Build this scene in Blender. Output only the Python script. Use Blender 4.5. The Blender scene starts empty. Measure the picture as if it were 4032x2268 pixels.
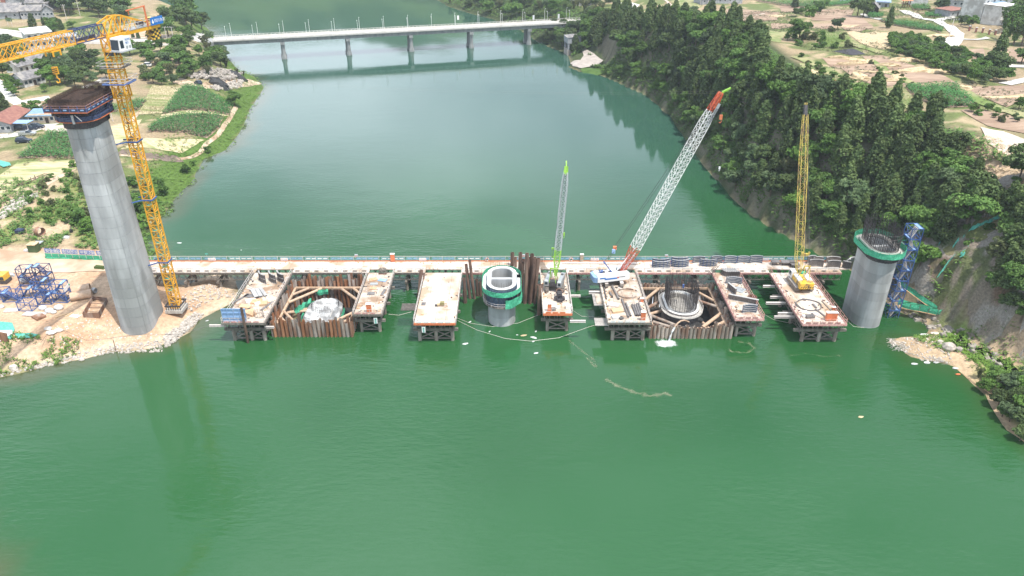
import bpy, math, random
import numpy as np
from mathutils import Vector, Matrix, noise as mnoise
R = random.Random(7)
NR = np.random.RandomState(5)
C = bpy.context.scene.collection
SC = bpy.context.scene
PI = math.pi

# ------------------------------------------------------------------ camera, light, exposure
CAM_F = 2930.0 / 4032.0
CAM_T = math.radians(29.0)
CAM_H = 85.0
cam_d = bpy.data.cameras.new('camera')
cam = bpy.data.objects.new('camera', cam_d)
C.objects.link(cam)
cam.location = (0, 0, CAM_H)
cam.rotation_euler = (PI/2 - CAM_T, 0, 0)
cam_d.sensor_width = 36.0
cam_d.lens = 36.0 * CAM_F
cam_d.clip_start = 0.5
cam_d.clip_end = 6000
SC.camera = cam

SUN = Vector((0.28, -0.26, 1.0)).normalized()
world = bpy.data.worlds.new('World')
SC.world = world
world.use_nodes = True
wn, wl = world.node_tree.nodes, world.node_tree.links
wn.clear()
w_out = wn.new('ShaderNodeOutputWorld')
w_bg = wn.new('ShaderNodeBackground')
w_sky = wn.new('ShaderNodeTexSky')
w_sky.sky_type = 'NISHITA'
w_sky.sun_disc = False
w_sky.sun_elevation = math.asin(SUN.z)
w_sky.sun_rotation = math.atan2(SUN.x, SUN.y)
w_sky.altitude = 300
w_sky.air_density = 1.0
w_sky.dust_density = 2.5
w_sky.ozone_density = 1.0
w_tc = wn.new('ShaderNodeTexCoord')
w_map = wn.new('ShaderNodeMapping')
w_map.inputs['Scale'].default_value = (1.0, 1.0, 2.2)
w_noise = wn.new('ShaderNodeTexNoise')
w_noise.inputs['Scale'].default_value = 1.9
w_noise.inputs['Detail'].default_value = 5
w_noise.inputs['Roughness'].default_value = 0.5
w_ramp = wn.new('ShaderNodeValToRGB')
w_ramp.color_ramp.elements[0].position = 0.36
w_ramp.color_ramp.elements[1].position = 0.66
w_mix = wn.new('ShaderNodeMixRGB')
w_mix.inputs['Color2'].default_value = (13.5, 15.0, 16.8, 1)       # thin bright cloud veil
wl.new(w_tc.outputs['Generated'], w_map.inputs['Vector'])
wl.new(w_map.outputs['Vector'], w_noise.inputs['Vector'])
wl.new(w_noise.outputs['Fac'], w_ramp.inputs['Fac'])
wl.new(w_ramp.outputs['Color'], w_mix.inputs['Fac'])
wl.new(w_sky.outputs['Color'], w_mix.inputs['Color1'])
wl.new(w_mix.outputs['Color'], w_bg.inputs['Color'])
w_bg.inputs['Strength'].default_value = 0.11
wl.new(w_bg.outputs['Background'], w_out.inputs['Surface'])

sun_d = bpy.data.lights.new('sun', 'SUN')
sun_d.energy = 4.6
sun_d.angle = math.radians(0.6)
sun_d.color = (1.0, 0.95, 0.87)
sun = bpy.data.objects.new('sun', sun_d)
C.objects.link(sun)
sun.rotation_euler = (-SUN).to_track_quat('-Z', 'Y').to_euler()
sun.location = (60, -60, 300)

SC.view_settings.view_transform = 'Standard'
SC.view_settings.look = 'None'
SC.view_settings.exposure = 0.26
SC.view_settings.gamma = 1.0
SC.cycles.max_bounces = 5
SC.cycles.transparent_max_bounces = 6
SC.cycles.volume_bounces = 0

# ------------------------------------------------------------------ measuring: photograph pixel -> place in the world
_s, _c = math.sin(CAM_T), math.cos(CAM_T)
def P(px, py, h=0.0):
    u = (px-2016)/2930.0; v = (py-1134)/2930.0
    z = (CAM_H-h)/(_s+_c*v)
    return Vector((u*z, z*(_c-_s*v), h))
def V(px, py, Y):
    u = (px-2016)/2930.0; v = (py-1134)/2930.0
    z = Y/(_c-_s*v)
    return Vector((u*z, Y, CAM_H-z*(_s+_c*v)))

# ------------------------------------------------------------------ mesh helpers
class MB:
    def __init__(s):
        s.v = []; s.f = []
    def add(s, vs, fs):
        n = len(s.v); s.v.extend([tuple(v) for v in vs]); s.f.extend([tuple(i+n for i in f) for f in fs]); return s
    def box(s, c, d, rz=0.0, m=None):
        hx, hy, hz = d[0]/2, d[1]/2, d[2]/2
        vs = [Vector((x, y, z)) for z in (-hz, hz) for x, y in ((-hx, -hy), (hx, -hy), (hx, hy), (-hx, hy))]
        if m is not None: vs = [m @ v for v in vs]
        elif rz:
            cc, ss = math.cos(rz), math.sin(rz)
            vs = [Vector((v.x*cc-v.y*ss, v.x*ss+v.y*cc, v.z)) for v in vs]
        vs = [v+Vector(c) for v in vs]
        return s.add(vs, [(3, 2, 1, 0), (4, 5, 6, 7), (0, 1, 5, 4), (1, 2, 6, 5), (2, 3, 7, 6), (3, 0, 4, 7)])
    def bb(s, x0, x1, y0, y1, z0, z1):
        return s.box(((x0+x1)/2, (y0+y1)/2, (z0+z1)/2), (abs(x1-x0), abs(y1-y0), abs(z1-z0)))
    def bar(s, a, b, w=0.1, h=None, n=4):
        a = Vector(a); b = Vector(b); h = h or w
        d = (b-a)
        if d.length < 1e-6: return s
        d.normalize()
        up = Vector((0, 0, 1)) if abs(d.z) < 0.95 else Vector((0, 1, 0))
        r = d.cross(up).normalized(); u = r.cross(d).normalized()
        vs = []
        if n == 4:
            for p in (a, b):
                for i, j in ((-1, -1), (1, -1), (1, 1), (-1, 1)):
                    vs.append(p + r*(w/2*i) + u*(h/2*j))
            return s.add(vs, [(3, 2, 1, 0), (4, 5, 6, 7), (0, 1, 5, 4), (1, 2, 6, 5), (2, 3, 7, 6), (3, 0, 4, 7)])
        for p in (a, b):
            for i in range(n):
                t = 2*PI*i/n
                vs.append(p + r*(w/2*math.cos(t)) + u*(h/2*math.sin(t)))
        fs = [tuple(range(n-1, -1, -1)), tuple(range(n, 2*n))]
        fs += [(i, (i+1) % n, n+(i+1) % n, n+i) for i in range(n)]
        return s.add(vs, fs)
    def tube(s, pts, r, n=6, closed=False):
        pts = [Vector(p) for p in pts]; k = len(pts)
        base = len(s.v)
        for i, p in enumerate(pts):
            a = pts[(i-1) % k] if (closed or i > 0) else pts[i]
            b = pts[(i+1) % k] if (closed or i < k-1) else pts[i]
            d = (b-a).normalized() if (b-a).length > 1e-9 else Vector((1, 0, 0))
            up = Vector((0, 0, 1)) if abs(d.z) < 0.9 else Vector((0, 1, 0))
            rr = d.cross(up).normalized(); u = rr.cross(d).normalized()
            for j in range(n):
                t = 2*PI*j/n
                s.v.append(tuple(p + rr*(r*math.cos(t)) + u*(r*math.sin(t))))
        for i in range(k if closed else k-1):
            for j in range(n):
                a0 = base+i*n; b0 = base+((i+1) % k)*n
                s.f.append((a0+j, a0+(j+1) % n, b0+(j+1) % n, b0+j))
        if not closed:
            s.f.append(tuple(base+j for j in range(n-1, -1, -1)))
            s.f.append(tuple(base+(k-1)*n+j for j in range(n)))
        return s
    def pipe(s, a, b, ro, ri, n=14):            # hollow pipe
        a = Vector(a); b = Vector(b); d = (b-a).normalized()
        up = Vector((0, 0, 1)) if abs(d.z) < 0.9 else Vector((0, 1, 0))
        r = d.cross(up).normalized(); u = r.cross(d).normalized()
        base = len(s.v)
        for p, rad in ((a, ro), (b, ro), (b, ri), (a, ri)):
            for j in range(n):
                t = 2*PI*j/n
                s.v.append(tuple(p + r*(rad*math.cos(t)) + u*(rad*math.sin(t))))
        for k in range(4):
            for j in range(n):
                a0 = base+k*n; b0 = base+((k+1) % 4)*n
                s.f.append((a0+j, a0+(j+1) % n, b0+(j+1) % n, b0+j))
        return s
    def prism(s, poly, z0, z1):
        n = len(poly)
        vs = [(p[0], p[1], z0) for p in poly]+[(p[0], p[1], z1) for p in poly]
        return s.add(vs, [tuple(range(n-1, -1, -1)), tuple(range(n, 2*n))] + [(i, (i+1) % n, n+(i+1) % n, n+i) for i in range(n)])
    def ring(s, outer, inner, z0, z1):          # closed ring between two outlines of equal count
        n = len(outer); b = len(s.v)
        for poly, z in ((outer, z0), (outer, z1), (inner, z1), (inner, z0)):
            s.v.extend((p[0], p[1], z) for p in poly)
        for k in range(4):
            for j in range(n):
                a0 = b+k*n; b0 = b+((k+1) % 4)*n
                s.f.append((a0+j, a0+(j+1) % n, b0+(j+1) % n, b0+j))
        return s
    def loft(s, rings, cap=True):
        n = len(rings[0]); b = len(s.v)
        for r in rings: s.v.extend(tuple(p) for p in r)
        for k in range(len(rings)-1):
            for j in range(n):
                s.f.append((b+k*n+j, b+k*n+(j+1) % n, b+(k+1)*n+(j+1) % n, b+(k+1)*n+j))
        if cap:
            s.f.append(tuple(b+j for j in range(n-1, -1, -1)))
            s.f.append(tuple(b+(len(rings)-1)*n+j for j in range(n)))
        return s
    def mesh(s, name, mt, off=None, smooth=False):
        me = bpy.data.meshes.new(name)
        v = s.v if off is None else [(a-off[0], b-off[1], c-off[2]) for a, b, c in s.v]
        me.from_pydata(v, [], s.f)
        if mt is not None:
            for m in (mt if isinstance(mt, (list, tuple)) else [mt]): me.materials.append(m)
        if smooth: me.shade_smooth()
        return me
    def build(s, name, mt, parent=None, smooth=False, **kw):
        off = base_of(parent) if parent is not None else Vector((0, 0, 0))
        o = bpy.data.objects.new(name, s.mesh(name, mt, off, smooth))
        C.objects.link(o)
        if parent is not None: o.parent = parent
        return tag(o, **kw) if kw else o
def base_of(o):
    v = Vector((0, 0, 0))
    while o is not None:
        v += o.location; o = o.parent
    return v
def tag(o, label=None, cat=None, group=None, kind=None):
    if label: o['label'] = label
    if cat: o['category'] = cat
    if group: o['group'] = group
    if kind: o['kind'] = kind
    return o
def thing(name, label, cat, loc=(0, 0, 0), group=None):
    o = bpy.data.objects.new(name, None); o.empty_display_size = 0.5
    C.objects.link(o); o.location = loc
    return tag(o, label, cat, group)
def inst(name, me, parent, loc=(0, 0, 0), rz=0.0, sc=None, rot=None):
    o = bpy.data.objects.new(name, me); C.objects.link(o)
    o.parent = parent
    o.location = Vector(loc) - (base_of(parent) if parent is not None else Vector((0, 0, 0)))
    o.rotation_euler = rot if rot is not None else (0, 0, rz)
    if sc is not None: o.scale = sc if hasattr(sc, '__len__') else (sc, sc, sc)
    return o
def dup(o, loc, rz=0.0, label=None, group=None, sc=None, top=True):
    n = o.copy(); C.objects.link(n)
    for ch in list(o.children):
        c = dup(ch, ch.location, 0, top=False); c.rotation_euler = ch.rotation_euler; c.parent = n
    n.location = loc
    if top:
        n.rotation_euler = (0, 0, rz) if not hasattr(rz, '__len__') else rz
        if sc is not None: n.scale = sc if hasattr(sc, '__len__') else (sc, sc, sc)
        if label: n['label'] = label
        if group: n['group'] = group
    return n

# ------------------------------------------------------------------ materials
def _hex(c): return (c[0], c[1], c[2], 1.0)
def mat(name, c1, c2=None, scale=1.0, rough=0.75, metal=0.0, bump=0.0, rnd=0.0, detail=5, stretch=None, lo=0.35, hi=0.65, spec=None, c3=None, scale3=0.2, bscale=None, pos=False):
    m = bpy.data.materials.new(name); m.use_nodes = True
    nt = m.node_tree; N = nt.nodes; L = nt.links
    b = N['Principled BSDF']
    b.inputs['Roughness'].default_value = rough; b.inputs['Metallic'].default_value = metal
    if spec is not None: b.inputs['Specular IOR Level'].default_value = spec
    tc = N.new('ShaderNodeTexCoord'); mp = N.new('ShaderNodeMapping')
    if pos:
        gp = N.new('ShaderNodeNewGeometry'); L.new(gp.outputs['Position'], mp.inputs['Vector'])
    else: L.new(tc.outputs['Object'], mp.inputs['Vector'])
    if stretch: mp.inputs['Scale'].default_value = stretch
    src = None
    if c2 is not None:
        nz = N.new('ShaderNodeTexNoise'); nz.inputs['Scale'].default_value = scale; nz.inputs['Detail'].default_value = detail
        L.new(mp.outputs['Vector'], nz.inputs['Vector'])
        rp = N.new('ShaderNodeValToRGB'); rp.color_ramp.elements[0].position = lo; rp.color_ramp.elements[1].position = hi
        rp.color_ramp.elements[0].color = _hex(c1); rp.color_ramp.elements[1].color = _hex(c2)
        L.new(nz.outputs['Fac'], rp.inputs['Fac']); src = rp.outputs['Color']
        if c3 is not None:
            n3 = N.new('ShaderNodeTexNoise'); n3.inputs['Scale'].default_value = scale3; n3.inputs['Detail'].default_value = 3
            L.new(mp.outputs['Vector'], n3.inputs['Vector'])
            r3 = N.new('ShaderNodeValToRGB'); r3.color_ramp.elements[0].position = 0.48; r3.color_ramp.elements[1].position = 0.62
            L.new(n3.outputs['Fac'], r3.inputs['Fac'])
            mx = N.new('ShaderNodeMixRGB'); L.new(r3.outputs['Color'], mx.inputs['Fac']); L.new(src, mx.inputs['Color1'])
            mx.inputs['Color2'].default_value = _hex(c3); src = mx.outputs['Color']
    else:
        rgb = N.new('ShaderNodeRGB'); rgb.outputs[0].default_value = _hex(c1); src = rgb.outputs[0]
    if rnd:
        oi = N.new('ShaderNodeObjectInfo'); mr = N.new('ShaderNodeMapRange')
        mr.inputs['To Min'].default_value = 1-rnd; mr.inputs['To Max'].default_value = 1+rnd
        L.new(oi.outputs['Random'], mr.inputs['Value'])
        mu = N.new('ShaderNodeVectorMath'); mu.operation = 'SCALE'
        L.new(src, mu.inputs[0]); L.new(mr.outputs[0], mu.inputs['Scale']); src = mu.outputs[0]
    L.new(src, b.inputs['Base Color'])
    if bump:
        nb = N.new('ShaderNodeTexNoise'); nb.inputs['Scale'].default_value = bscale or scale*4; nb.inputs['Detail'].default_value = 5
        L.new(mp.outputs['Vector'], nb.inputs['Vector'])
        bp = N.new('ShaderNodeBump'); bp.inputs['Strength'].default_value = min(1.0, bump); bp.inputs['Distance'].default_value = 0.1*bump
        L.new(nb.outputs['Fac'], bp.inputs['Height']); L.new(bp.outputs['Normal'], b.inputs['Normal'])
    return m
M = {}
M['deck'] = mat('deck_concrete', (.58, .50, .43), (.68, .60, .53), .6, .85, bump=.3, rnd=.08, c3=(.42, .31, .22), scale3=.22, pos=True)
M['deck2'] = mat('deck_concrete_stained', (.42, .35, .29), (.60, .51, .42), .9, .85, bump=.3, rnd=.1, c3=(.31, .21, .14), scale3=.35, pos=True)
M['steel'] = mat('weathered_steel', (.16, .14, .12), (.27, .24, .21), 2, .6, .3, bump=.2, rnd=.15)
M['dark'] = mat('dark_steel', (.05, .05, .06), (.10, .09, .09), 3, .6, .3, rnd=.2)
M['rust'] = mat('rusty_sheet', (.17, .085, .05), (.30, .17, .11), 1.2, .8, .1, bump=.3, rnd=.35, stretch=(1, 1, .25), c3=(.36, .31, .27), scale3=.5, pos=True)
M['rust_orange'] = mat('orange_rusty_sheet', (.26, .11, .05), (.38, .19, .10), 1.2, .8, .1, bump=.3, rnd=.3, stretch=(1, 1, .25), pos=True)
M['rust_grey'] = mat('grey_mud_coated_sheet', (.30, .25, .22), (.42, .38, .34), 1.2, .85, .05, bump=.3, rnd=.2, stretch=(1, 1, .25), c3=(.20, .11, .07), scale3=.6, pos=True)
M['rust2'] = mat('rusty_pipe', (.10, .06, .045), (.20, .12, .09), 1.5, .75, .15, bump=.3, rnd=.3, stretch=(1, 1, .3), c3=(.25, .16, .12), scale3=.5, pos=True)
M['pipe_gray'] = mat('pale_pipe_pile', (.26, .21, .17), (.40, .34, .29), 1.2, .8, .05, bump=.3, rnd=.2, stretch=(1, 1, .3), c3=(.22, .13, .09), scale3=.7, pos=True)
M['pipe_tan'] = mat('tan_strut', (.42, .29, .19), (.55, .40, .29), 1.5, .75, .05, bump=.2, rnd=.12)
M['conc'] = mat('pier_concrete', (.34, .35, .355), (.47, .48, .485), .55, .8, bump=.3, rnd=.10, stretch=(1, 1, .22), detail=8, c3=(.28, .285, .28), scale3=.28, pos=True)
M['conc2'] = mat('pile_concrete', (.38, .36, .33), (.50, .48, .44), 1.5, .8, bump=.2, rnd=.1, stretch=(1, 1, .4))
M['wetconc'] = mat('bridge_pier_concrete', (.24, .25, .25), (.36, .36, .35), .8, .8, bump=.2, stretch=(1, 1, .2))
M['white'] = mat('white_paint', (.74, .74, .73), (.82, .82, .81), 2, .45, rnd=.03)
M['whitemetal'] = mat('white_steel', (.66, .66, .64), (.8, .8, .78), 2, .45, rnd=.05)
M['yellow'] = mat('crane_yellow', (.72, .34, .02), (.80, .42, .03), 1, .45, rnd=.05)
M['yellow2'] = mat('pale_crane_yellow', (.55, .42, .08), (.68, .53, .12), 1, .5, rnd=.1, c3=(.35, .22, .1), scale3=.8)
M['bodyyel'] = mat('crane_body_yellow', (.75, .45, .04), (.8, .52, .1), 1, .45, c3=(.2, .13, .06), scale3=.9)
M['blue'] = mat('blue_steel', (.03, .075, .24), (.06, .13, .34), 2, .5, rnd=.12)
M['bluesec'] = mat('navy_jib_steel', (.03, .045, .13), (.05, .07, .18), 2, .5, rnd=.1)
M['palebl'] = mat('pale_blue_plate', (.20, .33, .55), (.30, .45, .66), 2, .5, rnd=.1)
M['navy'] = mat('navy_panel', (.02, .03, .07), (.05, .07, .14), 3, .55, rnd=.3)
M['red'] = mat('crane_red', (.48, .07, .03), (.6, .1, .04), 2, .5, rnd=.08)
M['orange'] = mat('orange_paint', (.62, .16, .06), (.7, .22, .1), 3, .6, rnd=.1)
M['pinkred'] = mat('faded_red_rail', (.42, .16, .14), (.62, .42, .38), 4, .6, rnd=.25)
M['lime'] = mat('lime_green_boom', (.19, .42, .03), (.30, .55, .07), 2, .45, rnd=.08)
M['green'] = mat('green_net', (.03, .30, .16), (.09, .46, .28), 3, .8, bump=.5, rnd=.12)
M['teal'] = mat('teal_net', (.06, .34, .27), (.14, .48, .38), 3, .8, bump=.5, rnd=.12)
M['glass'] = mat('window_glass', (.03, .045, .06), rough=.12)
M['black'] = mat('black_rubber', (.022, .022, .024), (.04, .04, .04), 4, .7)
M['tarp'] = mat('white_tarp', (.45, .46, .46), (.76, .77, .77), 1.1, .6, bump=.6)
M['rebar'] = mat('rebar_steel', (.05, .045, .05), (.10, .085, .08), 3, .7, .3, rnd=.2)
M['rebar_rust'] = mat('rusty_rebar', (.055, .035, .028), (.12, .075, .055), 3, .8, .1, rnd=.2)
M['wood'] = mat('weathered_timber', (.50, .34, .18), (.62, .46, .29), 4, .8, rnd=.15, stretch=(1, 5, 5))
M['ply'] = mat('plywood', (.42, .24, .13), (.55, .36, .22), 3, .8, rnd=.2)
M['rail'] = mat('teal_rail_mesh', (.12, .30, .30), (.22, .42, .42), 3, .6, rnd=.15)
M['railw'] = mat('pale_rail', (.55, .50, .46), (.68, .62, .58), 3, .6, rnd=.15)
M['roof'] = mat('grey_tile_roof', (.13, .125, .13), (.24, .23, .23), 1.2, .85, bump=.4, rnd=.12, c3=(.30, .28, .26), scale3=.4)
M['roofred'] = mat('red_brown_roof', (.22, .09, .07), (.32, .15, .11), 1, .8, bump=.3)
M['roofblue'] = mat('blue_sheet_roof', (.16, .27, .38), (.22, .35, .48), 1, .5)
M['wall'] = mat('whitewashed_wall', (.55, .55, .54), (.72, .72, .70), .8, .85, c3=(.42, .41, .39), scale3=.3)
M['wallg'] = mat('grey_render_wall', (.25, .26, .28), (.40, .41, .43), .8, .85)
M['walltan'] = mat('tan_earth_wall', (.38, .30, .22), (.5, .42, .33), .8, .85)
M['doorm'] = mat('dark_door', (.05, .035, .03), rough=.6)
M['road'] = mat('pale_concrete_road', (.46, .44, .41), (.60, .58, .54), .5, .85, bump=.15, c3=(.38, .36, .33), scale3=.25)
M['roadw'] = mat('bright_concrete_path', (.52, .50, .46), (.64, .62, .58), .8, .85, bump=.15)
M['dirt'] = mat('packed_dirt_road', (.46, .34, .24), (.60, .47, .35), .35, .9, bump=.5, c3=(.37, .25, .16), scale3=.12, bscale=2)
M['rock'] = mat('pale_rock', (.34, .30, .26), (.55, .50, .44), 1.5, .9, bump=.6, rnd=.2)
M['rockw'] = mat('white_rubble', (.42, .38, .33), (.60, .55, .50), 2, .9, bump=.4, rnd=.15)
M['cliff'] = mat('cliff_rock', (.24, .21, .18), (.36, .325, .285), .35, .92, bump=1.0, detail=9, stretch=(1, 1, 2.2), c3=(.17, .145, .115), scale3=.3, bscale=1.6)
M['footing'] = mat('grey_white_sheeting', (.22, .22, .22), (.62, .63, .63), .45, .7, bump=.8, detail=8, lo=.42, hi=.60)
M['pile'] = mat('rusty_pile', (.20, .15, .12), (.40, .36, .31), .7, .8, .05, bump=.3, rnd=.2, stretch=(1, 1, .5), c3=(.30, .27, .23), scale3=.5, pos=True)
M['trunk'] = mat('bark', (.09, .07, .05), (.16, .12, .09), 3, .9)
M['ramp'] = mat('boat_ramp_concrete', (.33, .29, .26), (.45, .40, .36), .4, .85, bump=.2)
M['ctrwt'] = mat('counterweight_black', (.03, .03, .03), (.06, .055, .04), 2, .7)
M['signblue'] = mat('sign_blue', (.02, .16, .50), rough=.4)
M['bannerblue'] = mat('faded_banner_blue', (.08, .14, .38), (.14, .22, .48), 2, .7)
M['silver'] = mat('silver_paint', (.45, .47, .48), rough=.3, metal=.4)
M['darkcar'] = mat('dark_car_paint', (.035, .045, .07), rough=.25, metal=.3)
M['formw'] = mat('formwork_blue_steel', (.045, .07, .12), (.10, .14, .20), 4, .55, .2, rnd=.2)
M['formin'] = mat('formwork_face_steel', (.15, .14, .14), (.25, .23, .22), 3, .5, .3, rnd=.15)
M['formrib'] = mat('formwork_rib', (.38, .38, .37), (.52, .51, .50), 4, .5, .2, rnd=.1)
def leafmat(name, a, b, c=None, rnd=.28):
    m = mat(name, a, b, .55, .75, rnd=rnd, detail=3, lo=.3, hi=.7, spec=.25)
    return m
M['leaf_dark'] = leafmat('cypress_foliage', (.044, .082, .026), (.115, .160, .052))
M['leaf_mid'] = leafmat('broadleaf_foliage', (.056, .125, .027), (.13, .22, .05))
M['leaf_light'] = leafmat('fresh_foliage', (.055, .125, .02), (.115, .20, .042))
M['leaf_olive'] = leafmat('olive_foliage', (.075, .095, .035), (.15, .16, .07))
M['leaf_gray'] = leafmat('dusty_foliage', (.055, .10, .04), (.12, .17, .075))
M['corn'] = leafmat('corn_foliage', (.035, .125, .03), (.075, .21, .055), rnd=.05)
M['straw'] = mat('dry_straw', (.40, .30, .17), (.60, .48, .31), 1.2, .9, bump=.8, rnd=.1)
M['grass'] = leafmat('bank_grass', (.08, .16, .02), (.15, .26, .05), rnd=.1)
M['weed'] = leafmat('dry_weeds', (.20, .19, .08), (.32, .28, .14), rnd=.1)
# ------------------------------------------------------------------ the river and the ground
def W2(l): return [tuple(P(x, y))[:2] for x, y in l]
left_sh = [(-60, 30), (-74, 70)] + W2([(-420, 1620), (-150, 1530), (0, 1486), (78, 1473), (194, 1438), (249, 1430), (342, 1413), (435, 1387), (583, 1380), (691, 1341), (761, 1302), (777, 1267), (847, 1228), (900, 1205), (938, 1170), (938, 1130), (925, 1092), (860, 1080), (800, 1088), (745, 1118), (700, 1120), (640, 1108), (612, 1085), (600, 1050), (585, 1000), (575, 966), (559, 925), (590, 888), (637, 855), (707, 767), (761, 713), (777, 674), (808, 624), (890, 593), (948, 519), (967, 480), (985, 430), (1041, 345), (1000, 300), (939, 278), (895, 225), (868, 180), (850, 150), (812, 108), (700, 70), (600, 40), (450, 0), (-100, -60), (-500, -80)])
right_sh = [(150, 30), (140, 70)] + W2([(4400, 2050), (4200, 1860), (4032, 1745), (3957, 1690), (3900, 1610), (3884, 1560), (3812, 1497), (3739, 1435), (3640, 1420), (3570, 1401), (3546, 1367), (3478, 1343), (3560, 1325), (3640, 1318), (3667, 1290), (3614, 1263), (3560, 1240), (3490, 1200), (3440, 1120), (3350, 1070),
    (3224, 1002), (3052, 908), (2911, 814), (2786, 673), (2700, 560), (2630, 454), (2540, 375), (2402, 313), (2348, 290), (2290, 282), (2246, 266), (2250, 240), (2230, 211), (2190, 195), (2144, 180), (2090, 150), (2042, 116), (1936, 75), (1849, 53), (1762, 25), (1719, 0), (1650, -35), (1300, -72), (600, -92), (-300, -98), (-700, -100)])
river = np.array(left_sh + right_sh[::-1]); NL = len(left_sh)

def seg_dist(px, py, poly, closed=True):
    best = np.full(px.shape, 1e18); idx = np.zeros(px.shape, int)
    n = len(poly)
    for i in range(n if closed else n-1):
        a = poly[i]; b = poly[(i+1) % n]
        dx, dy = b[0]-a[0], b[1]-a[1]; L2 = dx*dx+dy*dy+1e-9
        t = np.clip(((px-a[0])*dx+(py-a[1])*dy)/L2, 0, 1)
        d = (px-a[0]-t*dx)**2+(py-a[1]-t*dy)**2
        m = d < best; best = np.where(m, d, best); idx = np.where(m, i, idx)
    return np.sqrt(best), idx
def inside(px, py, poly):
    r = np.zeros(px.shape, bool); n = len(poly)
    for i in range(n):
        x0, y0 = poly[i][0], poly[i][1]; x1, y1 = poly[(i+1) % n][0], poly[(i+1) % n][1]
        if y0 == y1: continue
        c = ((y0 > py) != (y1 > py)) & (px < (x1-x0)*(py-y0)/(y1-y0)+x0)
        r ^= c
    return r
def smooth(t): t = np.clip(t, 0, 1); return t*t*(3-2*t)
_g = [NR.rand(64, 64) for _ in range(4)]
def vnoise(x, y, s, k=0):
    x = x/s+31.7*(k+1); y = y/s+17.3*(k+1)
    xi = np.floor(x).astype(int); yi = np.floor(y).astype(int); fx = smooth(x-xi); fy = smooth(y-yi)
    g = _g[k % 4]; a = g[xi % 64, yi % 64]; b = g[(xi+1) % 64, yi % 64]; c = g[xi % 64, (yi+1) % 64]; d = g[(xi+1) % 64, (yi+1) % 64]
    return (a*(1-fx)+b*fx)*(1-fy)+(c*(1-fx)+d*fx)*fy-0.5
CL = np.array([(-90, 120, 3), (-80, 135, 3.4), (-110, 130, 4), (-130, 115, 3.5), (-60, 150, 2.2), (-74, 146, 3.4), (-78, 155, 3.2), (-92, 155, 5.2), (-130, 158, 5), (-82, 178, 5), (-110, 190, 6), (-140, 200, 8), (-80, 220, 6), (-100, 250, 7), (-70, 270, 6), (-150, 250, 9),
    (-190, 300, 13), (-120, 320, 9), (-95, 360, 8), (-170, 380, 13), (-130, 400, 11.5), (-260, 450, 18), (-300, 300, 16), (-220, 220, 12), (-170, 160, 6), (-350, 600, 26), (-240, 560, 16), (-160, 120, 5), (-200, 60, 6)], float)
CR = np.array([(110, 170, 29), (150, 150, 34), (130, 120, 33), (110, 80, 28), (90, 216, 29), (130, 230, 28), (180, 220, 29), (84, 300, 30), (130, 300, 28), (200, 300, 27), (78, 350, 26), (130, 380, 24), (60, 395, 18), (30, 440, 11.5), (70, 460, 12), (140, 480, 17), (220, 400, 26), (260, 330, 29),
    (20, 520, 11), (-20, 570, 12), (60, 600, 14), (-20, 660, 16), (300, 560, 26), (420, 420, 34), (250, 180, 34)], float)
def rbf(x, y, T):
    w = 0; s = 0
    for a, b, h in T:
        d = 1.0/((x-a)**2+(y-b)**2+120.0)**1.6
        w = w+d; s = s+d*h
    return s/w
def ground(x, y):
    d, idx = seg_dist(x, y, river); ins = inside(x, y, river)
    left = idx < NL-1
    H = np.zeros(x.shape)
    HL = rbf(x, y, CL)+vnoise(x, y, 18, 1)*.9*smooth((y-165)/30)
    wl = 12+10*smooth((y-165)/40)
    zl = HL*smooth(d/wl)**.8+vnoise(x, y, 3.1, 2)*.5*smooth(d/6)*(1-smooth((d-16)/8))
    HR = rbf(x, y, CR)+vnoise(x, y, 25, 0)*1.4
    shelf = 12*(1-smooth((y-118)/26))*smooth((y-70)/20)+1.0+vnoise(x, y, 9, 2)*3
    shelf = np.maximum(shelf, .6)
    W = np.interp(y, [60, 150, 175, 205, 300, 350, 420], [22, 24, 24, 14, 13, 15, 22])
    cl = np.interp(y, [60, 130, 155, 170, 260, 330, 380, 430], [10, 12.5, 10, 7, 7, 5, 2.5, 1.2])+vnoise(x, y, 14, 3)*3
    cl = np.maximum(cl, .8)
    e = d-shelf
    zr = 1.3*smooth(d/5)*smooth(shelf/3) + cl*smooth(e/np.interp(y, [60, 150, 200, 400], [5.5, 5.5, 3.0, 4.0])) + (HR-cl-1.0)*smooth((e-2.5)/W)
    zr = zr+(vnoise(x, y, 4.2, 1)*1.6+vnoise(x, y, 7.5, 2)*2.2)*smooth(e/3)*(1-smooth((e-W)/5))
    # boat ramp terrace beside the far bank
    rt = np.exp(-(((x-40)/11)**2+((y-388)/22)**2)**3)
    zr = zr*(1-rt)+(.9+.10*np.maximum(0, y-384))*rt
    H = np.where(left, zl, zr)
    H = np.where(ins, -np.minimum(3.5, d*.22), H)
    # hills that close the valley far up the river
    r = smooth((y-770-vnoise(x, y, 160, 0)*70)/200)*(62+vnoise(x, y, 210, 2)*70+vnoise(x, y, 60, 1)*16)
    return H+np.where(ins, 0, r)
GX0, GY0, GS = -432.0, 36.0, 2.0
gx = np.arange(GX0, 434.1, GS); gy = np.arange(GY0, 700.1, GS)
XX, YY = np.meshgrid(gx, gy, indexing='ij')
ZZ = ground(XX, YY)
def gh(x, y):
    fx = (x-GX0)/GS; fy = (y-GY0)/GS
    i = int(min(max(fx, 0), len(gx)-2)); j = int(min(max(fy, 0), len(gy)-2))
    fx -= i; fy -= j
    return float((ZZ[i, j]*(1-fx)+ZZ[i+1, j]*fx)*(1-fy)+(ZZ[i, j+1]*(1-fx)+ZZ[i+1, j+1]*fx)*fy)
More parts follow.
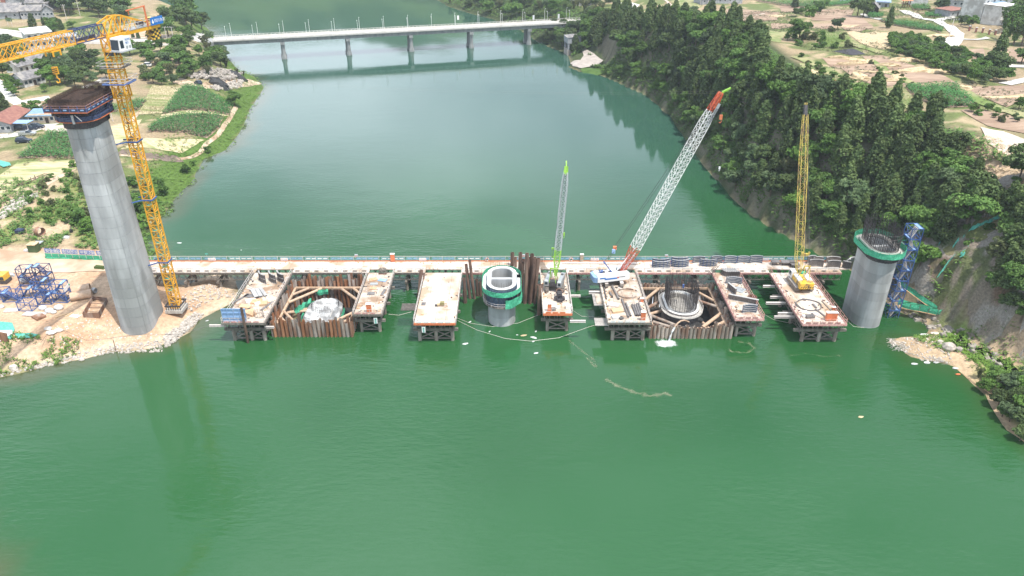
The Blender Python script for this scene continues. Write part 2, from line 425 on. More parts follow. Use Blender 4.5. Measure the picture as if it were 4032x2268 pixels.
def G(px, py, up=0.0):                      # where the sight line through a photo pixel meets the ground
    u = (px-2016)/2930.0; v = (py-1134)/2930.0
    d = Vector((u, _c-_s*v, -(_s+_c*v)))
    t = 40.0
    prev = t
    while t < 900:
        p = d*t; z = CAM_H+p.z
        if z <= max(0.0, gh(p.x, p.y))+up:
            a, b = prev, t
            for _ in range(12):
                m = (a+b)/2; q = d*m
                if CAM_H+q.z <= max(0.0, gh(q.x, q.y))+up: b = m
                else: a = m
            q = d*b
            return Vector((q.x, q.y, max(0.0, gh(q.x, q.y))))
        prev = t; t += 1.0
    q = d*900; return Vector((q.x, q.y, gh(q.x, q.y)))

# colour of the soil, grass and rock at every ground point
def blend(a, b, m): return a*(1-m[..., None])+np.array(b)*m[..., None]
DI, IX = seg_dist(XX, YY, river); INS = inside(XX, YY, river); LEFT = IX < NL-1
dzx = np.gradient(ZZ, GS, axis=0); dzy = np.gradient(ZZ, GS, axis=1); SL = np.hypot(dzx, dzy)
n1 = vnoise(XX, YY, 7, 0); n2 = vnoise(XX, YY, 22, 1); n3 = vnoise(XX, YY, 3, 2)
col = np.zeros(XX.shape+(3,))+np.array((.31, .24, .15))
col = blend(col, (.13, .16, .055), smooth((n2+n1*.8+.26)*4))                        # grassy patches
col = blend(col, (.42, .32, .21), smooth((n3+n1-.18)*5)*.8)                          # bare earth
bank = LEFT & (YY > 166)
col = blend(col, (.085, .145, .03), bank*smooth((13+n1*9-DI)/4))                     # lush strip along the left bank
yard = LEFT & (YY < 166) & (XX > -260)
col = blend(col, (.50, .36, .245), yard*smooth((168-YY)/5))
col = blend(col, (.42, .25, .15), yard*smooth((n1+n3*.7-.02)*5)*.65)
col = blend(col, (.55, .43, .31), yard*smooth((3.5-DI)/2))
scrub = LEFT*smooth((-92-XX+n1*8)/5)*smooth((124-YY+n2*8)/6)
col = blend(col, (.17, .20, .06), scrub*smooth((n3+n1*.6+.12)*6)*.8)
scr2 = LEFT*smooth((YY-164)/6)*smooth((208-YY)/8)*smooth((-72-XX)/5)
col = blend(col, (.20, .23, .07), scr2*smooth((n1+n3*.8+.18)*5)*.85)
col = blend(col, (.56, .43, .29), scr2*smooth((-n1-n3*.5-.08)*6)*.7)
rt = (~LEFT)
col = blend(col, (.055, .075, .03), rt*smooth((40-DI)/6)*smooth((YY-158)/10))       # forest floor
rk = rt*smooth((SL-1.0)/.5)
col = blend(col, (.15, .14, .10), rk*smooth((n1+n3+.45)*3))
col = blend(col, (.27, .20, .14), rt*smooth((150-YY)/8)*smooth((SL-.25)*4)*smooth((n3-n1+.1)*4)*.6)
shf = rt*smooth((140-YY)/6)*(SL < .55)*smooth((16-DI)/3)
col = blend(col, (.46, .34, .22), shf)
col = blend(col, (.15, .27, .04), shf*smooth((XX-84)/4)*smooth((n1+.22)*6)*smooth((DI-1.5)/2))
soil = rt*np.exp(-(((XX-112)/11)**2+((YY-158)/17)**2)**2)
col = blend(col, (.47, .35, .24), soil)
col = blend(col, (.16, .14, .08), INS.astype(float))
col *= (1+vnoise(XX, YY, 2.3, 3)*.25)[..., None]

def vcol_material(name, bump=.6, sc=1.3, rough=.95, mixn=.35):
    m = bpy.data.materials.new(name); m.use_nodes = True
    nt = m.node_tree; N = nt.nodes; L = nt.links; b = N['Principled BSDF']; b.inputs['Roughness'].default_value = rough
    b.inputs['Specular IOR Level'].default_value = .2
    at = N.new('ShaderNodeAttribute'); at.attribute_name = 'tone'
    tc = N.new('ShaderNodeTexCoord'); nz = N.new('ShaderNodeTexNoise'); nz.inputs['Scale'].default_value = sc; nz.inputs['Detail'].default_value = 9; nz.inputs['Roughness'].default_value = .7
    L.new(tc.outputs['Object'], nz.inputs['Vector'])
    mr = N.new('ShaderNodeMapRange'); mr.inputs['From Min'].default_value = .3; mr.inputs['From Max'].default_value = .7
    mr.inputs['To Min'].default_value = 1-mixn; mr.inputs['To Max'].default_value = 1+mixn
    L.new(nz.outputs['Fac'], mr.inputs['Value'])
    sc_ = N.new('ShaderNodeVectorMath'); sc_.operation = 'SCALE'
    L.new(at.outputs['Color'], sc_.inputs[0]); L.new(mr.outputs[0], sc_.inputs['Scale']); L.new(sc_.outputs[0], b.inputs['Base Color'])
    bp = N.new('ShaderNodeBump'); bp.inputs['Strength'].default_value = bump; bp.inputs['Distance'].default_value = .5
    L.new(nz.outputs['Fac'], bp.inputs['Height']); L.new(bp.outputs['Normal'], b.inputs['Normal'])
    return m
def grid_mesh(name, X, Y, Z, colr, material, smooth_=True, keep=None):
    nx, ny = X.shape
    v = np.stack([X, Y, Z], -1).reshape(-1, 3)
    i = np.arange((nx-1)*(ny-1)); a = (i//(ny-1))*ny+i % (ny-1)
    f = np.stack([a, a+ny, a+ny+1, a+1], -1)
    if keep is not None: f = f[keep[:-1, :-1].reshape(-1)]
    me = bpy.data.meshes.new(name)
    me.vertices.add(len(v)); me.vertices.foreach_set('co', v.ravel())
    me.loops.add(f.size); me.loops.foreach_set('vertex_index', f.ravel().astype(np.int32))
    me.polygons.add(len(f)); me.polygons.foreach_set('loop_start', np.arange(0, f.size, 4, dtype=np.int32))
    me.update(calc_edges=True)
    if colr is not None:
        ca = me.color_attributes.new('tone', 'FLOAT_COLOR', 'POINT')
        c4 = np.concatenate([colr.reshape(-1, 3), np.ones((len(v), 1))], 1)
        ca.data.foreach_set('color', c4.ravel())
    me.materials.append(material)
    if smooth_: me.shade_smooth()
    o = bpy.data.objects.new(name, me); C.objects.link(o); return o
GM = vcol_material('ground_soil')
land = (~INS) | (DI < 16)
gk = land.copy(); gk[:-1] |= land[1:]; gk[:, :-1] |= land[:, 1:]
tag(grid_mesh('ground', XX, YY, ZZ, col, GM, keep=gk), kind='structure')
# wooded hills beyond the bend, and the plain past both sides
hx = np.concatenate([np.arange(-1500, -431, 30), np.arange(-432, 434, 12), np.arange(464, 1500, 30)]); hy = np.arange(700, 1500, 12.)
HX, HY = np.meshgrid(hx, hy, indexing='ij'); HZ = ground(HX, HY)
HZ += smooth((HY-760)/30)*(vnoise(HX, HY, 9, 1)*9+vnoise(HX, HY, 26, 3)*7)
hc = np.zeros(HX.shape+(3,))+np.array((.035, .062, .025)); hc = blend(hc, (.08, .12, .04), smooth((vnoise(HX, HY, 24, 2)+vnoise(HX, HY, 80, 0))*3+.3))
tag(grid_mesh('hills', HX, HY, HZ, hc, GM), kind='structure')
for nm, xs in (('plain', np.arange(-1500, -431, 38.)), ('plateau', np.arange(432, 1500, 38.))):
    sx, sy = np.meshgrid(xs, np.arange(36, 701, 8.), indexing='ij'); sz = ground(sx, sy)
    sc_ = np.zeros(sx.shape+(3,))+np.array((.16, .16, .08)); tag(grid_mesh(nm, sx, sy, sz, sc_, GM), kind='structure')

# ------------------------------------------------------------------ water
def water_material():
    m = bpy.data.materials.new('river_water'); m.use_nodes = True
    nt = m.node_tree; N = nt.nodes; L = nt.links; b = N['Principled BSDF']
    b.inputs['Roughness'].default_value = .05; b.inputs['IOR'].default_value = 1.5
    at = N.new('ShaderNodeAttribute'); at.attribute_name = 'tone'
    L.new(at.outputs['Color'], b.inputs['Base Color'])
    tc = N.new('ShaderNodeTexCoord')
    def nz(scale, stretch, rot=0, detail=3, rough=.5):
        mp = N.new('ShaderNodeMapping'); mp.inputs['Scale'].default_value = stretch; mp.inputs['Rotation'].default_value = (0, 0, rot)
        L.new(tc.outputs['Object'], mp.inputs['Vector'])
        t = N.new('ShaderNodeTexNoise'); t.inputs['Scale'].default_value = scale; t.inputs['Detail'].default_value = detail; t.inputs['Roughness'].default_value = rough
        L.new(mp.outputs['Vector'], t.inputs['Vector']); return t.outputs['Fac']
    def math_(op, a, b_=None, v=None):
        q = N.new('ShaderNodeMath'); q.operation = op
        L.new(a, q.inputs[0])
        if b_ is not None: L.new(b_, q.inputs[1])
        elif v is not None: q.inputs[1].default_value = v
        return q.outputs[0]
    fine = nz(.85, (.55, 1.5, 1), .25, 4)                 # short wind ripples
    mid = nz(.22, (.7, 1.3, 1), -.2, 3)
    patch = nz(.016, (1, 1.6, 1), .3, 3)                # where the breeze touches
    rp = N.new('ShaderNodeMapRange'); rp.inputs['From Min'].default_value = .42; rp.inputs['From Max'].default_value = .6
    rp.inputs['To Min'].default_value = .15; rp.inputs['To Max'].default_value = 1.0
    L.new(patch, rp.inputs['Value'])
    sep = N.new('ShaderNodeSeparateXYZ'); L.new(tc.outputs['Object'], sep.inputs[0])
    calm = N.new('ShaderNodeMapRange'); calm.inputs['From Min'].default_value = 150; calm.inputs['From Max'].default_value = 230
    calm.inputs['To Min'].default_value = 1.0; calm.inputs['To Max'].default_value = .22           # the reach upstream lies in the lee
    L.new(sep.outputs['Y'], calm.inputs['Value'])
    h = math_('ADD', math_('MULTIPLY', fine, v=.8), math_('MULTIPLY', mid, v=1.0))
    h = math_('MULTIPLY', h, math_('MULTIPLY', rp.outputs[0], calm.outputs[0]))
    bp = N.new('ShaderNodeBump'); bp.inputs['Strength'].default_value = 1.0; bp.inputs['Distance'].default_value = .14
    L.new(h, bp.inputs['Height']); L.new(bp.outputs['Normal'], b.inputs['Normal'])
    return m
wx = np.concatenate([[-1500, -1100, -800, -600], np.arange(-432, 260, 4.), [300, 400, 700, 1500]]); wy = np.concatenate([np.arange(24, 320, 3.), np.arange(320, 800, 8.), [900, 1100, 1400]])
wx = np.unique(np.concatenate([wx, [-50.1, -33.8, 29.1, 45.7]])); wy = np.unique(np.concatenate([wy, [132.25, 150.0]]))
WX, WY = np.meshgrid(wx, wy, indexing='ij')
wet = ~((WY > 132) & (WY < 149.9) & (((WX > -50.2) & (WX < -33.9)) | ((WX > 29.0) & (WX < 45.6))))
wd, wi = seg_dist(WX, WY, river)
wc = np.zeros(WX.shape+(3,))+np.array((.0155, .079, .0225))
wc = blend(wc, (.023, .096, .032), smooth((vnoise(WX, WY, 45, 1)+vnoise(WX, WY, 18, 2)*.5)*3+.5)*.9)
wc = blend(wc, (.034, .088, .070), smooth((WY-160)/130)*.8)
wc = blend(wc, (.085, .085, .038), (wi < NL-1)*smooth((6.5+vnoise(WX, WY, 8, 0)*5-wd)/6)*.75)      # silt along the left bank
wc = blend(wc, (.05, .075, .022), (wi >= NL-1)*smooth((5-wd)/5)*.5*smooth((145-WY)/6))
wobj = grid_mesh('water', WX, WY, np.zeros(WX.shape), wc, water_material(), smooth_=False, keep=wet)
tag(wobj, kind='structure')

# ------------------------------------------------------------------ sheets laid on the ground
SHEET_Z = [0.05]
def drape(name, pts, material, kind='structure', px=True, step=1.6, lift=None, up=None, **kw):
    if isinstance(pts[0], Vector): px = False
    poly = [tuple(G(x, y)[:2]) for x, y in pts] if px else [tuple(p[:2]) for p in pts]
    xs = [p[0] for p in poly]; ys = [p[1] for p in poly]
    size = max(max(xs)-min(xs), max(ys)-min(ys)); step = max(step, size/70)
    # resample outline, triangulate with interior points
    from mathutils.geometry import delaunay_2d_cdt
    out = []
    n = len(poly)
    for i in range(n):
        a = Vector(poly[i]); b = Vector(poly[(i+1) % n]); k = max(1, int((b-a).length/step))
        for j in range(k): out.append(a.lerp(b, j/k))
    m = len(out)
    X, Y = np.meshgrid(np.arange(min(xs)+step/2, max(xs), step), np.arange(min(ys)+step/2, max(ys), step), indexing='ij')
    X = X.ravel(); Y = Y.ravel()
    if len(X):
        k = inside(X, Y, poly); dd, _ = seg_dist(X, Y, poly); k &= dd > step*.4
        pts2 = out+[Vector((float(a), float(b))) for a, b in zip(X[k], Y[k])]
    else: pts2 = out
    vs, es, fs, _, _, _ = delaunay_2d_cdt(pts2, [], [list(range(m))], 1, 1e-4)
    if lift is None:
        SHEET_Z[0] += .0035; lift = SHEET_Z[0]
    mb = MB(); mb.v = [(v.x, v.y, max(-0.5, gh(v.x, v.y))+lift) for v in vs]; mb.f = [tuple(f) for f in fs]
    return tag(mb.build(name, material, smooth=True), kind=kind, **kw), poly
def strip_poly(pts, w, px=True):
    c = [Vector(G(x, y)[:2]) if px else Vector(p) for (x, y), p in zip(pts, pts)]
    L_, R_ = [], []
    for i, p in enumerate(c):
        d = (c[min(i+1, len(c)-1)]-c[max(i-1, 0)]).normalized(); nrm = Vector((-d.y, d.x))
        ww = w if not hasattr(w, '__len__') else w[i]
        L_.append(p+nrm*ww/2); R_.append(p-nrm*ww/2)
    return L_+R_[::-1]

# finer rock face on the right cliff beside the pier
cxs = np.arange(80, 122, .5); cys = np.arange(112, 158, .5); KX, KY = np.meshgrid(cxs, cys, indexing='ij')
KZ = ground(KX, KY); kd, ki = seg_dist(KX, KY, river); kin = inside(KX, KY, river)
ks = np.hypot(np.gradient(KZ, .5, axis=0), np.gradient(KZ, .5, axis=1)); ks = smooth((ks-.35)/1.1)
def ridged(x, y, s_, k): return 1-2*np.abs(vnoise(x, y, s_, k))*2
edge_ = np.minimum(np.minimum(KX-80, 121.5-KX), np.minimum(KY-112, 157.5-KY)); fade = smooth(edge_/4)*smooth((kd-2)/3)*(~kin)
disp = (ridged(KX+KZ*.4, KY-KZ*.3, 5.5, 1)*1.3+ridged(KX-KZ*.5, KY+KZ*.6, 2.4, 2)*.8+vnoise(KX, KY+KZ, 1.1, 3)*.7)*ks
terr = (np.floor(KZ/2.6+vnoise(KX, KY, 9, 2)*1.5)*2.6-KZ)*.0
KZ2 = KZ+disp*fade-.35*(1-fade); kc = np.zeros(KX.shape+(3,))+np.array((.26, .22, .175))
kc = blend(kc, (.345, .315, .28), smooth((vnoise(KX, KY+KZ*.7, 4, 0)+vnoise(KX, KY, 1.6, 1)*.6+.12)*4)); kc = blend(kc, (.20, .125, .085), smooth((vnoise(KX+KZ, KY, 6, 3)-.12)*6)*.8)
kc = blend(kc, (.46, .34, .22), (1-ks)*smooth((8-KZ)/4)); kc = blend(kc, (.10, .13, .045), smooth((vnoise(KX, KY, 3.5, 2)+vnoise(KX, KY, 1.4, 0)*.6-.27)*7)*.85); kc = blend(kc, (.13, .22, .04), (1-ks)*smooth((5-KZ)/2)*smooth((KX-85)/3)*smooth((kd-2)/2))
tag(grid_mesh('cliff', KX, KY, KZ2, kc, vcol_material('cliff_face', 1.0, 2.2, .95, .4), smooth_=False, keep=(fade > .02)), kind='structure')
# ------------------------------------------------------------------ road bridge far upstream
BE = Vector((.960, .280, 0)); BN = Vector((-.280, .960, 0)); B0 = Vector((-120.0, 401.9, 0))
def bp(t, n, z): return B0+BE*t+BN*n+Vector((0, 0, z))
BR = thing('road_bridge', 'long grey concrete road bridge crossing the river upstream on five tall piers', 'bridge', (B0.x, B0.y, 0))
ba = math.atan2(BE.y, BE.x); BZ = 10.9
for k in range(6):
    a, b = -34+34*k, 0+34*k
    g = MB()
    for n in (1.2, 4.0, 6.8, 9.6):
        g.box(bp((a+b)/2, n, BZ-1.1), (33.9, .8 if n > 1.5 else .9, 1.9), ba)
    g.build('girder', M['wetconc'], BR)
    MB().box(bp((a+b)/2, 5.4, BZ-.02), (33.94, 11.6, .3), ba).build('deck_slab', M['road'], BR)
    for n in (-.25, 11.05):
        p = MB(); p.box(bp((a+b)/2, n, BZ+.28), (33.9, .28, .36), ba); p.box(bp((a+b)/2, n, BZ+1.02), (33.9, .2, .16), ba)
        for q in range(17): p.box(bp(a+1+2*q, n, BZ+.7), (.2, .18, .56), ba)
        p.build('parapet', M['roadw'], BR)
    for n in (1.9, 8.9):
        MB().box(bp((a+b)/2, n, BZ+.2), (33.9, .22, .16), ba).build('kerb', M['conc2'], BR)
for k in range(5):
    t = 33.9*k
    MB().box(bp(t, 5.3, BZ-2.75), (2.2, 10.4, 1.3), ba).build('pier_cap', M['wetconc'], BR)
    for n in (1.7, 8.3):
        m = MB(); c = bp(t, n, 0)
        def ov(w, d, z): return [c+BE*(w*math.cos(q*PI/7))+BN*(d*math.sin(q*PI/7))+Vector((0, 0, z)) for q in range(14)]
        m.loft([ov(1.45, 1.2, -2), ov(1.45, 1.2, .8), ov(1.05, 1.0, 2.4), ov(.98, .95, BZ-3.4)])
        m.build('pier_column', M['wetconc'], BR)
for t in (-38, 170):
    MB().box(bp(t+(2 if t < 0 else 0), 5.4, BZ-5), (5, 11.8, 9.6), ba).build('abutment', M['wetconc'], BR)
lm = MB(); lm.tube([(0, 0, 0), (0, 0, 5.6), (0, .25, 6.3), (0, .9, 6.6)], .09, 5)
lh = MB(); lh.box((0, 1.1, 6.58), (.28, .7, .14))
lamp0 = thing('street_lamp', 'x', 'street lamp', (0, 0, 0))
lm.build('pole', M['whitemetal'], lamp0); lh.build('lamp_head', M['white'], lamp0)
ords = ['first', 'second', 'third', 'fourth', 'fifth', 'sixth', 'seventh', 'eighth', 'ninth', 'tenth', 'eleventh', 'twelfth', 'thirteenth', 'fourteenth', 'fifteenth', 'sixteenth', 'seventeenth', 'eighteenth', 'nineteenth', 'twentieth']
lf = True
for i in range(15):
    for n, side, r in ((-.1, 'near', ba), (10.9, 'far', ba+PI)):
        lab = f'white street lamp on the {side} parapet of the road bridge, {ords[i]} from its left end'
        q = bp(-27+13.3*i+(2 if n > 0 else 0), n, BZ+.4)
        if lf: o = lamp0; o.location = q; o.rotation_euler = (0, 0, r); o['label'] = lab; o['group'] = 'street lamps along the road bridge'; lf = False
        else: o = dup(lamp0, q, r, lab)
for i, (t, n, s) in enumerate(((96, 10.9, 'sixth lamp on the far parapet'), (137, -.1, 'street lamp near the right end'), (152, -.1, 'last street lamps before the trees'))):
    b = MB(); b.box((0, 0, 0), (1.1, .12, 2.2)); b.box((0, 0, 1.15), (1.2, .1, .08)); o = b.build('lamp_banner', M['white'])
    o.location = bp(t+.6, n, BZ+4.2); o.rotation_euler = (0, 0, ba)
    tag(o, f'white banner board fixed by the {s}', 'banner', 'banner boards on bridge lamps')

# ------------------------------------------------------------------ construction trestle and its side platforms
DZ = 5.0
def truss_mesh(L=3.0, H=1.5, along='x'):
    m = MB(); a = lambda u, z: (u, 0, z) if along == 'x' else (0, u, z)
    for z in (0, H): m.bar(a(-L/2+.02, z), a(L/2-.02, z), .13)
    for u in (-L/2+.08, 0, L/2-.08): m.bar(a(u, 0), a(u, H), .09)
    for s in (-1, 1):
        m.bar(a(s*L/4, 0), a(0 if s > 0 else 0, H/2), .08); m.bar(a(s*L/4, 0), a(s*L/2, H/2), .08)
        m.bar(a(s*L/4, H), a(0, H/2), .08); m.bar(a(s*L/4, H), a(s*L/2, H/2), .08)
    return m
TX = truss_mesh().mesh('truss_panel_x', M['steel']); TY = truss_mesh(along='y').mesh('truss_panel_y', M['steel'])
pile_me = MB().bar((0, 0, -4), (0, 0, 2.35), .78, n=14).mesh('pile', M['pile'], smooth=False)
pile_small = MB().bar((0, 0, -4), (0, 0, 2.35), .68, n=12).mesh('pile', M['pile'])
post_me = MB().box((0, 0, .6), (.07, .07, 1.2)).mesh('post', M['railw'])
postr_me = MB().box((0, 0, .6), (.08, .08, 1.2)).mesh('post', M['pinkred'])
panelX = {}
def deck_panel(w, d, mt):
    k = (round(w, 2), round(d, 2), mt)
    if k not in panelX:
        m = MB(); m.box((0, 0, -.11), (w-.05, d-.05, .22)); panelX[k] = m.mesh('deck_panel', M[mt])
    return panelX[k]
TR = thing('trestle_bridge', 'long straight construction trestle with pale deck slabs crossing the whole river', 'trestle', (0, 154, 0))
x = -86.0; TXE = 76.0
while x < TXE:
    inst('deck_panel', deck_panel(2.13, 2.25, 'deck'), TR, (x+1.06, 154.45, DZ+R.uniform(-.012, .012)))
    inst('deck_panel', deck_panel(2.13, 1.7, 'deck'), TR, (x+1.06, 156.42, DZ+R.uniform(-.012, .012)))
    x += 2.13
x = -86.0
while x < TXE:
    for y in (151.8, 154.4, 157.1): inst('truss_panel', TX, TR, (x+1.5, y, DZ-1.95))
    x += 3.0
bents = [-83, -75.5, -68, -60.5, -49, -37, -24.5, -15.8, -6.5, 3.5, 15.6, 24, 34, 43, 55, 63.5, 72]
for bx in bents:
    if gh(bx, 154) > 4.6: continue
    MB().box((bx, 154.45, DZ-2.3), (.5, 7.2, .5)).build('cap_beam', M['steel'], TR)
    for y in (152.4, 156.5): inst('pile', pile_small, TR, (bx, y, 0))
    b = MB(); b.bar((bx, 152.4, .6), (bx, 156.5, 2.2), .16); b.bar((bx, 152.4, 2.2), (bx, 156.5, .6), .16); b.build('cross_brace', M['steel'], TR)
MB().bb(-86, TXE, 157.28, 157.5, DZ-.5, DZ+.18).build('edge_beam', M['orange'], TR)
for bx in range(0, 54):
    inst('post', post_me, TR, (-85.5+3*bx, 157.4, DZ+.15))
for i, z in enumerate((.45, .85, 1.3)):
    MB().bar((-86, 157.4, DZ+z), (TXE, 157.4, DZ+z), .05 if i < 2 else .075).build('top_rail' if i == 2 else 'middle_rail', M['rail'] if i < 2 else M['railw'], TR)
for k in range(27):
    x0 = -85+6*k
    nm = MB(); nm.bb(x0, x0+5.6, 157.43, 157.46, DZ+.28, DZ+1.12)
    nm.build('mesh_panel', M['rail'], TR)
    bn = MB()
    for q in range(4): bn.bb(x0+.3+1.35*q, x0+1.25+1.35*q, 157.37, 157.41, DZ+.62, DZ+.84)
    bn.build('banner_strip', M['palebl'] if k % 3 else M['white'], TR)
# kerb walkway on the near edge between the platforms
plats = dict(A=(-59.2, -50.7, 129.6), B=(-33.0, -27.2, 133.0), C=(-20.0, -11.6, 129.5), D=(6.6, 12.5, 133.3), E=(19.7, 28.4, 129.7), F=(46.2, 51.8, 131.2), G=(59.4, 68.1, 129.2))
xs = [-86.0]
for k in 'ABCDEFG': xs += [plats[k][0], plats[k][1]]
xs += [TXE]
slotp = MB(); slotp.box((0, 0, -.10), (2.0, 1.55, .22)); slotp_me = slotp.mesh('walkway_panel', M['deck'])
slot_shade_me = MB().box((0, 0, .03), (1.0, .26, .1)).mesh('slot_shade', M['black'])  # raised black box painted for the dark inside the plate opening
kb_me = MB().box((0, 0, .22), (1.9, .18, .42)).mesh('kerb_block', M['whitemetal'])
for i in range(0, len(xs), 2):
    a, b = xs[i], xs[i+1]; n = max(1, int((b-a)/2.05)); w = (b-a)/n
    for k in range(n):
        cx = a+w*(k+.5)
        p = inst('walkway_panel', slotp_me, TR, (cx, 152.5, DZ-.02), sc=(w/2.05, 1, 1))
        s = inst('slot_shade', slot_shade_me, TR, (cx, 152.3, DZ+.06)); 
        inst('kerb_block', kb_me, TR, (cx, 153.25, DZ-.02), sc=(w/2.05, 1, 1))
    k = 0
    while a+.1+2*k < b: inst('post', post_me, TR, (a+.1+2*k, 151.75, DZ)); k += 1
    for z in (.55, 1.15): MB().bar((a, 151.75, DZ+z), (b, 151.75, DZ+z), .05).build('near_rail', M['railw'], TR)
    MB().bb(a, b, 151.55, 151.68, DZ-.45, DZ-.02).build('near_edge_beam', M['steel'] if i < 6 else M['pinkred'], TR)

PLAT = {}
plab = dict(A=('leftmost trestle platform with a blue steel sheet at its front corner', 'steel'), B=('narrow trestle platform right of the left cofferdam with grey plates on deck', 'steel'),
    C=('wide empty trestle platform left of the short green ringed pier', 'orange'), D=('narrow trestle platform carrying the green boom crawler crane', 'orange'),
    E=('wide trestle platform carrying the white crawler crane and pipes', 'steel'), F=('narrow trestle platform crowded with curved formwork right of the round pile cofferdam', 'pinkred'),
    G=('rightmost trestle platform with faded red railings and yellow crawler crane', 'pinkred'))
pxs = dict(A=(-57.9, -54.3, -51.6), B=(-32.0, -28.1), C=(-19.2, -15.8, -12.4), D=(7.5, 11.6), E=(21.0, 24.2, 27.3), F=(47.2, 51.0), G=(60.4, 63.9, 67.2))
for key, (x0, x1, y0) in plats.items():
    lab, edge = plab[key]
    t = thing('trestle_platform', lab, 'platform', ((x0+x1)/2, (y0+151.6)/2, 0), 'side platforms of the trestle'); PLAT[key] = t
    nx = 4 if x1-x0 > 7 else 3; ny = 4; w = (x1-x0)/nx; d = (151.6-y0)/ny
    for i in range(nx):
        for j in range(ny):
            inst('deck_panel', deck_panel(w, d, 'deck2' if key in 'AEFB' else 'deck'), t, (x0+w*(i+.5), y0+d*(j+.5), DZ+R.uniform(-.014, .014)))
    # trusses along the platform
    lines = [x0+.35, x1-.35]+([x0+.35+(x1-x0-.7)*q for q in ((1/3., 2/3.) if nx == 4 else (.5,))])
    k = 0
    while y0+.6+3*k+3 < 152:
        for lx in lines: inst('truss_panel', TY, t, (lx, y0+.6+3*k+1.5, DZ-1.95))
        k += 1
    nj = int((x1-x0)/1.05)
    jm = MB()
    for q in range(nj+1):
        lx = x0+.2+(x1-x0-.4)*q/nj
        jm.box((lx, y0+.32, DZ-.95), (.09, .1, 1.3)); jm.box((lx+.12, y0+.45, DZ-1.55), (.3, .2, .1))
    jm.build('hanger_row', M['steel'], t, kind='stuff')
    for yy in (y0+1.4, y0+8.5, y0+15.6):
        MB().box(((x0+x1)/2, yy, DZ-2.3), (x1-x0+(2.2 if key in 'G' else .9), .55, .55)).build('cap_beam', M['steel'], t)
        for px_ in pxs[key]: inst('pile', pile_me if nx == 4 else pile_small, t, (px_, yy, 0))
        pp = pxs[key]
        for q in range(len(pp)-1):
            b = MB(); b.bar((pp[q], yy, .55), (pp[q+1], yy, 2.3), .2); b.bar((pp[q], yy+.1, 2.3), (pp[q+1], yy+.1, .55), .2); b.bar((pp[q], yy, .5), (pp[q+1], yy, .5), .22)
            b.build('cross_brace', M['steel'], t)
    for px_ in (pxs[key][0], pxs[key][-1]):
        b = MB(); b.bar((px_, y0+1.4, .6), (px_, y0+8.5, 2.2), .16); b.bar((px_, y0+1.4, 2.2), (px_, y0+8.5, .6), .16); b.build('side_brace', M['steel'], t)
    em = M[edge]
    MB().bb(x0-.08, x1+.08, y0-.22, y0-.06, DZ-.4, DZ+.1).build('front_beam', em, t)
    for sx in (x0-.16, x1+.16): MB().bb(sx-.07, sx+.07, y0-.2, 151.5, DZ-.4, DZ+.08).build('side_beam', em if key in 'GF' else M['steel'], t)
    pm = postr_me if key in 'GF' else post_me; rm = M['pinkred'] if key in 'GF' else M['railw']
    rl = MB()
    for sx in (x0-.1, x1+.1):
        yy = y0-.1
        while yy < 151.4: inst('post', pm, t, (sx, yy, DZ)); yy += 1.8
    q = 1
    while x0+1.7*q < x1-.4: inst('post', pm, t, (x0+1.7*q, y0-.12, DZ)); q += 1
    for z in (.6, 1.18):
        for sx in (x0-.1, x1+.1): MB().bar((sx, y0-.1, DZ+z), (sx, 151.4, DZ+z), .06).build('side_rail', rm, t)
        MB().bar((x0-.1, y0-.12, DZ+z), (x1+.1, y0-.12, DZ+z), .06).build('front_rail', rm, t)
    tb = MB()
    for q in range(int((x1-x0)/1.5)): tb.bb(x0+.4+1.5*q, x0+1.5+1.5*q, y0-.2, y0-.15, DZ+.15, DZ+.5)
    tb.build('toe_board', M['whitemetal'] if key in 'CE' else (M['orange'] if key == 'D' else M['pinkred']), t)
# steel beams that stick out past the platform sides
def beam_out(key, xa, xb, y, z, w=.3, mt='railw', nm='steel_beam'):
    b = MB(); 
    for dz in (-w/2, w/2): b.bb(xa, xb, y-w/2, y+w/2, z+dz-.03, z+dz+.03)
    b.bb(xa, xb, y-.03, y+.03, z-w/2, z+w/2); b.build(nm, M[mt], PLAT[key])
for k in range(7): beam_out('C', -23.6, -20.1, 138.2-.42*k, DZ-.55, .16, 'steel')
for k in range(8): beam_out('E', 17.6, 19.6, 142.3-.62*k, DZ-.6, .22)
MB().bb(18.2, 20.0, 138.0, 142.2, DZ-.42, DZ-.3).build('side_landing', M['deck2'], PLAT['E'])
for k in range(6): beam_out('E', 17.2, 20.0, 133.2-.5*k, DZ-1.2, .2)
beam_out('E', 17.0, 20.5, 143.4, DZ-.6, .5)
for y, l in ((148, 3.0), (143.0, 2.9), (140.4, 4.6), (136, 3.4), (134.6, 4.6)): beam_out('G', 60-l, 60.5, y, DZ-1.6, .42)
for y in (143.6, 131.2): beam_out('D', 12.0, 15.2, y, DZ-1.6+(1 if y < 140 else 0), .4)
beam_out('A', -62.2, -58.8, 130.0, DZ-.9, .36)
beam_out('A', -51, -49.0, 130.2, DZ-1.4, .36)
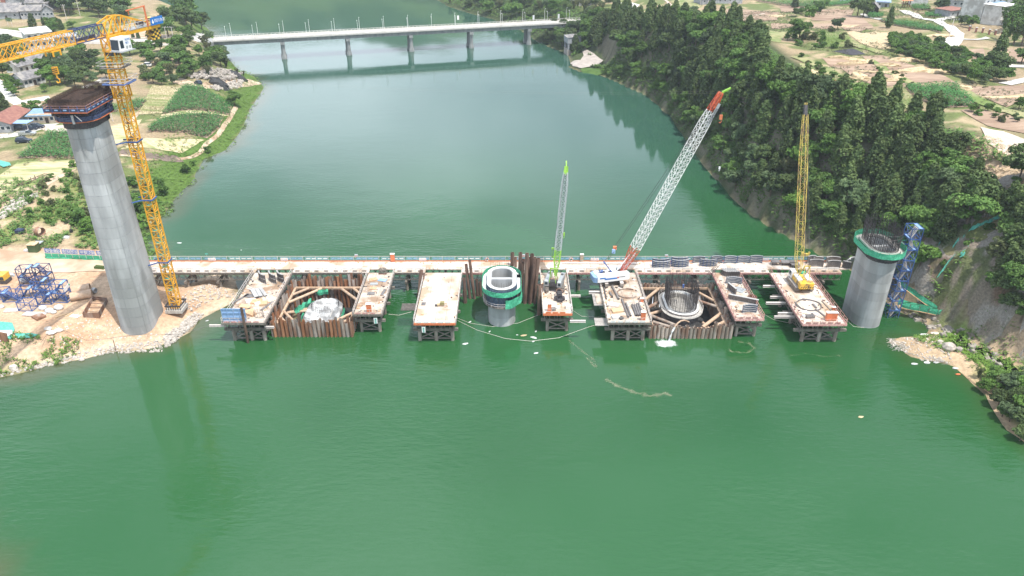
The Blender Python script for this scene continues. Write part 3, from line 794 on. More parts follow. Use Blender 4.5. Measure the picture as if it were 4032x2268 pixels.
# ------------------------------------------------------------------ piers
def race(cx, cy, w, l, off=0.0, n=16, z=None, rect=0.0):
    """racetrack outline, long side along y; rect in 0..1 squares the ends"""
    r = w/2; out = []
    for e in (0, 1):
        yc = cy+(l/2-r)*(1 if e == 0 else -1)
        for k in range(n+1):
            a = PI*k/n+(0 if e == 0 else PI)
            ca, sa = math.cos(a), math.sin(a)
            if rect:
                p = 1-rect; ca = math.copysign(abs(ca)**p, ca); sa = math.copysign(abs(sa)**p, sa)
            x = cx+(r+off)*ca; y = yc+(r+off)*sa
            out.append((x, y) if z is None else (x, y, z))
    return out
def pier_lifts(t, cx, cy, w, l, z0, z1, lift, rect=0.0, mt='conc', hollow=True):
    z = z0
    wall = 1.0
    while z < z1-.01:
        zt = min(z1, z+lift)
        o = race(cx, cy, w, l, 0, rect=rect); og = race(cx, cy, w, l, -.04, rect=rect); inn = race(cx, cy, w-2*wall, l-2*wall, 0, rect=rect)
        m = MB(); m.ring(o, inn, z+.03, zt-.03); m.ring(og, inn, zt-.03, zt+.03 if zt < z1 else zt)
        m.build('concrete_lift', M[mt], t, smooth=False); z = zt
def net_ring(name, t, outline, z0, z1, mt, sag=.12, th=.03, seed=1, gap=None):
    r = random.Random(seed); m = MB(); n = len(outline); b = len(m.v)
    cx = sum(p[0] for p in outline)/n; cy = sum(p[1] for p in outline)/n
    for z, rows in ((z0, 0), ((z0+z1)/2, 1), (z1, 2)):
        for p in outline:
            d = Vector((p[0]-cx, p[1]-cy, 0)).normalized()
            m.v.append((p[0]+d.x*r.uniform(-sag, sag), p[1]+d.y*r.uniform(-sag, sag), z+r.uniform(-sag, sag)*.6))
    for k in range(2):
        for j in range(n):
            if gap and gap[0] <= j < gap[1]: continue
            m.f.append((b+k*n+j, b+k*n+(j+1) % n, b+(k+1)*n+(j+1) % n, b+(k+1)*n+j))
    return m.build(name, M[mt], t)
def rebar_fence(name, t, outline, z0, z1, mt, rings=4, vr=.035, step=1, lean=.0, seed=3, sub=3, zz=.3):
    """one mesh of many thin upright bars with a few hoops"""
    r = random.Random(seed); m = MB(); n = len(outline)
    for j in range(n):
        a = Vector(outline[j]+(0,)); b = Vector(outline[(j+1) % n]+(0,)); k = max(1, int((b-a).length/(.28*step)))
        for q in range(k):
            p = a.lerp(b, q/k)
            m.bar((p.x, p.y, z0), (p.x+r.uniform(-lean, lean), p.y+r.uniform(-lean, lean), z1+r.uniform(-zz, zz)), vr*2, n=3)
    for q in range(rings):
        z = z0+(z1-z0)*(q+.6)/(rings+.6)
        m.tube([(p[0], p[1], z) for p in outline], vr, 3, closed=True)
    return m.build(name, M[mt], t, kind='stuff')
def ring_walk(t, cx, cy, w, l, z, wide, mt='whitemetal', rect=0.0, seg=8, name='walkway'):
    o = race(cx, cy, w, l, wide, rect=rect); i = race(cx, cy, w, l, .06, rect=rect)
    n = len(o); step = max(1, n//seg)
    for k in range(0, n, step):
        idx = [(k+j) % n for j in range(step+1)]
        m = MB(); b = 0
        for z_ in (z, z+.1):
            m.v += [(o[j][0], o[j][1], z_) for j in idx]+[(i[j][0], i[j][1], z_) for j in idx]
        c = len(idx); 
        for j in range(c-1):
            m.f.append((2*c+j, 2*c+j+1, 3*c+j+1, 3*c+j)); m.f.append((c+j, c+j+1, j+1, j)); m.f.append((j, j+1, 2*c+j+1, 2*c+j)); m.f.append((3*c+j, 3*c+j+1, c+j+1, c+j))
        m.f.append((0, 2*c, 3*c, c)); m.f.append((c-1, 2*c-1, 4*c-1, 3*c-1))
        m.build(name, M[mt], t)
    return o
def ring_rail(t, o, z, h, mt='railw', every=2):
    m = MB()
    for zz in (z+h*.5, z+h): m.tube([(p[0], p[1], zz) for p in o], .035, 4, closed=True)
    m.build('guard_rail', M[mt], t)
    for k in range(0, len(o), every):
        MB().bar((o[k][0], o[k][1], z), (o[k][0], o[k][1], z+h), .07).build('post', M[mt], t)
def brackets(t, cx, cy, w, l, z0, z1, reach, mt='dark', rect=0, every=2):
    a = race(cx, cy, w, l, .02, rect=rect); b = race(cx, cy, w, l, reach, rect=rect); m = MB()
    for k in range(0, len(a), every):
        m.bar((a[k][0], a[k][1], z1), (b[k][0], b[k][1], z1), .09); m.bar((a[k][0], a[k][1], z0), (b[k][0], b[k][1], z1), .08); m.bar((a[k][0], a[k][1], z0), (a[k][0], a[k][1], z1), .09)
    m.build('bracket_row', M[mt], t, kind='stuff')
def form_skin(t, cx, cy, w, l, z0, z1, off, mt='formw', rect=0, name='formwork_panel'):
    o = race(cx, cy, w, l, off, rect=rect); i = race(cx, cy, w, l, .015, rect=rect); n = len(o)
    for k in range(0, n, 3):
        m = MB()
        for q in range(3):
            a, b = (k+q) % n, (k+q+1) % n
            if a == b: continue
            z = [z0+.02, z1-.02]
            m.add([(i[a][0], i[a][1], z[0]), (i[b][0], i[b][1], z[0]), (o[b][0], o[b][1], z[0]), (o[a][0], o[a][1], z[0]), (i[a][0], i[a][1], z[1]), (i[b][0], i[b][1], z[1]), (o[b][0], o[b][1], z[1]), (o[a][0], o[a][1], z[1])],
                  [(3, 2, 1, 0), (4, 5, 6, 7), (1, 2, 6, 5), (2, 3, 7, 6), (3, 0, 4, 7), (0, 1, 5, 4)])
            h = 4
            for e in range(h):
                zz = z0+(z1-z0)*(e+.5)/h
                m.bar((o[a][0], o[a][1], zz), (o[b][0], o[b][1], zz), .13, .1)
            m.bar((o[a][0], o[a][1], z0), (o[a][0], o[a][1], z1), .12)
        m.build(name, M[mt], t)

# tall pier on the left bank
PL = thing('tall_pier', 'very tall grey concrete bridge pier on the left bank topped by a rebar cage', 'bridge pier', (-79.0, 135.8, 3))
LX, LY = -78.75, 135.7
def taper(z): f = (z-1)/44.2; return 6.6-1.2*f, 10.0-1.9*f
z = 1.0
while z < 45.1:
    zt = min(45.2, z+2.21); w0, l0 = taper(z); w1, l1 = taper(zt)
    m = MB(); m.loft([race(LX, LY, w0, l0, 0, z=z+.05, rect=.22), race(LX, LY, w1, l1, 0, z=zt-.05, rect=.22), race(LX, LY, w1, l1, -.05, z=zt-.04, rect=.22), race(LX, LY, w1, l1, -.05, z=zt+.06, rect=.22)])
    m.build('concrete_lift', M['conc'], PL); z = zt
for k_ in (20, 25, 29, 31):
    w0, l0 = taper(1.05); w1, l1 = taper(45.1); p0 = Vector(race(LX, LY, w0, l0, 0, z=1.0, rect=.22)[k_]); p1 = Vector(race(LX, LY, w1, l1, 0, z=45.1, rect=.22)[k_]); MB().bar(p0, p1, .14, .1).build('grout_seam', M['conc'], PL)
form_skin(PL, LX, LY, 5.4, 8.1, 44.9, 46.3, .3, 'dark', rect=.22, name='lower_shutter')
form_skin(PL, LX, LY, 5.4, 8.1, 46.5, 48.4, .5, 'formw', rect=.22)
o = ring_walk(PL, LX, LY, 5.4, 8.1, 46.3, 1.25, 'orange', rect=.22, name='lower_walkway')
ring_rail(PL, o, 46.4, 1.2, 'navy', 2)
net_ring('edge_guard', PL, race(LX, LY, 5.4, 8.1, 1.2, rect=.22), 46.5, 47.3, 'navy', .05)
brackets(PL, LX, LY, 5.4, 8.1, 46.5, 48.3, 1.5, 'navy', rect=.22, every=1)
# rectangular upper platform
px0, px1, py0, py1 = -82.5, -74.9, 129.7, 141.2
def rect_part(name, mt, z0, z1, a0, a1, b0, b1, wid):
    m = MB(); m.bb(a0, a1, b0, b0+wid, z0, z1); m.bb(a0, a1, b1-wid, b1, z0, z1); m.bb(a0, a0+wid, b0+wid, b1-wid, z0, z1); m.bb(a1-wid, a1, b0+wid, b1-wid, z0, z1)
    return m.build(name, M[mt], PL)
rect_part('upper_walkway', 'orange', 48.3, 48.45, px0, px1, py0, py1, 1.3)
for i, (a, b) in enumerate((((px0, py0), (px1, py0)), ((px1, py0), (px1, py1)), ((px1, py1), (px0, py1)), ((px0, py1), (px0, py0)))):
    a = Vector(a+(0,)); b = Vector(b+(0,)); L_ = (b-a).length; n = int(L_/1.5)
    for k in range(n):
        p = a.lerp(b, k/n); q = a.lerp(b, (k+1)/n)
        MB().bar(p+Vector((0, 0, 48.4)), p+Vector((0, 0, 49.6)), .08).build('post', M['blue'], PL)
        MB().bar(p.lerp(q, .06)+Vector((0, 0, 48.8)), p.lerp(q, .94)+Vector((0, 0, 48.8)), .05, .6).build('edge_guard', M['navy'], PL)
        MB().bar(p.lerp(q, .3)+Vector((0, 0, 48.85))-(b-a).normalized().cross(Vector((0, 0, -1)))*.06, p.lerp(q, .7)+Vector((0, 0, 48.85))-(b-a).normalized().cross(Vector((0, 0, -1)))*.06, .02, .22).build('notice_strip', M['palebl'], PL)
    for z in (49.15, 49.6): MB().bar(a+Vector((0, 0, z)), b+Vector((0, 0, z)), .06).build('guard_rail', M['pinkred'], PL)
cage = [(-81.9, 130.7), (-75.7, 130.7), (-75.7, 140.7), (-81.9, 140.7)]
rebar_fence('rebar_cage', PL, cage, 47.5, 50.5, 'rebar_rust', rings=14, vr=.04, step=.55, zz=.05)
rebar_fence('inner_rebar_cage', PL, [(-81.3, 131.3), (-76.3, 131.3), (-76.3, 140.1), (-81.3, 140.1)], 47.5, 50.3, 'rebar_rust', rings=10, vr=.04, step=.7, zz=.05)
MB().bb(-81.4, -76.2, 131.2, 140.2, 48.9, 49.05).build('top_plate', M['rebar_rust'], PL)
mm = MB()
for k in range(25): mm.bar((-81.9, 130.8+.4*k, 49.8), (-75.7, 130.8+.4*k, 49.8), .07, n=3)
for k in range(15): mm.bar((-81.8+.42*k, 130.7, 49.88), (-81.8+.42*k, 140.7, 49.88), .07, n=3)
mm.build('rebar_mat', M['rebar_rust'], PL, kind='stuff')
rebar_fence('rear_rebar_wall', PL, [(-80.4, 140.7), (-75.7, 140.7), (-75.7, 140.9), (-80.4, 140.9)], 49.7, 51.3, 'rebar_rust', rings=4, vr=.035, step=.6, zz=.05)
net_ring('cage_netting', PL, [(-82.0, 130.55), (-78.9, 130.5), (-75.6, 130.55), (-75.55, 135.7), (-75.6, 140.9), (-78.9, 140.9), (-82.0, 140.9), (-82.05, 135.7)], 48.4, 49.9, 'rebar_rust', .04)
m = MB(); m.bb(-78.3, -77.9, 130.2, 130.4, 46.2, 47.8); m.bar((-77.4, 130.0, 47.9), (-76.2, 129.6, 46.9), .1); m.build('hanging_formwork_arm', M['silver'], PL)

# short pier in midstream
PM = thing('short_pier', 'short round-ended concrete pier ringed by green netting beside leaning rusty pipes', 'bridge pier', (-2.2, 141, 0))
pier_lifts(PM, -2.2, 141.2, 5.9, 10.4, -4, 6.3, 2.0)
m = MB(); 
for (a, b, zt) in ((5.9, 10.4, 9.2),):
    m.ring(race(-2.2, 141.2, a, b, 0), race(-2.2, 141.2, a-1.5, b-1.5), 6.3, zt)
m.build('top_ring_wall', M['conc'], PM)
MB().bb(-4.6, .2, 140.7, 141.6, 6.4, 9.15).build('dividing_wall', M['conc'], PM)
MB().prism(race(-2.2, 141.2, 4.3, 8.8), 5.0, 5.2).build('inner_floor', M['conc2'], PM)
form_skin(PM, -2.2, 141.2, 5.9, 10.4, 4.6, 8.9, .3, 'formw')
m = MB(); m.ring(race(-2.2, 141.2, 5.9, 10.4, .2), race(-2.2, 141.2, 5.9, 10.4, -.55), 9.2, 9.32); m.build('rim_plate', M['whitemetal'], PM)
o = ring_walk(PM, -2.2, 141.2, 5.9, 10.4, 8.0, 1.2, 'whitemetal'); ring_rail(PM, o, 7.8, 1.2, 'green', 2)
net_ring('green_net', PM, race(-2.2, 141.2, 5.9, 10.4, 1.25), 7.9, 9.0, 'green', .07)
net_ring('hanging_green_net', PM, race(-2.2, 141.2, 5.9, 10.4, 1.3), 5.2, 7.2, 'green', .25, gap=(0, 26))
brackets(PM, -2.2, 141.2, 5.9, 10.4, 5.6, 7.6, 1.3)
o = ring_walk(PM, -2.2, 141.2, 5.9, 10.4, 5.0, 1.0, 'steel', name='lower_walkway'); ring_rail(PM, o, 5.1, 1.0, 'railw', 2)
rebar_fence('starter_bars', PM, race(-2.2, 141.2, 5.9, 10.4, -.35), 9.2, 10.4, 'rebar', rings=0, vr=.025, step=2.2)

# right pier
PR = thing('round_ended_pier', 'broad pale concrete pier near the right cliff beside the blue stair tower', 'bridge pier', (77, 140.5, 0))
pier_lifts(PR, 76.9, 140.6, 6.1, 10.2, -4, 17.2, 2.1)
form_skin(PR, 76.9, 140.6, 6.1, 10.2, 15.6, 17.5, .14, 'dark')
m = MB(); m.ring(race(76.9, 140.6, 6.1, 10.2, .1), race(76.9, 140.6, 4.3, 8.4), 17.5, 17.72); m.build('rim_plate', M['conc2'], PR)
MB().prism(race(76.9, 140.6, 4.4, 8.6), 13.0, 13.1).build('inner_floor', M['dark'], PR)
MB().bb(74.7, 79.1, 140.2, 141.0, 13.2, 17.2).build('dividing_wall', M['conc'], PR)
o = ring_walk(PR, 76.9, 140.6, 6.1, 10.2, 17.0, 1.1, 'conc2'); ring_rail(PR, o, 17.1, 1.25, 'green', 2)
net_ring('green_net', PR, race(76.9, 140.6, 6.1, 10.2, 1.15), 16.9, 18.2, 'green', .07)
rebar_fence('starter_bars', PR, race(76.9, 140.6, 6.1, 10.2, -.3), 17.7, 22.3, 'rebar', rings=5, vr=.04, step=.8, lean=.3, zz=.5)
rebar_fence('inner_starter_bars', PR, race(76.9, 140.6, 4.6, 8.8, -.1), 17.0, 21.6, 'rebar', rings=3, vr=.04, step=1.1, lean=.3, zz=.5)

# blue stair tower
def stair_module(t, x, y, z, w, d, h, mt='blue', rz=0.0, stair=1, deckm='palebl', dens=1):
    cc, ss = math.cos(rz), math.sin(rz)
    T_ = lambda a, b, c_: (x+a*cc-b*ss, y+a*ss+b*cc, z+c_)
    f = MB()
    for sx in (-1, 1):
        for sy in (-1, 1): f.bar(T_(sx*w/2, sy*d/2, 0), T_(sx*w/2, sy*d/2, h), .13)
    for zz in (.06, h-.06):
        for s_ in (-1, 1):
            f.bar(T_(-w/2, s_*d/2, zz), T_(w/2, s_*d/2, zz), .12); f.bar(T_(s_*w/2, -d/2, zz), T_(s_*w/2, d/2, zz), .12)
    f.build('frame', M[mt], t)
    b = MB()
    for s_ in (-1, 1):
        b.bar(T_(-w/2, s_*d/2, 0), T_(w/2, s_*d/2, h), .05); b.bar(T_(w/2, s_*d/2, 0), T_(-w/2, s_*d/2, h), .05)
        b.bar(T_(s_*w/2, -d/2, 0), T_(s_*w/2, d/2, h), .05); b.bar(T_(s_*w/2, d/2, 0), T_(s_*w/2, -d/2, h), .05)
    b.build('bracing', M[mt], t)
    MB().add([T_(a*stair, b_, c_) for c_ in (h-.14, h-.07) for a, b_ in ((-w/2, -d/2), (-w/2+.75, -d/2), (-w/2+.75, d/2), (-w/2, d/2))], [(3, 2, 1, 0), (4, 5, 6, 7), (0, 1, 5, 4), (1, 2, 6, 5), (2, 3, 7, 6), (3, 0, 4, 7)]).build('landing', M[deckm], t)
    if stair:
        s_ = MB()
        for q in range(8):
            a = (-w/2+.75+(w-1.5)*(q+.5)/8)*stair; zz = h-.2-(h-.3)*(q+.5)/8
            s_.add([T_(a+i, j, zz+k) for k in (0, .05) for i, j in ((-.14, -d/4), (.14, -d/4), (.14, d/4), (-.14, d/4))], [(3, 2, 1, 0), (4, 5, 6, 7), (0, 1, 5, 4), (1, 2, 6, 5), (2, 3, 7, 6), (3, 0, 4, 7)])
        for sy in (-1, 1): s_.bar(T_((-w/2+.6)*stair, sy*d/4, h-.1), T_((w/2-.6)*stair, sy*d/4, .1), .07, .16)
        s_.build('stair_flight', M['railw'] if mt == 'blue' and dens == 1 else M[mt], t)
ST = thing('stair_tower', 'tall slim blue steel stair tower standing against the right cliff', 'stair tower', (83.6, 141, -.5))
for k in range(9): stair_module(ST, 83.6, 141.2, -.6+2.45*k, 2.3, 2.9, 2.45, stair=1 if k % 2 else -1)
MB().bb(80.3, 82.5, 141.2, 142.4, 17.2, 17.3).build('gangway', M['railw'], ST)
for y in (140.9, 142.5): MB().bar((80.0, y, 18.3), (82.6, y, 18.3), .07).build('gangway_rail', M['green'], ST)
for z in (4.3, 9.2, 14.1): MB().bar((79.9, 141, z), (82.5, 141, z), .14).build('tie_bar', M['pinkred'], ST)
SC2 = thing('scaffold_tower', 'grey and blue scaffold legs between the right pier and the stair tower', 'scaffold', (81.4, 143, -.5))
for k in range(5):
    f = MB(); z = -.6+2.0*k
    for sx in (80.6, 82.2):
        for sy in (141.8, 144.0): f.bar((sx, sy, z), (sx, sy, z+2), .1)
    for sy in (141.8, 144.0): f.bar((80.6, sy, z+2), (82.2, sy, z+2), .09); f.bar((80.6, sy, z), (82.2, sy, z+2), .07)
    f.bar((80.6, 141.8, z+2), (80.6, 144, z+2), .09); f.bar((82.2, 141.8, z+2), (82.2, 144, z+2), .09)
    f.build('scaffold_frame', M['steel'] if k < 3 else M['blue'], SC2)
GW = thing('net_walkway', 'green netted gangway angling from the stair tower foot to the rock shore', 'walkway', (87, 140, 2))
a, b, c_ = Vector((84.9, 140.3, 2.4)), Vector((91.8, 137.7, 2.0)), Vector((85.0, 143.6, 6.4))
def net_quad(nm, a, b, h, t, mt='green', bulge=.15, n=8, seed=2):
    r = random.Random(seed); m = MB()
    for k in range(n+1):
        p = Vector(a).lerp(Vector(b), k/n)
        for q in range(3): m.v.append((p.x+r.uniform(-bulge, bulge), p.y+r.uniform(-bulge, bulge), p.z+h*q/2+r.uniform(-.08, .08)))
    for k in range(n):
        for q in range(2): i = 3*k+q; m.f.append((i, i+3, i+4, i+1))
    return m.build(nm, M[mt], t)
net_quad('side_net', a, b, 1.25, GW); net_quad('side_net', a+Vector((0, 1.3, 0)), b+Vector((0, 1.2, 0)), 1.25, GW, seed=4)
net_quad('upper_net', c_, b+Vector((.3, 1.0, .3)), 1.15, GW, seed=5); net_quad('end_net', b, b+Vector((2.6, 1.2, .4)), 1.1, GW, seed=6, n=3)
m = MB(); m.bar(a+Vector((0, .6, -.05)), b+Vector((0, .6, -.05)), 1.3, .12); m.build('walk_boards', M['ply'], GW)
m = MB(); m.bar(c_+Vector((0, .4, 0)), b+Vector((.3, 1.2, .2)), .9, .1); m.build('ramp_boards', M['ply'], GW)
for k in range(5):
    p = a.lerp(b, k/4); MB().bar(p+Vector((0, -.05, -1.6)), p+Vector((0, -.05, 1.35)), .07).build('post', M['steel'], GW)

# ------------------------------------------------------------------ cofferdams
def sheet_me(h, kind):
    m = MB()
    if kind == 'u':                              # trough-shaped sheet pile
        prof = [(-.32, 0), (-.2, 0), (-.13, .24), (.13, .24), (.2, 0), (.32, 0)]
        th = .05; n = len(prof); outer = [(a, b) for a, b in prof]; inner = [(a*.97, b+th) for a, b in prof]
        pts = outer+inner[::-1]
        m.prism(pts, -4, h)
    else:
        m.pipe((0, 0, -4), (0, 0, h), .40, .35, 12)
    return m
CF1 = thing('sheet_pile_cofferdam', 'rectangular cofferdam of rusty trough-shaped sheet piles around a white covered footing', 'cofferdam', (-42, 141, 0))
us = [sheet_me(h, 'u').mesh('sheet_pile', M[q]) for h in (3.5, 3.9, 4.3, 4.9, 5.6) for q in ('rust', 'rust_orange', 'rust_grey')]
def W3(w): return [a*b for a in w for b in (1, .8, .7)]
def row(t, mes, a, b, pitch, ang, wts, nm, base=0):
    a = Vector(a); b = Vector(b); n = int((b-a).length/pitch)
    for k in range(n+1):
        p = a.lerp(b, k/n); i = R.choices(range(len(mes)), wts)[0]
        o = inst(nm, mes[i], t, (p.x, p.y, base+R.uniform(-.15, .15)), rot=(R.uniform(-.02, .02), R.uniform(-.03, .03), ang+(PI if k % 2 and nm == 'sheet_pile' else 0)))
X0, X1, Y0, Y1 = -50.2, -33.7, 132.2, 150.0
row(CF1, us, (X0, Y0, 0), (X1, Y0, 0), .42, 0, W3((4, 5, 3, 1.5, .8)), 'sheet_pile')
row(CF1, us, (X0, Y1, 0), (X1, Y1, 0), .44, 0, W3((1, 2, 3, 3, 2)), 'sheet_pile')
row(CF1, us, (X0, Y0, 0), (X0, Y1, 0), .46, PI/2, W3((4, 4, 2, 1, .3)), 'sheet_pile')
row(CF1, us, (X1, Y0, 0), (X1, Y1, 0), .46, PI/2, W3((5, 4, 1, 0, 0)), 'sheet_pile')
def waler(t, a, b, w=.7, mt='pipe_tan', nm='strut', n=10): return MB().bar(a, b, w, n=n).build(nm, M[mt], t)
def frame_cof(t, x0, x1, y0, y1, z, w):
    for a, b in (((x0+.5, y0+.6), (x1-.5, y0+.6)), ((x0+.5, y1-.6), (x1-.5, y1-.6)), ((x0+.6, y0+.7), (x0+.6, y1-.7)), ((x1-.6, y0+.7), (x1-.6, y1-.7))):
        MB().bar(a+(z,), b+(z,), .45, .45).build('waler', M['pipe_tan'], t)
frame_cof(CF1, X0, X1, Y0, Y1, 2.2, .45)
z = 2.3
for a, b in (((X0+.7, Y1-7.5), (X0+6.6, Y1-1)), ((X0+.7, Y1-4.0), (X0+3.6, Y1-1)), ((X1-.7, Y1-6.5), (X1-5.4, Y1-1)), ((X1-.7, Y1-3.4), (X1-2.6, Y1-1)),
             ((X0+.7, Y0+6.5), (X0+5.0, Y0+1)), ((X0+.7, Y0+4.0), (X0+3.0, Y0+1)), ((X1-.7, Y0+6.0), (X1-5.2, Y0+1)), ((X1-.7, Y0+3.5), (X1-3.2, Y0+1))):
    waler(CF1, a+(z,), b+(z,), .62)
for a, b in (((X0+.7, Y1-9.5), (X0+4.8, Y0+10)), ((X0+.7, Y0+8.2), (X0+5.5, Y0+9.3))): waler(CF1, a+(.9,), b+(.9,), .6)
tag(MB().bb(X0+.3, X1-.3, Y0+.3, Y1-.3, -3.4, -3.2).build('pit_floor', M['black'], CF1))  # floor painted black to give the darkness deep in the pit
FT = thing('covered_footing', 'half-built pier footing under white sheeting inside the sheet pile cofferdam', 'pier footing', (-41.6, 140.6, -3))
m = MB(); m.loft([race(-41.6, 141, 7.6, 11.2, 0, z=-3.3), race(-41.6, 141, 7.6, 11.2, 0, z=.2), race(-41.6, 141, 7.0, 10.6, 0, z=.6)]); m.build('concrete_base', M['conc2'], FT)
m = MB(); rr = random.Random(8)
rings = []
for k, (w, l, zz) in enumerate(((8.0, 11.6, -.3), (7.7, 11.3, .9), (6.9, 10.5, 1.35), (5.6, 9.2, 1.0), (3.8, 7.0, .7), (1.5, 4.0, .9))):
    rings.append([(x+rr.uniform(-.1, .1), y+rr.uniform(-.1, .1), zz+rr.uniform(-.15, .15)) for x, y in race(-41.6, 141, w, l)])
m.loft(rings, cap=False); m.f.append(tuple(len(m.v)-len(rings[-1])+j for j in range(len(rings[-1])))); m.build('white_sheeting', M['footing'], FT)
form_skin(FT, -41.6, 141, 7.6, 11.2, -1.4, .75, .2, 'formin')
rebar_fence('starter_bars', FT, race(-41.6, 143.2, 6.0, 6.0), .9, 2.6, 'rebar', rings=1, vr=.03, step=1.8, lean=.2)
net_ring('green_net', FT, race(-41.6, 141, 8.2, 11.8, .25), -.6, .9, 'green', .25, gap=(0, 12))
net_quad('green_net_flap', (-47.4, 139.5, 1.0), (-45.0, 144.5, .6), 1.6, FT, 'green', .3)
net_quad('green_net_flap', (-44.6, 147.8, 1.2), (-42.0, 148.2, 1.2), 1.3, FT, 'green', .2)

CF2 = thing('pipe_pile_cofferdam', 'cofferdam of round pale pipe piles around the grey rebar cylinder', 'cofferdam', (37.3, 140, 0))
ps = [sheet_me(h, 'p').mesh('pipe_pile', M['pipe_gray'], smooth=False) for h in (2.5, 2.9, 3.3, 3.8, 4.5)]
X0, X1, Y0, Y1 = 29.0, 45.8, 131.7, 150.2
row(CF2, ps, (X0, Y0, 0), (X1, Y0, 0), .80, 0, (3, 4, 3, 1, .3), 'pipe_pile')
row(CF2, ps, (X0, Y1, 0), (X1, Y1, 0), .80, 0, (4, 4, 2, 1, 0), 'pipe_pile')
row(CF2, ps, (X0, Y0+.8, 0), (X0, Y1-.8, 0), .84, 0, (4, 4, 1, 0, 0), 'pipe_pile')
row(CF2, ps, (X1, Y0+.8, 0), (X1, Y1-.8, 0), .84, 0, (3, 3, 2, 1, 1), 'pipe_pile')
frame_cof(CF2, X0, X1, Y0, Y1, 1.9, .4)
z = 2.0
for a, b, zz, w in (((X0+.7, Y1-6), (X0+4.5, Y1-1), z, .7), ((X0+.7, Y1-9.5), (X0+5.4, Y1-5.4), z, .75), ((X0+.7, Y1-11), (X0+4.6, Y1-9.0), 1.2, .7), ((X1-.7, Y1-6.5), (X1-4.3, Y1-1.2), z, .6), ((X1-.7, Y1-9), (X1-5.2, Y1-5.6), z, .65),
                 ((X0+.7, Y0+6), (X0+6.4, Y0+1), z, .7), ((X0+1.0, Y0+3.2), (X0+4.4, Y0+1), z, .7), ((X1-.7, Y0+6.5), (X1-5.8, Y0+1), z, .75), ((X1-.7, Y0+3.2), (X1-3.6, Y0+1), z, .7), ((X1-4.8, Y0+4.5), (X1-3.8, Y0+1.2), 1.0, .6)):
    waler(CF2, a+(zz,), b+(zz,), w, 'pipe_gray' if R.random() < .3 else 'pipe_tan')
MB().bb(X0+.3, X1-.3, Y0+.3, Y1-.3, -3.4, -3.2).build('pit_floor', M['black'], CF2)  # pit darkness put into the floor colour here too
RP = thing('unfinished_pier', 'low unfinished pier with a tall grey rebar cylinder inside the pipe pile cofferdam', 'bridge pier', (36.9, 141.2, -3))
pier_lifts(RP, 36.9, 141.2, 6.6, 10.4, -3.3, 3.1, 2.1, mt='conc2')
form_skin(RP, 36.9, 141.2, 6.6, 10.4, .7, 3.0, .3, 'formin')
o = ring_walk(RP, 36.9, 141.2, 6.6, 10.4, 2.6, 1.15, 'conc2'); ring_rail(RP, o, 2.7, 1.0, 'railw', 2)
m = MB(); m.ring(race(36.9, 141.2, 6.6, 10.4, .3), race(36.9, 141.2, 5.0, 8.8), 3.1, 3.22); m.build('rim_plate', M['whitemetal'], RP)
MB().prism(race(36.9, 141.2, 5.0, 8.8), 1.8, 2.0).build('inner_floor', M['conc2'], RP)
rebar_fence('rebar_cylinder', RP, race(36.9, 141.2, 6.6, 10.4, -.2), 3.0, 8.0, 'rebar', rings=16, vr=.036, step=.6, lean=.12, zz=.25)
rebar_fence('inner_rebar_cylinder', RP, race(36.9, 141.2, 5.2, 9.0, -.1), 2.2, 7.6, 'rebar', rings=4, vr=.03, step=.9, lean=.12, zz=.4)
m = MB()
for k in range(16): m.tube([(41.6+.34*k+.45*math.cos(a*PI/4), 145.2+.32*k, 5.3+.17*k+.45*math.sin(a*PI/4)) for a in range(8)], .04, 3, closed=True)
for a in range(6): m.bar((41.4+.45*math.cos(a), 145.0, 5.2+.45*math.sin(a)), (46.9+.45*math.cos(a), 150.2, 8.0+.45*math.sin(a)), .06, n=3)
m.build('rebar_bundle', M['rebar'], RP, kind='stuff')
MB().box((37.6, 143, 6.2), (.35, .35, .8)).build('pump_motor', M['blue'], RP)
# water pumped out of the cofferdam
HO = thing('discharge_hose', 'tan hose arched over the pipe piles spilling white water', 'hose', (33, 131, 0))
hp = [(37.5, 134.5, 2.2), (36.2, 133.4, 3.3), (35.2, 132.4, 3.75), (34.4, 131.7, 3.6), (33.8, 131.2, 3.0)]
MB().tube(hp, .17, 8).build('hose_pipe', M['pipe_tan'], HO)
ws = MB(); ws.tube([(33.8, 131.2, 3.0), (33.3, 130.8, 2.2), (32.95, 130.5, 1.2), (32.7, 130.3, 0)], .2, 8)
tag(ws.build('water_jet', M['tarp']), 'white jet of water falling from the arched hose into the river', 'water jet')
fm = bpy.data.materials.new('foam'); fm.use_nodes = True; fn = fm.node_tree.nodes; fl = fm.node_tree.links; fb = fn['Principled BSDF']
fb.inputs['Base Color'].default_value = (.8, .84, .84, 1); fb.inputs['Roughness'].default_value = .8
ft = fn.new('ShaderNodeTexCoord'); fz = fn.new('ShaderNodeTexNoise'); fz.inputs['Scale'].default_value = 1.1; fz.inputs['Detail'].default_value = 8; fz.inputs['Roughness'].default_value = .75
fl.new(ft.outputs['Object'], fz.inputs['Vector']); fa = fn.new('ShaderNodeAttribute'); fa.attribute_name = 'tone'
fs_ = fn.new('ShaderNodeMath'); fs_.operation = 'ADD'; fl.new(fz.outputs['Fac'], fs_.inputs[0]); fl.new(fa.outputs['Fac'], fs_.inputs[1])
fr = fn.new('ShaderNodeMapRange'); fr.inputs['From Min'].default_value = 1.0; fr.inputs['From Max'].default_value = 1.35; fl.new(fs_.outputs[0], fr.inputs['Value']); fl.new(fr.outputs[0], fb.inputs['Alpha'])
scum = fm.copy(); scum.name = 'scum'; scum.node_tree.nodes['Principled BSDF'].inputs['Base Color'].default_value = (.34, .34, .22, 1)
for _n in scum.node_tree.nodes:
    if _n.type == 'MAP_RANGE': _n.inputs['From Max'].default_value = 1.7
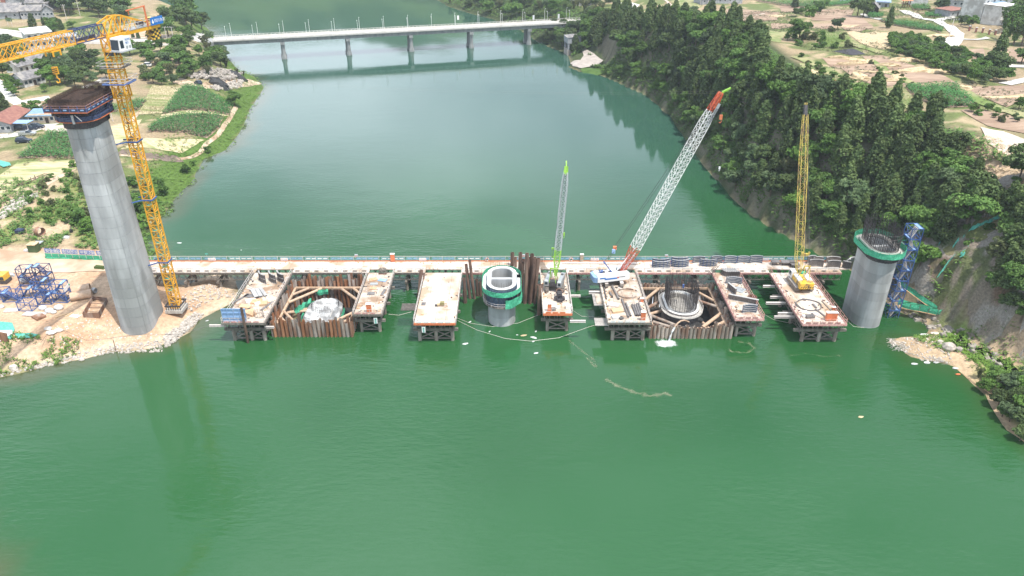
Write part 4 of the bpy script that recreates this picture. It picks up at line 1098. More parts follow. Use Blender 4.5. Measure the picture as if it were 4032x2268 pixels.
def foam(name, cx, cy, rx, ry, label, strength, z=.03, path=None, wid=1.0):
    m = MB(); tone = []
    if path is None:
        n = 30; m.v.append((cx, cy, z)); tone.append(strength)
        for k in range(1, 5):
            for j in range(n):
                a = 2*PI*j/n; m.v.append((cx+rx*k/4*math.cos(a), cy+ry*k/4*math.sin(a), z)); tone.append(strength*(1-(k/4)**1.3))
        for j in range(n): m.f.append((0, 1+j, 1+(j+1) % n))
        for k in range(3):
            for j in range(n): a = 1+k*n; b = a+n; m.f.append((a+j, b+j, b+(j+1) % n, a+(j+1) % n))
    else:
        c = [Vector(P(x, y)) for x, y in path]; pts = []
        for i in range(len(c)-1):
            for q in range(6): pts.append(c[i].lerp(c[i+1], q/6))
        for i, p in enumerate(pts):
            d = (pts[min(i+1, len(pts)-1)]-pts[max(i-1, 0)]).normalized(); nr = Vector((-d.y, d.x, 0)); w = wid*1.8*(1+.5*math.sin(i*1.3))
            for q, tt in ((-1, 0), (0, 1), (1, 0)): m.v.append((p.x+nr.x*w*q, p.y+nr.y*w*q, z)); tone.append(strength*tt)
        for i in range(len(pts)-1):
            for q in range(2): a = 3*i+q; m.f.append((a, a+1, a+4, a+3))
    me = m.mesh(name, fm if path is None else scum); ca = me.color_attributes.new('tone', 'FLOAT_COLOR', 'POINT')
    ca.data.foreach_set('color', np.array([(t, t, t, 1) for t in tone], dtype=np.float32).ravel())
    o = bpy.data.objects.new(name, me); C.objects.link(o); return tag(o, label, None, None, 'stuff')
foam('foam', 32.0, 129.6, 4.2, 2.6, 'white splash foam under the hose jet', 1.0)
foam('foam', 0, 0, 0, 0, 'drifting scum line trailing from the green crane platform', .68, path=[(2240, 1340), (2290, 1380), (2340, 1420), (2350, 1450), (2300, 1400)], wid=.6)
foam('foam', 0, 0, 0, 0, 'ragged scum streak floating in open water', .72, path=[(2385, 1492), (2430, 1520), (2500, 1545), (2560, 1560), (2620, 1548), (2650, 1562)], wid=1.0)
foam('foam', 0, 0, 0, 0, 'curl of scum floating right of the pipe pile cofferdam', .66, path=[(2905, 1345), (2950, 1352), (2970, 1372), (2940, 1390), (2880, 1385), (2870, 1372)], wid=.8)
foam('foam', 0, 0, 0, 0, 'faint scum streak in front of the rightmost platform', .55, path=[(3110, 1400), (3180, 1392), (3240, 1405), (3330, 1398)], wid=.8)
# ------------------------------------------------------------------ lettering
def text_mesh(name, s, size, material, parent, loc, xdir, updir, align='LEFT', ext=.01):
    cu = bpy.data.curves.new(name, 'FONT'); cu.body = s; cu.size = size; cu.extrude = ext; cu.align_x = align; cu.resolution_u = 2
    tmp = bpy.data.objects.new('t', cu); C.objects.link(tmp)
    dg = bpy.context.evaluated_depsgraph_get(); dg.update()
    me = bpy.data.meshes.new_from_object(tmp.evaluated_get(dg)); bpy.data.objects.remove(tmp)
    x = Vector(xdir).normalized(); z = x.cross(Vector(updir)).normalized(); y = z.cross(x)
    mt = Matrix((x, y, z)).transposed().to_4x4(); mt.translation = Vector(loc)-(base_of(parent) if parent else Vector((0, 0, 0)))
    me.transform(mt); me.name = name; me.materials.clear(); me.materials.append(material)
    o = bpy.data.objects.new(name, me); C.objects.link(o); o.parent = parent; return o

# ------------------------------------------------------------------ lattice work
def lattice(name, parent, p0, p1, w, h, bay, mats, up=(0, 0, 1), chord=.13, lace=.07, sec=4, taper0=None, taper1=None, tri=False, cross=True, verts=True, topx=True):
    p0 = Vector(p0); p1 = Vector(p1); d = (p1-p0); L_ = d.length; d.normalize()
    r = d.cross(Vector(up)).normalized(); u = r.cross(d).normalized()
    n = max(1, round(L_/bay))
    def size(t):
        f = 1.0
        if taper0 and t < taper0[0]: f = taper0[1]+(1-taper0[1])*t/taper0[0]
        if taper1 and t > 1-taper1[0]: f = taper1[1]+(1-taper1[1])*(1-t)/taper1[0]
        return f
    def cor(t, i, j):
        f = size(t)
        if tri and j > 0: i = 0
        return p0+d*(L_*t)+r*(w/2*f*i)+u*(h/2*f*j)
    for s0 in range(0, n, sec):
        m = MB(); s1 = min(n, s0+sec)
        for k in range(s0, s1):
            a, b = k/n, (k+1)/n
            for i, j in ((-1, -1), (1, -1), (-1, 1), (1, 1)):
                if tri and (i, j) == (1, 1): continue
                m.bar(cor(a, i, j), cor(b, i, j), chord)
            for (i0, j0, i1, j1) in ((-1, -1, 1, -1), (-1, 1, 1, 1), (-1, -1, -1, 1), (1, -1, 1, 1)):
                if tri and (i0, j0, i1, j1) == (-1, 1, 1, 1): continue
                if verts: m.bar(cor(a, i0, j0), cor(a, i1, j1), lace)
                if j0 == j1 and not topx:
                    m.bar(cor(a, i0, j0), cor(b, i1, j1), lace*.8) if k % 2 else m.bar(cor(a, i1, j1), cor(b, i0, j0), lace*.8)
                elif cross: m.bar(cor(a, i0, j0), cor(b, i1, j1), lace); m.bar(cor(a, i1, j1), cor(b, i0, j0), lace)
                elif k % 2: m.bar(cor(a, i0, j0), cor(b, i1, j1), lace)
                else: m.bar(cor(a, i1, j1), cor(b, i0, j0), lace)
        mt = mats(s0/n) if callable(mats) else mats
        m.build(name, M[mt], parent)

# ------------------------------------------------------------------ tower crane
TC = thing('tower_crane', 'tall yellow tower crane beside the tall pier with a blue jib section', 'tower crane', (-73.1, 139.8, 2.6))
cx, cy = -73.1, 139.8
MB().box((cx, cy, 2.5), (3.6, 3.6, .7)).build('footing', M['conc2'], TC)
m = MB()
for k in range(7): m.box((cx-1.5+.5*k, cy-1.55, 3.35), (.12, .12, 1.1)); m.box((cx-1.5+.5*k, cy+1.55, 3.35), (.12, .12, 1.1))
m.bb(cx-1.7, cx+1.7, cy-1.7, cy-1.5, 3.7, 4.0); m.bb(cx-1.7, cx+1.7, cy+1.5, cy+1.7, 3.7, 4.0); m.bb(cx-1.7, cx-1.5, cy-1.5, cy+1.5, 3.7, 4.0); m.bb(cx+1.5, cx+1.7, cy-1.5, cy+1.5, 3.7, 4.0)
m.build('base_frame', M['dark'], TC)
z = 3.0
while z < 50.5:
    m = MB(); w = .85
    for i in (-1, 1):
        for j in (-1, 1): m.bar((cx+i*w, cy+j*w, z), (cx+i*w, cy+j*w, z+2.78), .2)
    for q in range(2):
        za, zb = z+1.4*q, z+1.4*(q+1)
        cs = [(-w, -w), (w, -w), (w, w), (-w, w)]
        for e in range(4):
            a, b = cs[e], cs[(e+1) % 4]
            if q: a, b = b, a
            m.bar((cx+a[0], cy+a[1], za), (cx+b[0], cy+b[1], zb), .11); m.bar((cx+a[0], cy+a[1], za), (cx+b[0], cy+b[1], za), .11)
    m.build('mast_section', M['yellow'], TC)
    l = MB(); 
    for i in (-.2, .2): l.bar((cx+i, cy+.55, z), (cx+i, cy+.2, z+2.6), .05)
    for q in range(7): l.bar((cx-.2, cy+.5, z+.3+.35*q), (cx+.2, cy+.5, z+.3+.35*q), .04)
    l.bb(cx-.7, cx+.2, cy-.7, cy+.7, z+1.3, z+1.36)
    l.build('ladder', M['teal'] if int(z) % 3 else M['steel'], TC); z += 2.8
for z in (14, 28, 40):
    b = MB(); b.bb(cx-1.15, cx+1.15, cy-1.15, cy-.97, z, z+.25); b.bb(cx-1.15, cx+1.15, cy+.97, cy+1.15, z, z+.25); b.bb(cx-1.15, cx-.97, cy-.97, cy+.97, z, z+.25); b.bb(cx+.97, cx+1.15, cy-.97, cy+.97, z, z+.25)
    b.bar((cx-1.1, cy-1, z+.1), (-75.6, 137.5, z+.1), .2); b.bar((cx-1.1, cy+1, z+.1), (-75.6, 140.5, z+.1), .2); b.build('tie_collar', M['blue'], TC)
# climbing cage
m = MB(); w = 1.15
for i in (-1, 1):
    for j in (-1, 1): m.bar((cx+i*w, cy+j*w, 48.6), (cx+i*w*.8, cy+j*w*.8, 57), .22)
for z in (48.6, 51, 53.4, 55.6):
    for a, b in (((-w, -w), (w, -w)), ((w, -w), (w, w)), ((w, w), (-w, w)), ((-w, w), (-w, -w))): m.bar((cx+a[0], cy+a[1], z), (cx+b[0], cy+b[1], z), .16); m.bar((cx+a[0], cy+a[1], z), (cx+b[0]*.9, cy+b[1]*.9, z+2.3), .1)
m.build('climbing_frame', M['yellow'], TC)
for z, q, wd in ((51.3, 'blue', 2.1), (54.2, 'steel', 1.9)):
    p = MB()
    for i in (-1, 1):
        p.bb(cx-wd, cx+wd, cy+i*wd-.35, cy+i*wd+.35, z, z+.1); p.bb(cx+i*wd-.35, cx+i*wd+.35, cy-wd+.35, cy+wd-.35, z, z+.1)
    p.build('work_platform', M[q], TC)
    g = MB()
    for zz in (.55, 1.1):
        for a, b in (((-1, -1), (1, -1)), ((1, -1), (1, 1)), ((1, 1), (-1, 1)), ((-1, 1), (-1, -1))): g.bar((cx+a[0]*(wd+.35), cy+a[1]*(wd+.35), z+zz), (cx+b[0]*(wd+.35), cy+b[1]*(wd+.35), z+zz), .07)
    g.build('platform_rail', M['railw'], TC)
m = MB(); m.loft([[(cx+1.15*math.cos(a*PI/8), cy+1.15*math.sin(a*PI/8), zz) for a in range(16)] for zz in (56.3, 57.0)]); m.build('slewing_ring', M['dark'], TC)
J = Vector((-.294, -.956, 0)).normalized(); K = Vector((.956, -.294, 0)).normalized()
def jp(t, k, z): return Vector((cx, cy, 0))+J*t+K*k+Vector((0, 0, z))
m = MB()
for i in (-1, 1):
    for j in (-1, 1): m.bar(jp(j*1.0, i*.85, 57.0), jp(j*1.1, i*.75, 59.7), .26); m.bar(jp(j*1.0, i*.85, 57.0), jp(-j*1.1, i*.75, 59.7), .14)
m.bar(jp(-1.2, 0, 57.1), jp(1.2, 0, 57.1), 1.9, .3); m.build('slewing_frame', M['yellow'], TC)
lattice('jib_section', TC, jp(1.2, 0, 60.8), jp(44, 0, 60.8), 1.3, 2.2, 2.3, lambda t: 'bluesec' if t < .13 else 'yellow', chord=.17, lace=.08, sec=3, topx=False)
m = MB(); 
for i in (-.35, .35): m.bar(jp(1.2, i, 59.75), jp(44, i, 59.75), .07)
m.bar(jp(1.2, .45, 59.78), jp(44, .45, 59.78), .5, .05); m.build('jib_walkway', M['yellow'], TC)
MB().bar(jp(6.6, -.7, 59.9), jp(2.2, -.7, 60.1), .3, .5).build('trolley_winch', M['dark'], TC)
# tower head and counter jib
m = MB()
for i in (-.65, .65):
    m.bar(jp(1.2, i, 61.9), jp(-1.6, i*.9, 62.8), .18); m.bar(jp(-1.6, i*.9, 62.8), jp(-3.6, i*.9, 62.7), .18); m.bar(jp(-3.6, i*.9, 62.7), jp(-10.0, i, 60.4), .17)
    m.bar(jp(1.2, i, 61.9), jp(.6, i, 59.7), .18); m.bar(jp(.6, i, 59.7), jp(-1.6, i*.9, 62.8), .2); m.bar(jp(-1.6, i*.9, 62.8), jp(-2.2, i, 59.7), .2); m.bar(jp(-2.2, i, 59.7), jp(-3.6, i*.9, 62.7), .12); m.bar(jp(-3.6, i*.9, 62.7), jp(-4.2, i, 59.7), .16); m.bar(jp(-6, i, 61.8), jp(-4.4, i, 59.8), .1); m.bar(jp(-6, i, 61.8), jp(-6.6, i, 59.8), .1)
for t, z in ((1.2, 61.9), (-1.6, 62.8), (-3.6, 62.7)): m.bar(jp(t, -.65, z), jp(t, .65, z), .14)
m.build('tower_head', M['yellow'], TC)
for i in (-.8, .8): MB().bar(jp(1.0, i, 59.5), jp(-12.6, i, 59.5), .22, .62).build('counter_jib_girder', M['yellow'], TC)
MB().bar(jp(-4.5, 0, 59.86), jp(-13.2, 0, 59.86), 1.9, .08).build('machinery_deck', M['silver'], TC)
g = MB()
for i in (-1, 1):
    for zz in (.55, 1.1): g.bar(jp(-3.6, i*1.05, 59.9+zz), jp(-13.2, i*1.05, 59.9+zz), .06)
    for q in range(7): g.bar(jp(-3.6-1.6*q, i*1.05, 59.9), jp(-3.6-1.6*q, i*1.05, 61.0), .06)
g.build('deck_rail', M['railw'], TC)
MB().bar(jp(-8.4, -.6, 60.5), jp(-8.4, .6, 60.5), .85, n=12).build('hoist_drum', M['dark'], TC)
MB().bar(jp(-9.4, -.5, 60.4), jp(-9.4, .3, 60.4), .6, n=10).build('hoist_motor', M['silver'], TC)
MB().bar(jp(-10.8, -.2, 60.5), jp(-11.9, -.2, 60.5), 1.2, 1.2).build('control_cabinet', M['bodyyel'], TC)
sg = MB(); sg.bar(jp(-10.0, 1.16, 60.55), jp(-13.3, 1.16, 60.55), .08, 1.45); SB = sg.build('sign_board', M['signblue'], TC)
text_mesh('lettering', '四川水发', .74, M['white'], TC, jp(-10.95, 1.22, 60.30), -J, (0, 0, 1))
m = MB(); c0 = jp(-10.5, 1.23, 60.48)
m.add([c0+(-J)*(.26*math.cos(a))+Vector((0, 0, .3*math.sin(a)-.05)) for a in [k*PI/5+PI for k in range(6)]]+[c0+Vector((0, 0, .5))], [tuple(range(7))]); m.build('drop_logo', M['white'], TC)
for q in range(4):
    for k in range(5):
        MB().bar(jp(-10.5-.58*q, -.7, 58.95-.42*k), jp(-10.5-.58*q, .75, 58.95-.42*k), .52, .36).build('counterweight_slab', M['ctrwt'] if (k+q) % 2 else M['bodyyel'], TC)
for q in range(2):
    m = MB()
    for i in (-1, 1): m.bar(jp(-10.18, .0, 58.75-.95*q), jp(-10.18, i*.62, 58.2-.95*q), .05, .3)
    m.build('chevron_mark', M['bodyyel'], TC)
m = MB(); m.bar(jp(-9.3, 1.0, 59.8), jp(-9.3, 1.0, 63.6), .26); m.bar(jp(-9.5, 1.0, 63.5), jp(-5.2, .4, 63.2), .2); m.bar(jp(-5.7, .45, 63.2), jp(-5.7, .45, 62.4), .12); m.build('davit', M['orange'], TC)
# operator cab
cb = MB(); x0, x1 = 1.25, 3.2
def cabp(a, b, z): return jp(b, a, z)
v = [cabp(x0, -1.7, 57.3), cabp(x1, -1.7, 57.3), cabp(x1, 1.3, 57.3), cabp(x0, 1.3, 57.3), cabp(x0, -1.7, 59.5), cabp(x1, -1.7, 59.5), cabp(x1, 1.0, 59.5), cabp(x0, 1.0, 59.5)]
cb.add(v, [(3, 2, 1, 0), (4, 5, 6, 7), (0, 1, 5, 4), (1, 2, 6, 5), (2, 3, 7, 6), (3, 0, 4, 7)]); cab = cb.build('cab', M['white'], TC)
w_ = MB(); w_.add([cabp(x0+.1, 1.33, 57.5), cabp(x1-.15, 1.33, 57.5), cabp(x1-.15, 1.1, 59.2), cabp(x0+.1, 1.1, 59.2)], [(0, 1, 2, 3)]); w_.build('windscreen', M['glass'], cab)
w_ = MB(); w_.bar(cabp(x1+.015, .15, 58.4), cabp(x1+.015, .95, 58.4), .02, 1.3); w_.build('side_window', M['glass'], cab)
for q in (0, .75): MB().bar(cabp(x1+.02, -.75-q, 57.75), cabp(x1+.02, -.3-q, 57.75), .02, .5).build('vent_grille', M['silver'], cab)
text_mesh('lettering', 'XCMG', .42, M['signblue'], cab, cabp(x1+.03, -.35, 58.95), -J, (0, 0, 1))
text_mesh('lettering', '徐工', .40, M['signblue'], cab, cabp(x1+.03, -.35, 58.4), -J, (0, 0, 1))
MB().bar(cabp(x0-.2, -.2, 57.2), cabp(x1+.5, -.2, 57.2), 3.6, .12).build('cab_platform', M['silver'], TC)
# trolley, ropes and hook
tr = MB(); tr.bar(jp(11.5, 0, 59.4), jp(13.4, 0, 59.4), 1.7, .22)
for t in (11.7, 13.2):
    tr.bar(jp(t, -.8, 59.4), jp(t, -.8, 58.6), .2); tr.bar(jp(t, .8, 59.4), jp(t, .8, 58.6), .2)
tr.build('trolley', M['yellow'], TC)
hx, hy = jp(13.0, 0, 0)[:2]
rp = MB()
for i in (-.25, .25): rp.bar(jp(13.0+i, 0, 59.3), jp(13.0+i, 0, 56.7), .035)
rp.build('hoist_rope', M['dark'], TC)
hk = MB(); hk.box((hx, hy, 56.3), (.9, .4, 1.2)); hk.bar((hx, hy, 55.9), (hx, hy, 55.0), .25, n=8); hk.tube([(hx, hy, 55.1), (hx+.3, hy, 54.8), (hx+.25, hy, 54.35), (hx-.1, hy, 54.2), (hx-.32, hy, 54.45)], .12, 6)
hk.build('hook_block', M['yellow'], TC)
for q in range(3): MB().bar((hx-.45, hy-.22, 55.85+.3*q), (hx+.45, hy-.22, 56.05+.3*q), .02, .12).build('warning_stripe', M['black'], TC)

# ------------------------------------------------------------------ crawler cranes
def crawler(name_lab, root, foot, tip, bodym, boomm, bw, bay, track_rz, track_w=1.75, track_l=5.6, cabside=-1, gantry=None, body='two', scale=1.0, group='crawler cranes working on the trestle'):
    foot = Vector(foot); tip = Vector(tip)
    t = thing('crawler_crane', name_lab, 'crane', root, group)
    h = Vector((tip.x-foot.x, tip.y-foot.y, 0)).normalized(); s = Vector((h.y, -h.x, 0))     # forward, right
    r = Vector(root); S = scale
    def q(f, a, z): return r+h*(f*S)+s*(a*S)+Vector((0, 0, z*S))
    th = Vector((-math.sin(track_rz), math.cos(track_rz), 0)); ts = Vector((th.y, -th.x, 0))
    for i in (-1, 1):
        m = MB(); prof = []
        for (u, z) in ((-track_l/2, .35), (-track_l/2+.15, .8), (-track_l/2+.5, 1.0), (track_l/2-.5, 1.0), (track_l/2-.15, .8), (track_l/2, .35), (track_l/2-.3, .02), (-track_l/2+.3, .02)): prof.append((u, z))
        rings = [[r+ts*(i*track_w+k)+th*u+Vector((0, 0, z)) for u, z in prof] for k in (-.36, .36)]
        m.loft(rings); m.build('track', M['steel'], t)
        m = MB()
        for k in range(int(track_l/.42)):
            u = -track_l/2+.35+.42*k; m.box(tuple(r+ts*(i*track_w)+th*u+Vector((0, 0, 1.02))), (.76, .3, .07), math.atan2(ts.y, ts.x))
        m.build('track_shoe', M['railw'] if boomm != 'D' else M['steel'], t, kind='stuff')
    m = MB(); a = math.atan2(ts.y, ts.x); m.box(tuple(r+Vector((0, 0, .75))), (track_w*2, 1.8, .5), a); m.build('carbody', M['dark'], t)
    MB().bar(tuple(r+Vector((0, 0, .95))), tuple(r+Vector((0, 0, 1.25))), 1.9, n=14).build('turntable', M['dark'], t)
    return t, q, h, s
def boom_parts(t, foot, tip, w, bay, mats, tipmat, headlen=1.6):
    foot = Vector(foot); tip = Vector(tip)
    lattice('boom_section', t, foot, tip, w, w, bay, mats, chord=.12, lace=.06, sec=5, taper0=(.14, .3), taper1=(.16, .45))
    d = (tip-foot).normalized(); r = d.cross(Vector((0, 0, 1))).normalized()
    MB().bar(tip-d*headlen, tip+d*.2, .75, .8).build('boom_head', M[tipmat], t)
    for k in (-.2, .2): MB().bar(tip+r*k-r*.04, tip+r*k+r*.04, .8, n=12).build('sheave', M['dark'], t)
def ropes(t, segs, w=.045, nm='rope'):
    for a, b in segs: MB().bar(a, b, w, n=4).build(nm, M['dark'], t)
def block(t, p, mt='orange', s=1.0, nm='hook_block'):
    p = Vector(p); m = MB(); m.box(p, (.5*s, .3*s, .8*s)); m.tube([p+Vector((0, 0, -.4*s)), p+Vector((.22*s, 0, -.7*s)), p+Vector((0, 0, -.98*s)), p+Vector((-.22*s, 0, -.85*s))], .08*s, 5); m.build(nm, M[mt], t)

# green boom crane
r0 = P(2183, 1128, 5.1); foot = Vector((r0.x+.25, r0.y+1.6, 7.0)); tip = Vector((11.9, 155.2, 29.2))
t, q, h, s = crawler('crawler crane with a slim lime green and grey boom on the narrow middle platform', r0, foot, tip, 'silver', 'D', 1.2, 1.1, 0)
bod = MB(); 
for sx, w, mm in ((-1.35, 1.0, 0), (1.5, .95, 0)):
    b = MB(); b.loft([[q(f, sx+a, z) for f, a in ((-2.6, -w/2), (2.2, -w/2), (2.2, w/2), (-2.6, w/2))] for z in (1.3, 2.5)]+[[q(f, sx+a, 2.75) for f, a in ((-2.3, -w/2+.1), (1.9, -w/2+.1), (1.9, w/2-.1), (-2.3, w/2-.1))]]); o = b.build('engine_house' if sx < 0 else 'cab', M['silver'], t)
    g = MB(); g.bar(q(-2.63, sx-.3, 2.0), q(-2.63, sx+.3, 2.0), .02, .6); g.build('vent' if sx < 0 else 'rear_window', M['glass'], o)
    g = MB(); g.bar(q(.6, sx, 2.78), q(1.3, sx, 2.78), .6, .1, n=10); g.build('exhaust_cover', M['dark'], o)
MB().bar(q(-2.4, 0, 1.9), q(-1.2, 0, 1.9), 1.7, 1.1).build('winch_deck', M['dark'], t)
MB().bar(q(-1.0, -.8, 2.2), q(-1.0, .8, 2.2), .8, n=12).build('winch_drum', M['rust2'], t)
m = MB(); 
for i in (-.7, .7): m.bar(q(-.4, i, 2.2), q(-2.2, i*.8, 5.6), .16); m.bar(q(-2.4, i, 2.2), q(-2.2, i*.8, 5.6), .12)
m.bar(q(-2.2, -.7, 5.6), q(-2.2, .7, 5.6), .18); m.build('gantry', M['lime'], t)
boom_parts(t, foot, tip, 1.25, 1.15, lambda u: 'lime' if (u < .22 or u > .72) else 'silver', 'lime')
ropes(t, [(q(-2.2, -.5, 5.6), tip+Vector((-.2, 0, 0))), (q(-2.2, .5, 5.6), tip+Vector((.2, 0, 0))), (tip+Vector((0, .5, 0)), tip+Vector((0, .6, -16)))])
block(t, tip+Vector((0, .6, -16.4)), 'lime')
m = MB(); p = foot+(tip-foot)*.25+Vector((-1.0, .2, 0)); m.box(p, (.9, .4, .35)); m.bar(p+Vector((-.3, 0, 0)), p+Vector((-.3, 0, -2)), .07); m.bar(p+Vector((.3, 0, 0)), p+Vector((.3, 0, -2)), .07); m.box(p+Vector((0, 0, -2.1)), (.8, .3, .3)); m.build('sheave_block', M['lime'], t)
m = MB(); m.bar(tip+Vector((0, 0, 0)), tip+Vector((0, .9, 1.1)), .25); m.build('boom_point', M['lime'], t)

# white crane with red ended boom
r0 = P(2412, 1112, 5.1)
foot = r0+Vector((1.9, .5, 2.2)); tip = V(2838, 366, foot.y+4.2)
t, q, h, s = crawler('big crawler crane with white body and leaning white lattice boom tipped in red', r0, foot, tip, 'white', 'E', 1.8, 1.4, 0.03, track_w=1.7, track_l=5.2)
b = MB()
b.loft([[q(f, a, z) for f, a in ((-4.2, .35), (-4.2, 1.75), (2.9, 1.75), (3.4, 1.35), (3.4, .5), (2.9, .35))] for z in (1.3, 2.6)]+[[q(f, a, 2.95) for f, a in ((-4.0, .5), (-4.0, 1.6), (2.6, 1.6), (3.0, 1.3), (3.0, .6), (2.7, .5))]])
o = b.build('body', M['white'], t)
for f0, f1, z, hh, mm in ((-2.6, .3, 2.0, .34, 'signblue'), (-3.7, -2.4, 2.3, .3, 'signblue'), (.3, .7, 2.1, .34, 'red'), (.7, 2.2, 2.2, .12, 'dark')): MB().bar(q(f0, 1.77, z), q(f1, 1.77, z), .02, hh).build('side_stripe', M[mm], o)
MB().bar(q(2.95, .4, 2.2), q(2.95, 1.55, 2.2), .25, .9).build('rear_window', M['white'], o)
b = MB(); b.loft([[q(f, a, z) for f, a in ((-4.2, -1.75), (-4.2, -.35), (1.0, -.35), (1.0, -1.75))] for z in (1.3, 2.5)]); b.build('engine_house', M['white'], t)
b = MB(); b.loft([[q(f, a, z) for f, a in ((1.2, -1.75), (1.2, -.75), (3.2, -.75), (3.2, -1.75))] for z in (1.3, 2.9)]); o = b.build('cab', M['silver'], t)
MB().bar(q(3.22, -1.65, 2.2), q(3.22, -.85, 2.2), .03, 1.1).build('windscreen', M['glass'], o)
b = MB(); b.loft([[q(f, a, z) for f, a in ((-5.0, -1.2), (-5.0, 1.2), (-4.25, 1.75), (-4.25, -1.75))] for z in (1.25, 2.5)]); b.build('counterweight', M['palebl'], t)
MB().bar(q(-3.2, -.4, 2.9), q(-2.4, -.4, 2.9), .8, n=12).build('radiator_fan', M['blue'], t)
for f in (-2.2, -.6): MB().bar(q(f, -.5, 2.5), q(f, .5, 2.5), .9, n=12).build('winch_drum', M['dark'], t)
m = MB(); gt = V(2380, 1034, r0.y)
for i in (-.55, .55): m.bar(q(-.2, i, 2.4), gt+s*i*.7, .2)
m.bar(gt-s*.5, gt+s*.5, .25); m.build('gantry', M['blue'], t)
m = MB()
for i in (-.5, .5): m.bar(q(-3.9, i, 2.4), gt+s*i*.6, .05)
m.build('backstay', M['railw'], t)
bd = (tip-foot); ln = bd.length
boom_parts(t, foot, tip, 1.75, 1.3, lambda u: 'red' if (u < .13 or u > .80) else 'whitemetal', 'orange', 3.2)
pb = gt.lerp(tip, .03)+Vector((1.2, 0, 1.6)); pc = V(2421, 976, r0.y+.6)
ropes(t, [(gt+s*.3, pb+s*.3), (gt-s*.3, pb-s*.3), (pb+s*.3, pc+s*.2), (pb-s*.3, pc-s*.2), (pc+s*.35, tip+s*.5), (pc-s*.35, tip-s*.5)], .06)
MB().box(pb, (.7, .5, .9)).build('pulley_block', M['palebl'], t); MB().box(pc, (.75, .6, .7)).build('pulley_block', M['orange'], t)
m = MB(); bm = foot.lerp(tip, .12); m.bar(foot+Vector((.0, 0, .2)), bm+Vector((.7, 0, 0)), .22); m.build('boom_stop', M['whitemetal'], t)
m = MB(); m.bar(q(.4, 0, 2.4), foot.lerp(tip, .15), .16); m.build('backstop', M['white'], t)
dd = bd.normalized(); ssd = dd.cross(Vector((0, 0, 1))).normalized(); uu = ssd.cross(dd)
sb = MB(); pa = foot.lerp(tip, .835)-s*0; sgn = 1 if ssd.y < 0 else -1
base = pa+ssd*(.95*sgn)-uu*.42
sb.bar(base, base+dd*5.2, .05, .62); so = sb.build('sign_board', M['silver'], t)
text_mesh('lettering', 'ZOOMLION', .62, M['black'], so, base+dd*.8-uu*.22+ssd*(.06*sgn), dd, uu if sgn > 0 else uu)
m = MB(); m.bar(tip, tip+Vector((1.9, 0, 1.0)), .5, .3); m.bar(tip-Vector((.2, 0, .4)), tip+Vector((1.9, 0, .9)), .12); m.build('tip_extension', M['lime'], t)
ropes(t, [(tip+Vector((1.9, 0, 1.0)), tip+Vector((1.9, 0, -15.5))), (tip+Vector((.7, 0, 0)), tip+Vector((.7, 0, -4.6)))])
block(t, tip+Vector((1.9, 0, -16)), 'white', .7); block(t, tip+Vector((.7, 0, -5)), 'orange', 1.2)

# yellow crane
r0 = P(3148, 1124, 5.1); foot = Vector((r0.x+.1, r0.y+2.0, 7.0)); tip = Vector((63.9, 161.0, 41.5))
t, q, h, s = crawler('crawler crane with a yellow body and tall thin yellow boom on the rightmost platform', r0, foot, tip, 'bodyyel', 'G', 1.4, 1.2, .04, track_w=1.65, track_l=5.8)
b = MB(); b.loft([[q(f, a, z) for f, a in ((-3.0, -1.55), (-3.0, 1.55), (1.0, 1.55), (1.0, -1.55))] for z in (1.3, 2.3)]); b.build('body', M['bodyyel'], t)
for a in (-1.0, 1.0): MB().bar(q(-2.2, a, 2.45), q(.6, a, 2.45), 1.0, .3).build('engine_cover', M['whitemetal'], t)
b = MB(); b.loft([[q(f, a, z) for f, a in ((-3.7, -1.5), (-3.7, 1.5), (-3.05, 1.6), (-3.05, -1.6))] for z in (1.1, 2.35)]); o = b.build('counterweight', M['bodyyel'], t)
for k in range(6): MB().bar(q(-3.72, -1.3+.5*k, 1.3), q(-3.72, -1.05+.5*k, 1.7), .02, .18).build('warning_stripe', M['black'], o)
b = MB(); b.loft([[q(f, a, z) for f, a in ((1.1, -1.75), (1.1, -.75), (2.9, -.75), (2.9, -1.75))] for z in (1.3, 2.9)]); o = b.build('cab', M['whitemetal'], t)
MB().bar(q(2.93, -1.65, 2.2), q(2.93, -.85, 2.2), .03, 1.1).build('windscreen', M['glass'], o); MB().bar(q(1.5, -1.77, 2.2), q(2.6, -1.77, 2.2), .03, .9).build('side_window', M['glass'], o)
MB().bar(q(1.6, .4, 2.3), q(1.6, 1.4, 2.3), .9, n=12).build('winch_drum', M['green'], t)
m = MB()
for i in (-.7, .7): m.bar(q(.2, i, 2.3), q(-1.9, i*.8, 5.8), .18); m.bar(q(-2.6, i, 2.3), q(-1.9, i*.8, 5.8), .12)
m.bar(q(-1.9, -.7, 5.8), q(-1.9, .7, 5.8), .2); m.build('gantry', M['yellow2'], t)
lattice('boom_section', t, foot, tip-(tip-foot).normalized()*2.2, 1.45, 1.45, 1.7, 'yellow2', topx=False, chord=.10, lace=.045, sec=5, taper0=(.1, .45), taper1=(.3, .6), cross=True)
d = (tip-foot).normalized(); MB().bar(tip-d*2.3, tip-d*.2, .7, .7).build('boom_head', M['dark'], t)
for k in (-.2, .2): MB().bar(tip+Vector((k-.04, 0, 0)), tip+Vector((k+.04, 0, 0)), .7, n=12).build('sheave', M['yellow2'], t)
ropes(t, [(q(-1.9, -.5, 5.8), tip+Vector((-.3, 0, 0))), (q(-1.9, .5, 5.8), tip+Vector((.3, 0, 0)))], .05)
hb = V(3172, 1002, 159.0)
ropes(t, [(tip+Vector((.25, .4, 0)), hb+Vector((-.1, 0, 0))), (tip+Vector((.45, .4, 0)), hb+Vector((.6, 0, 0)))], .06)
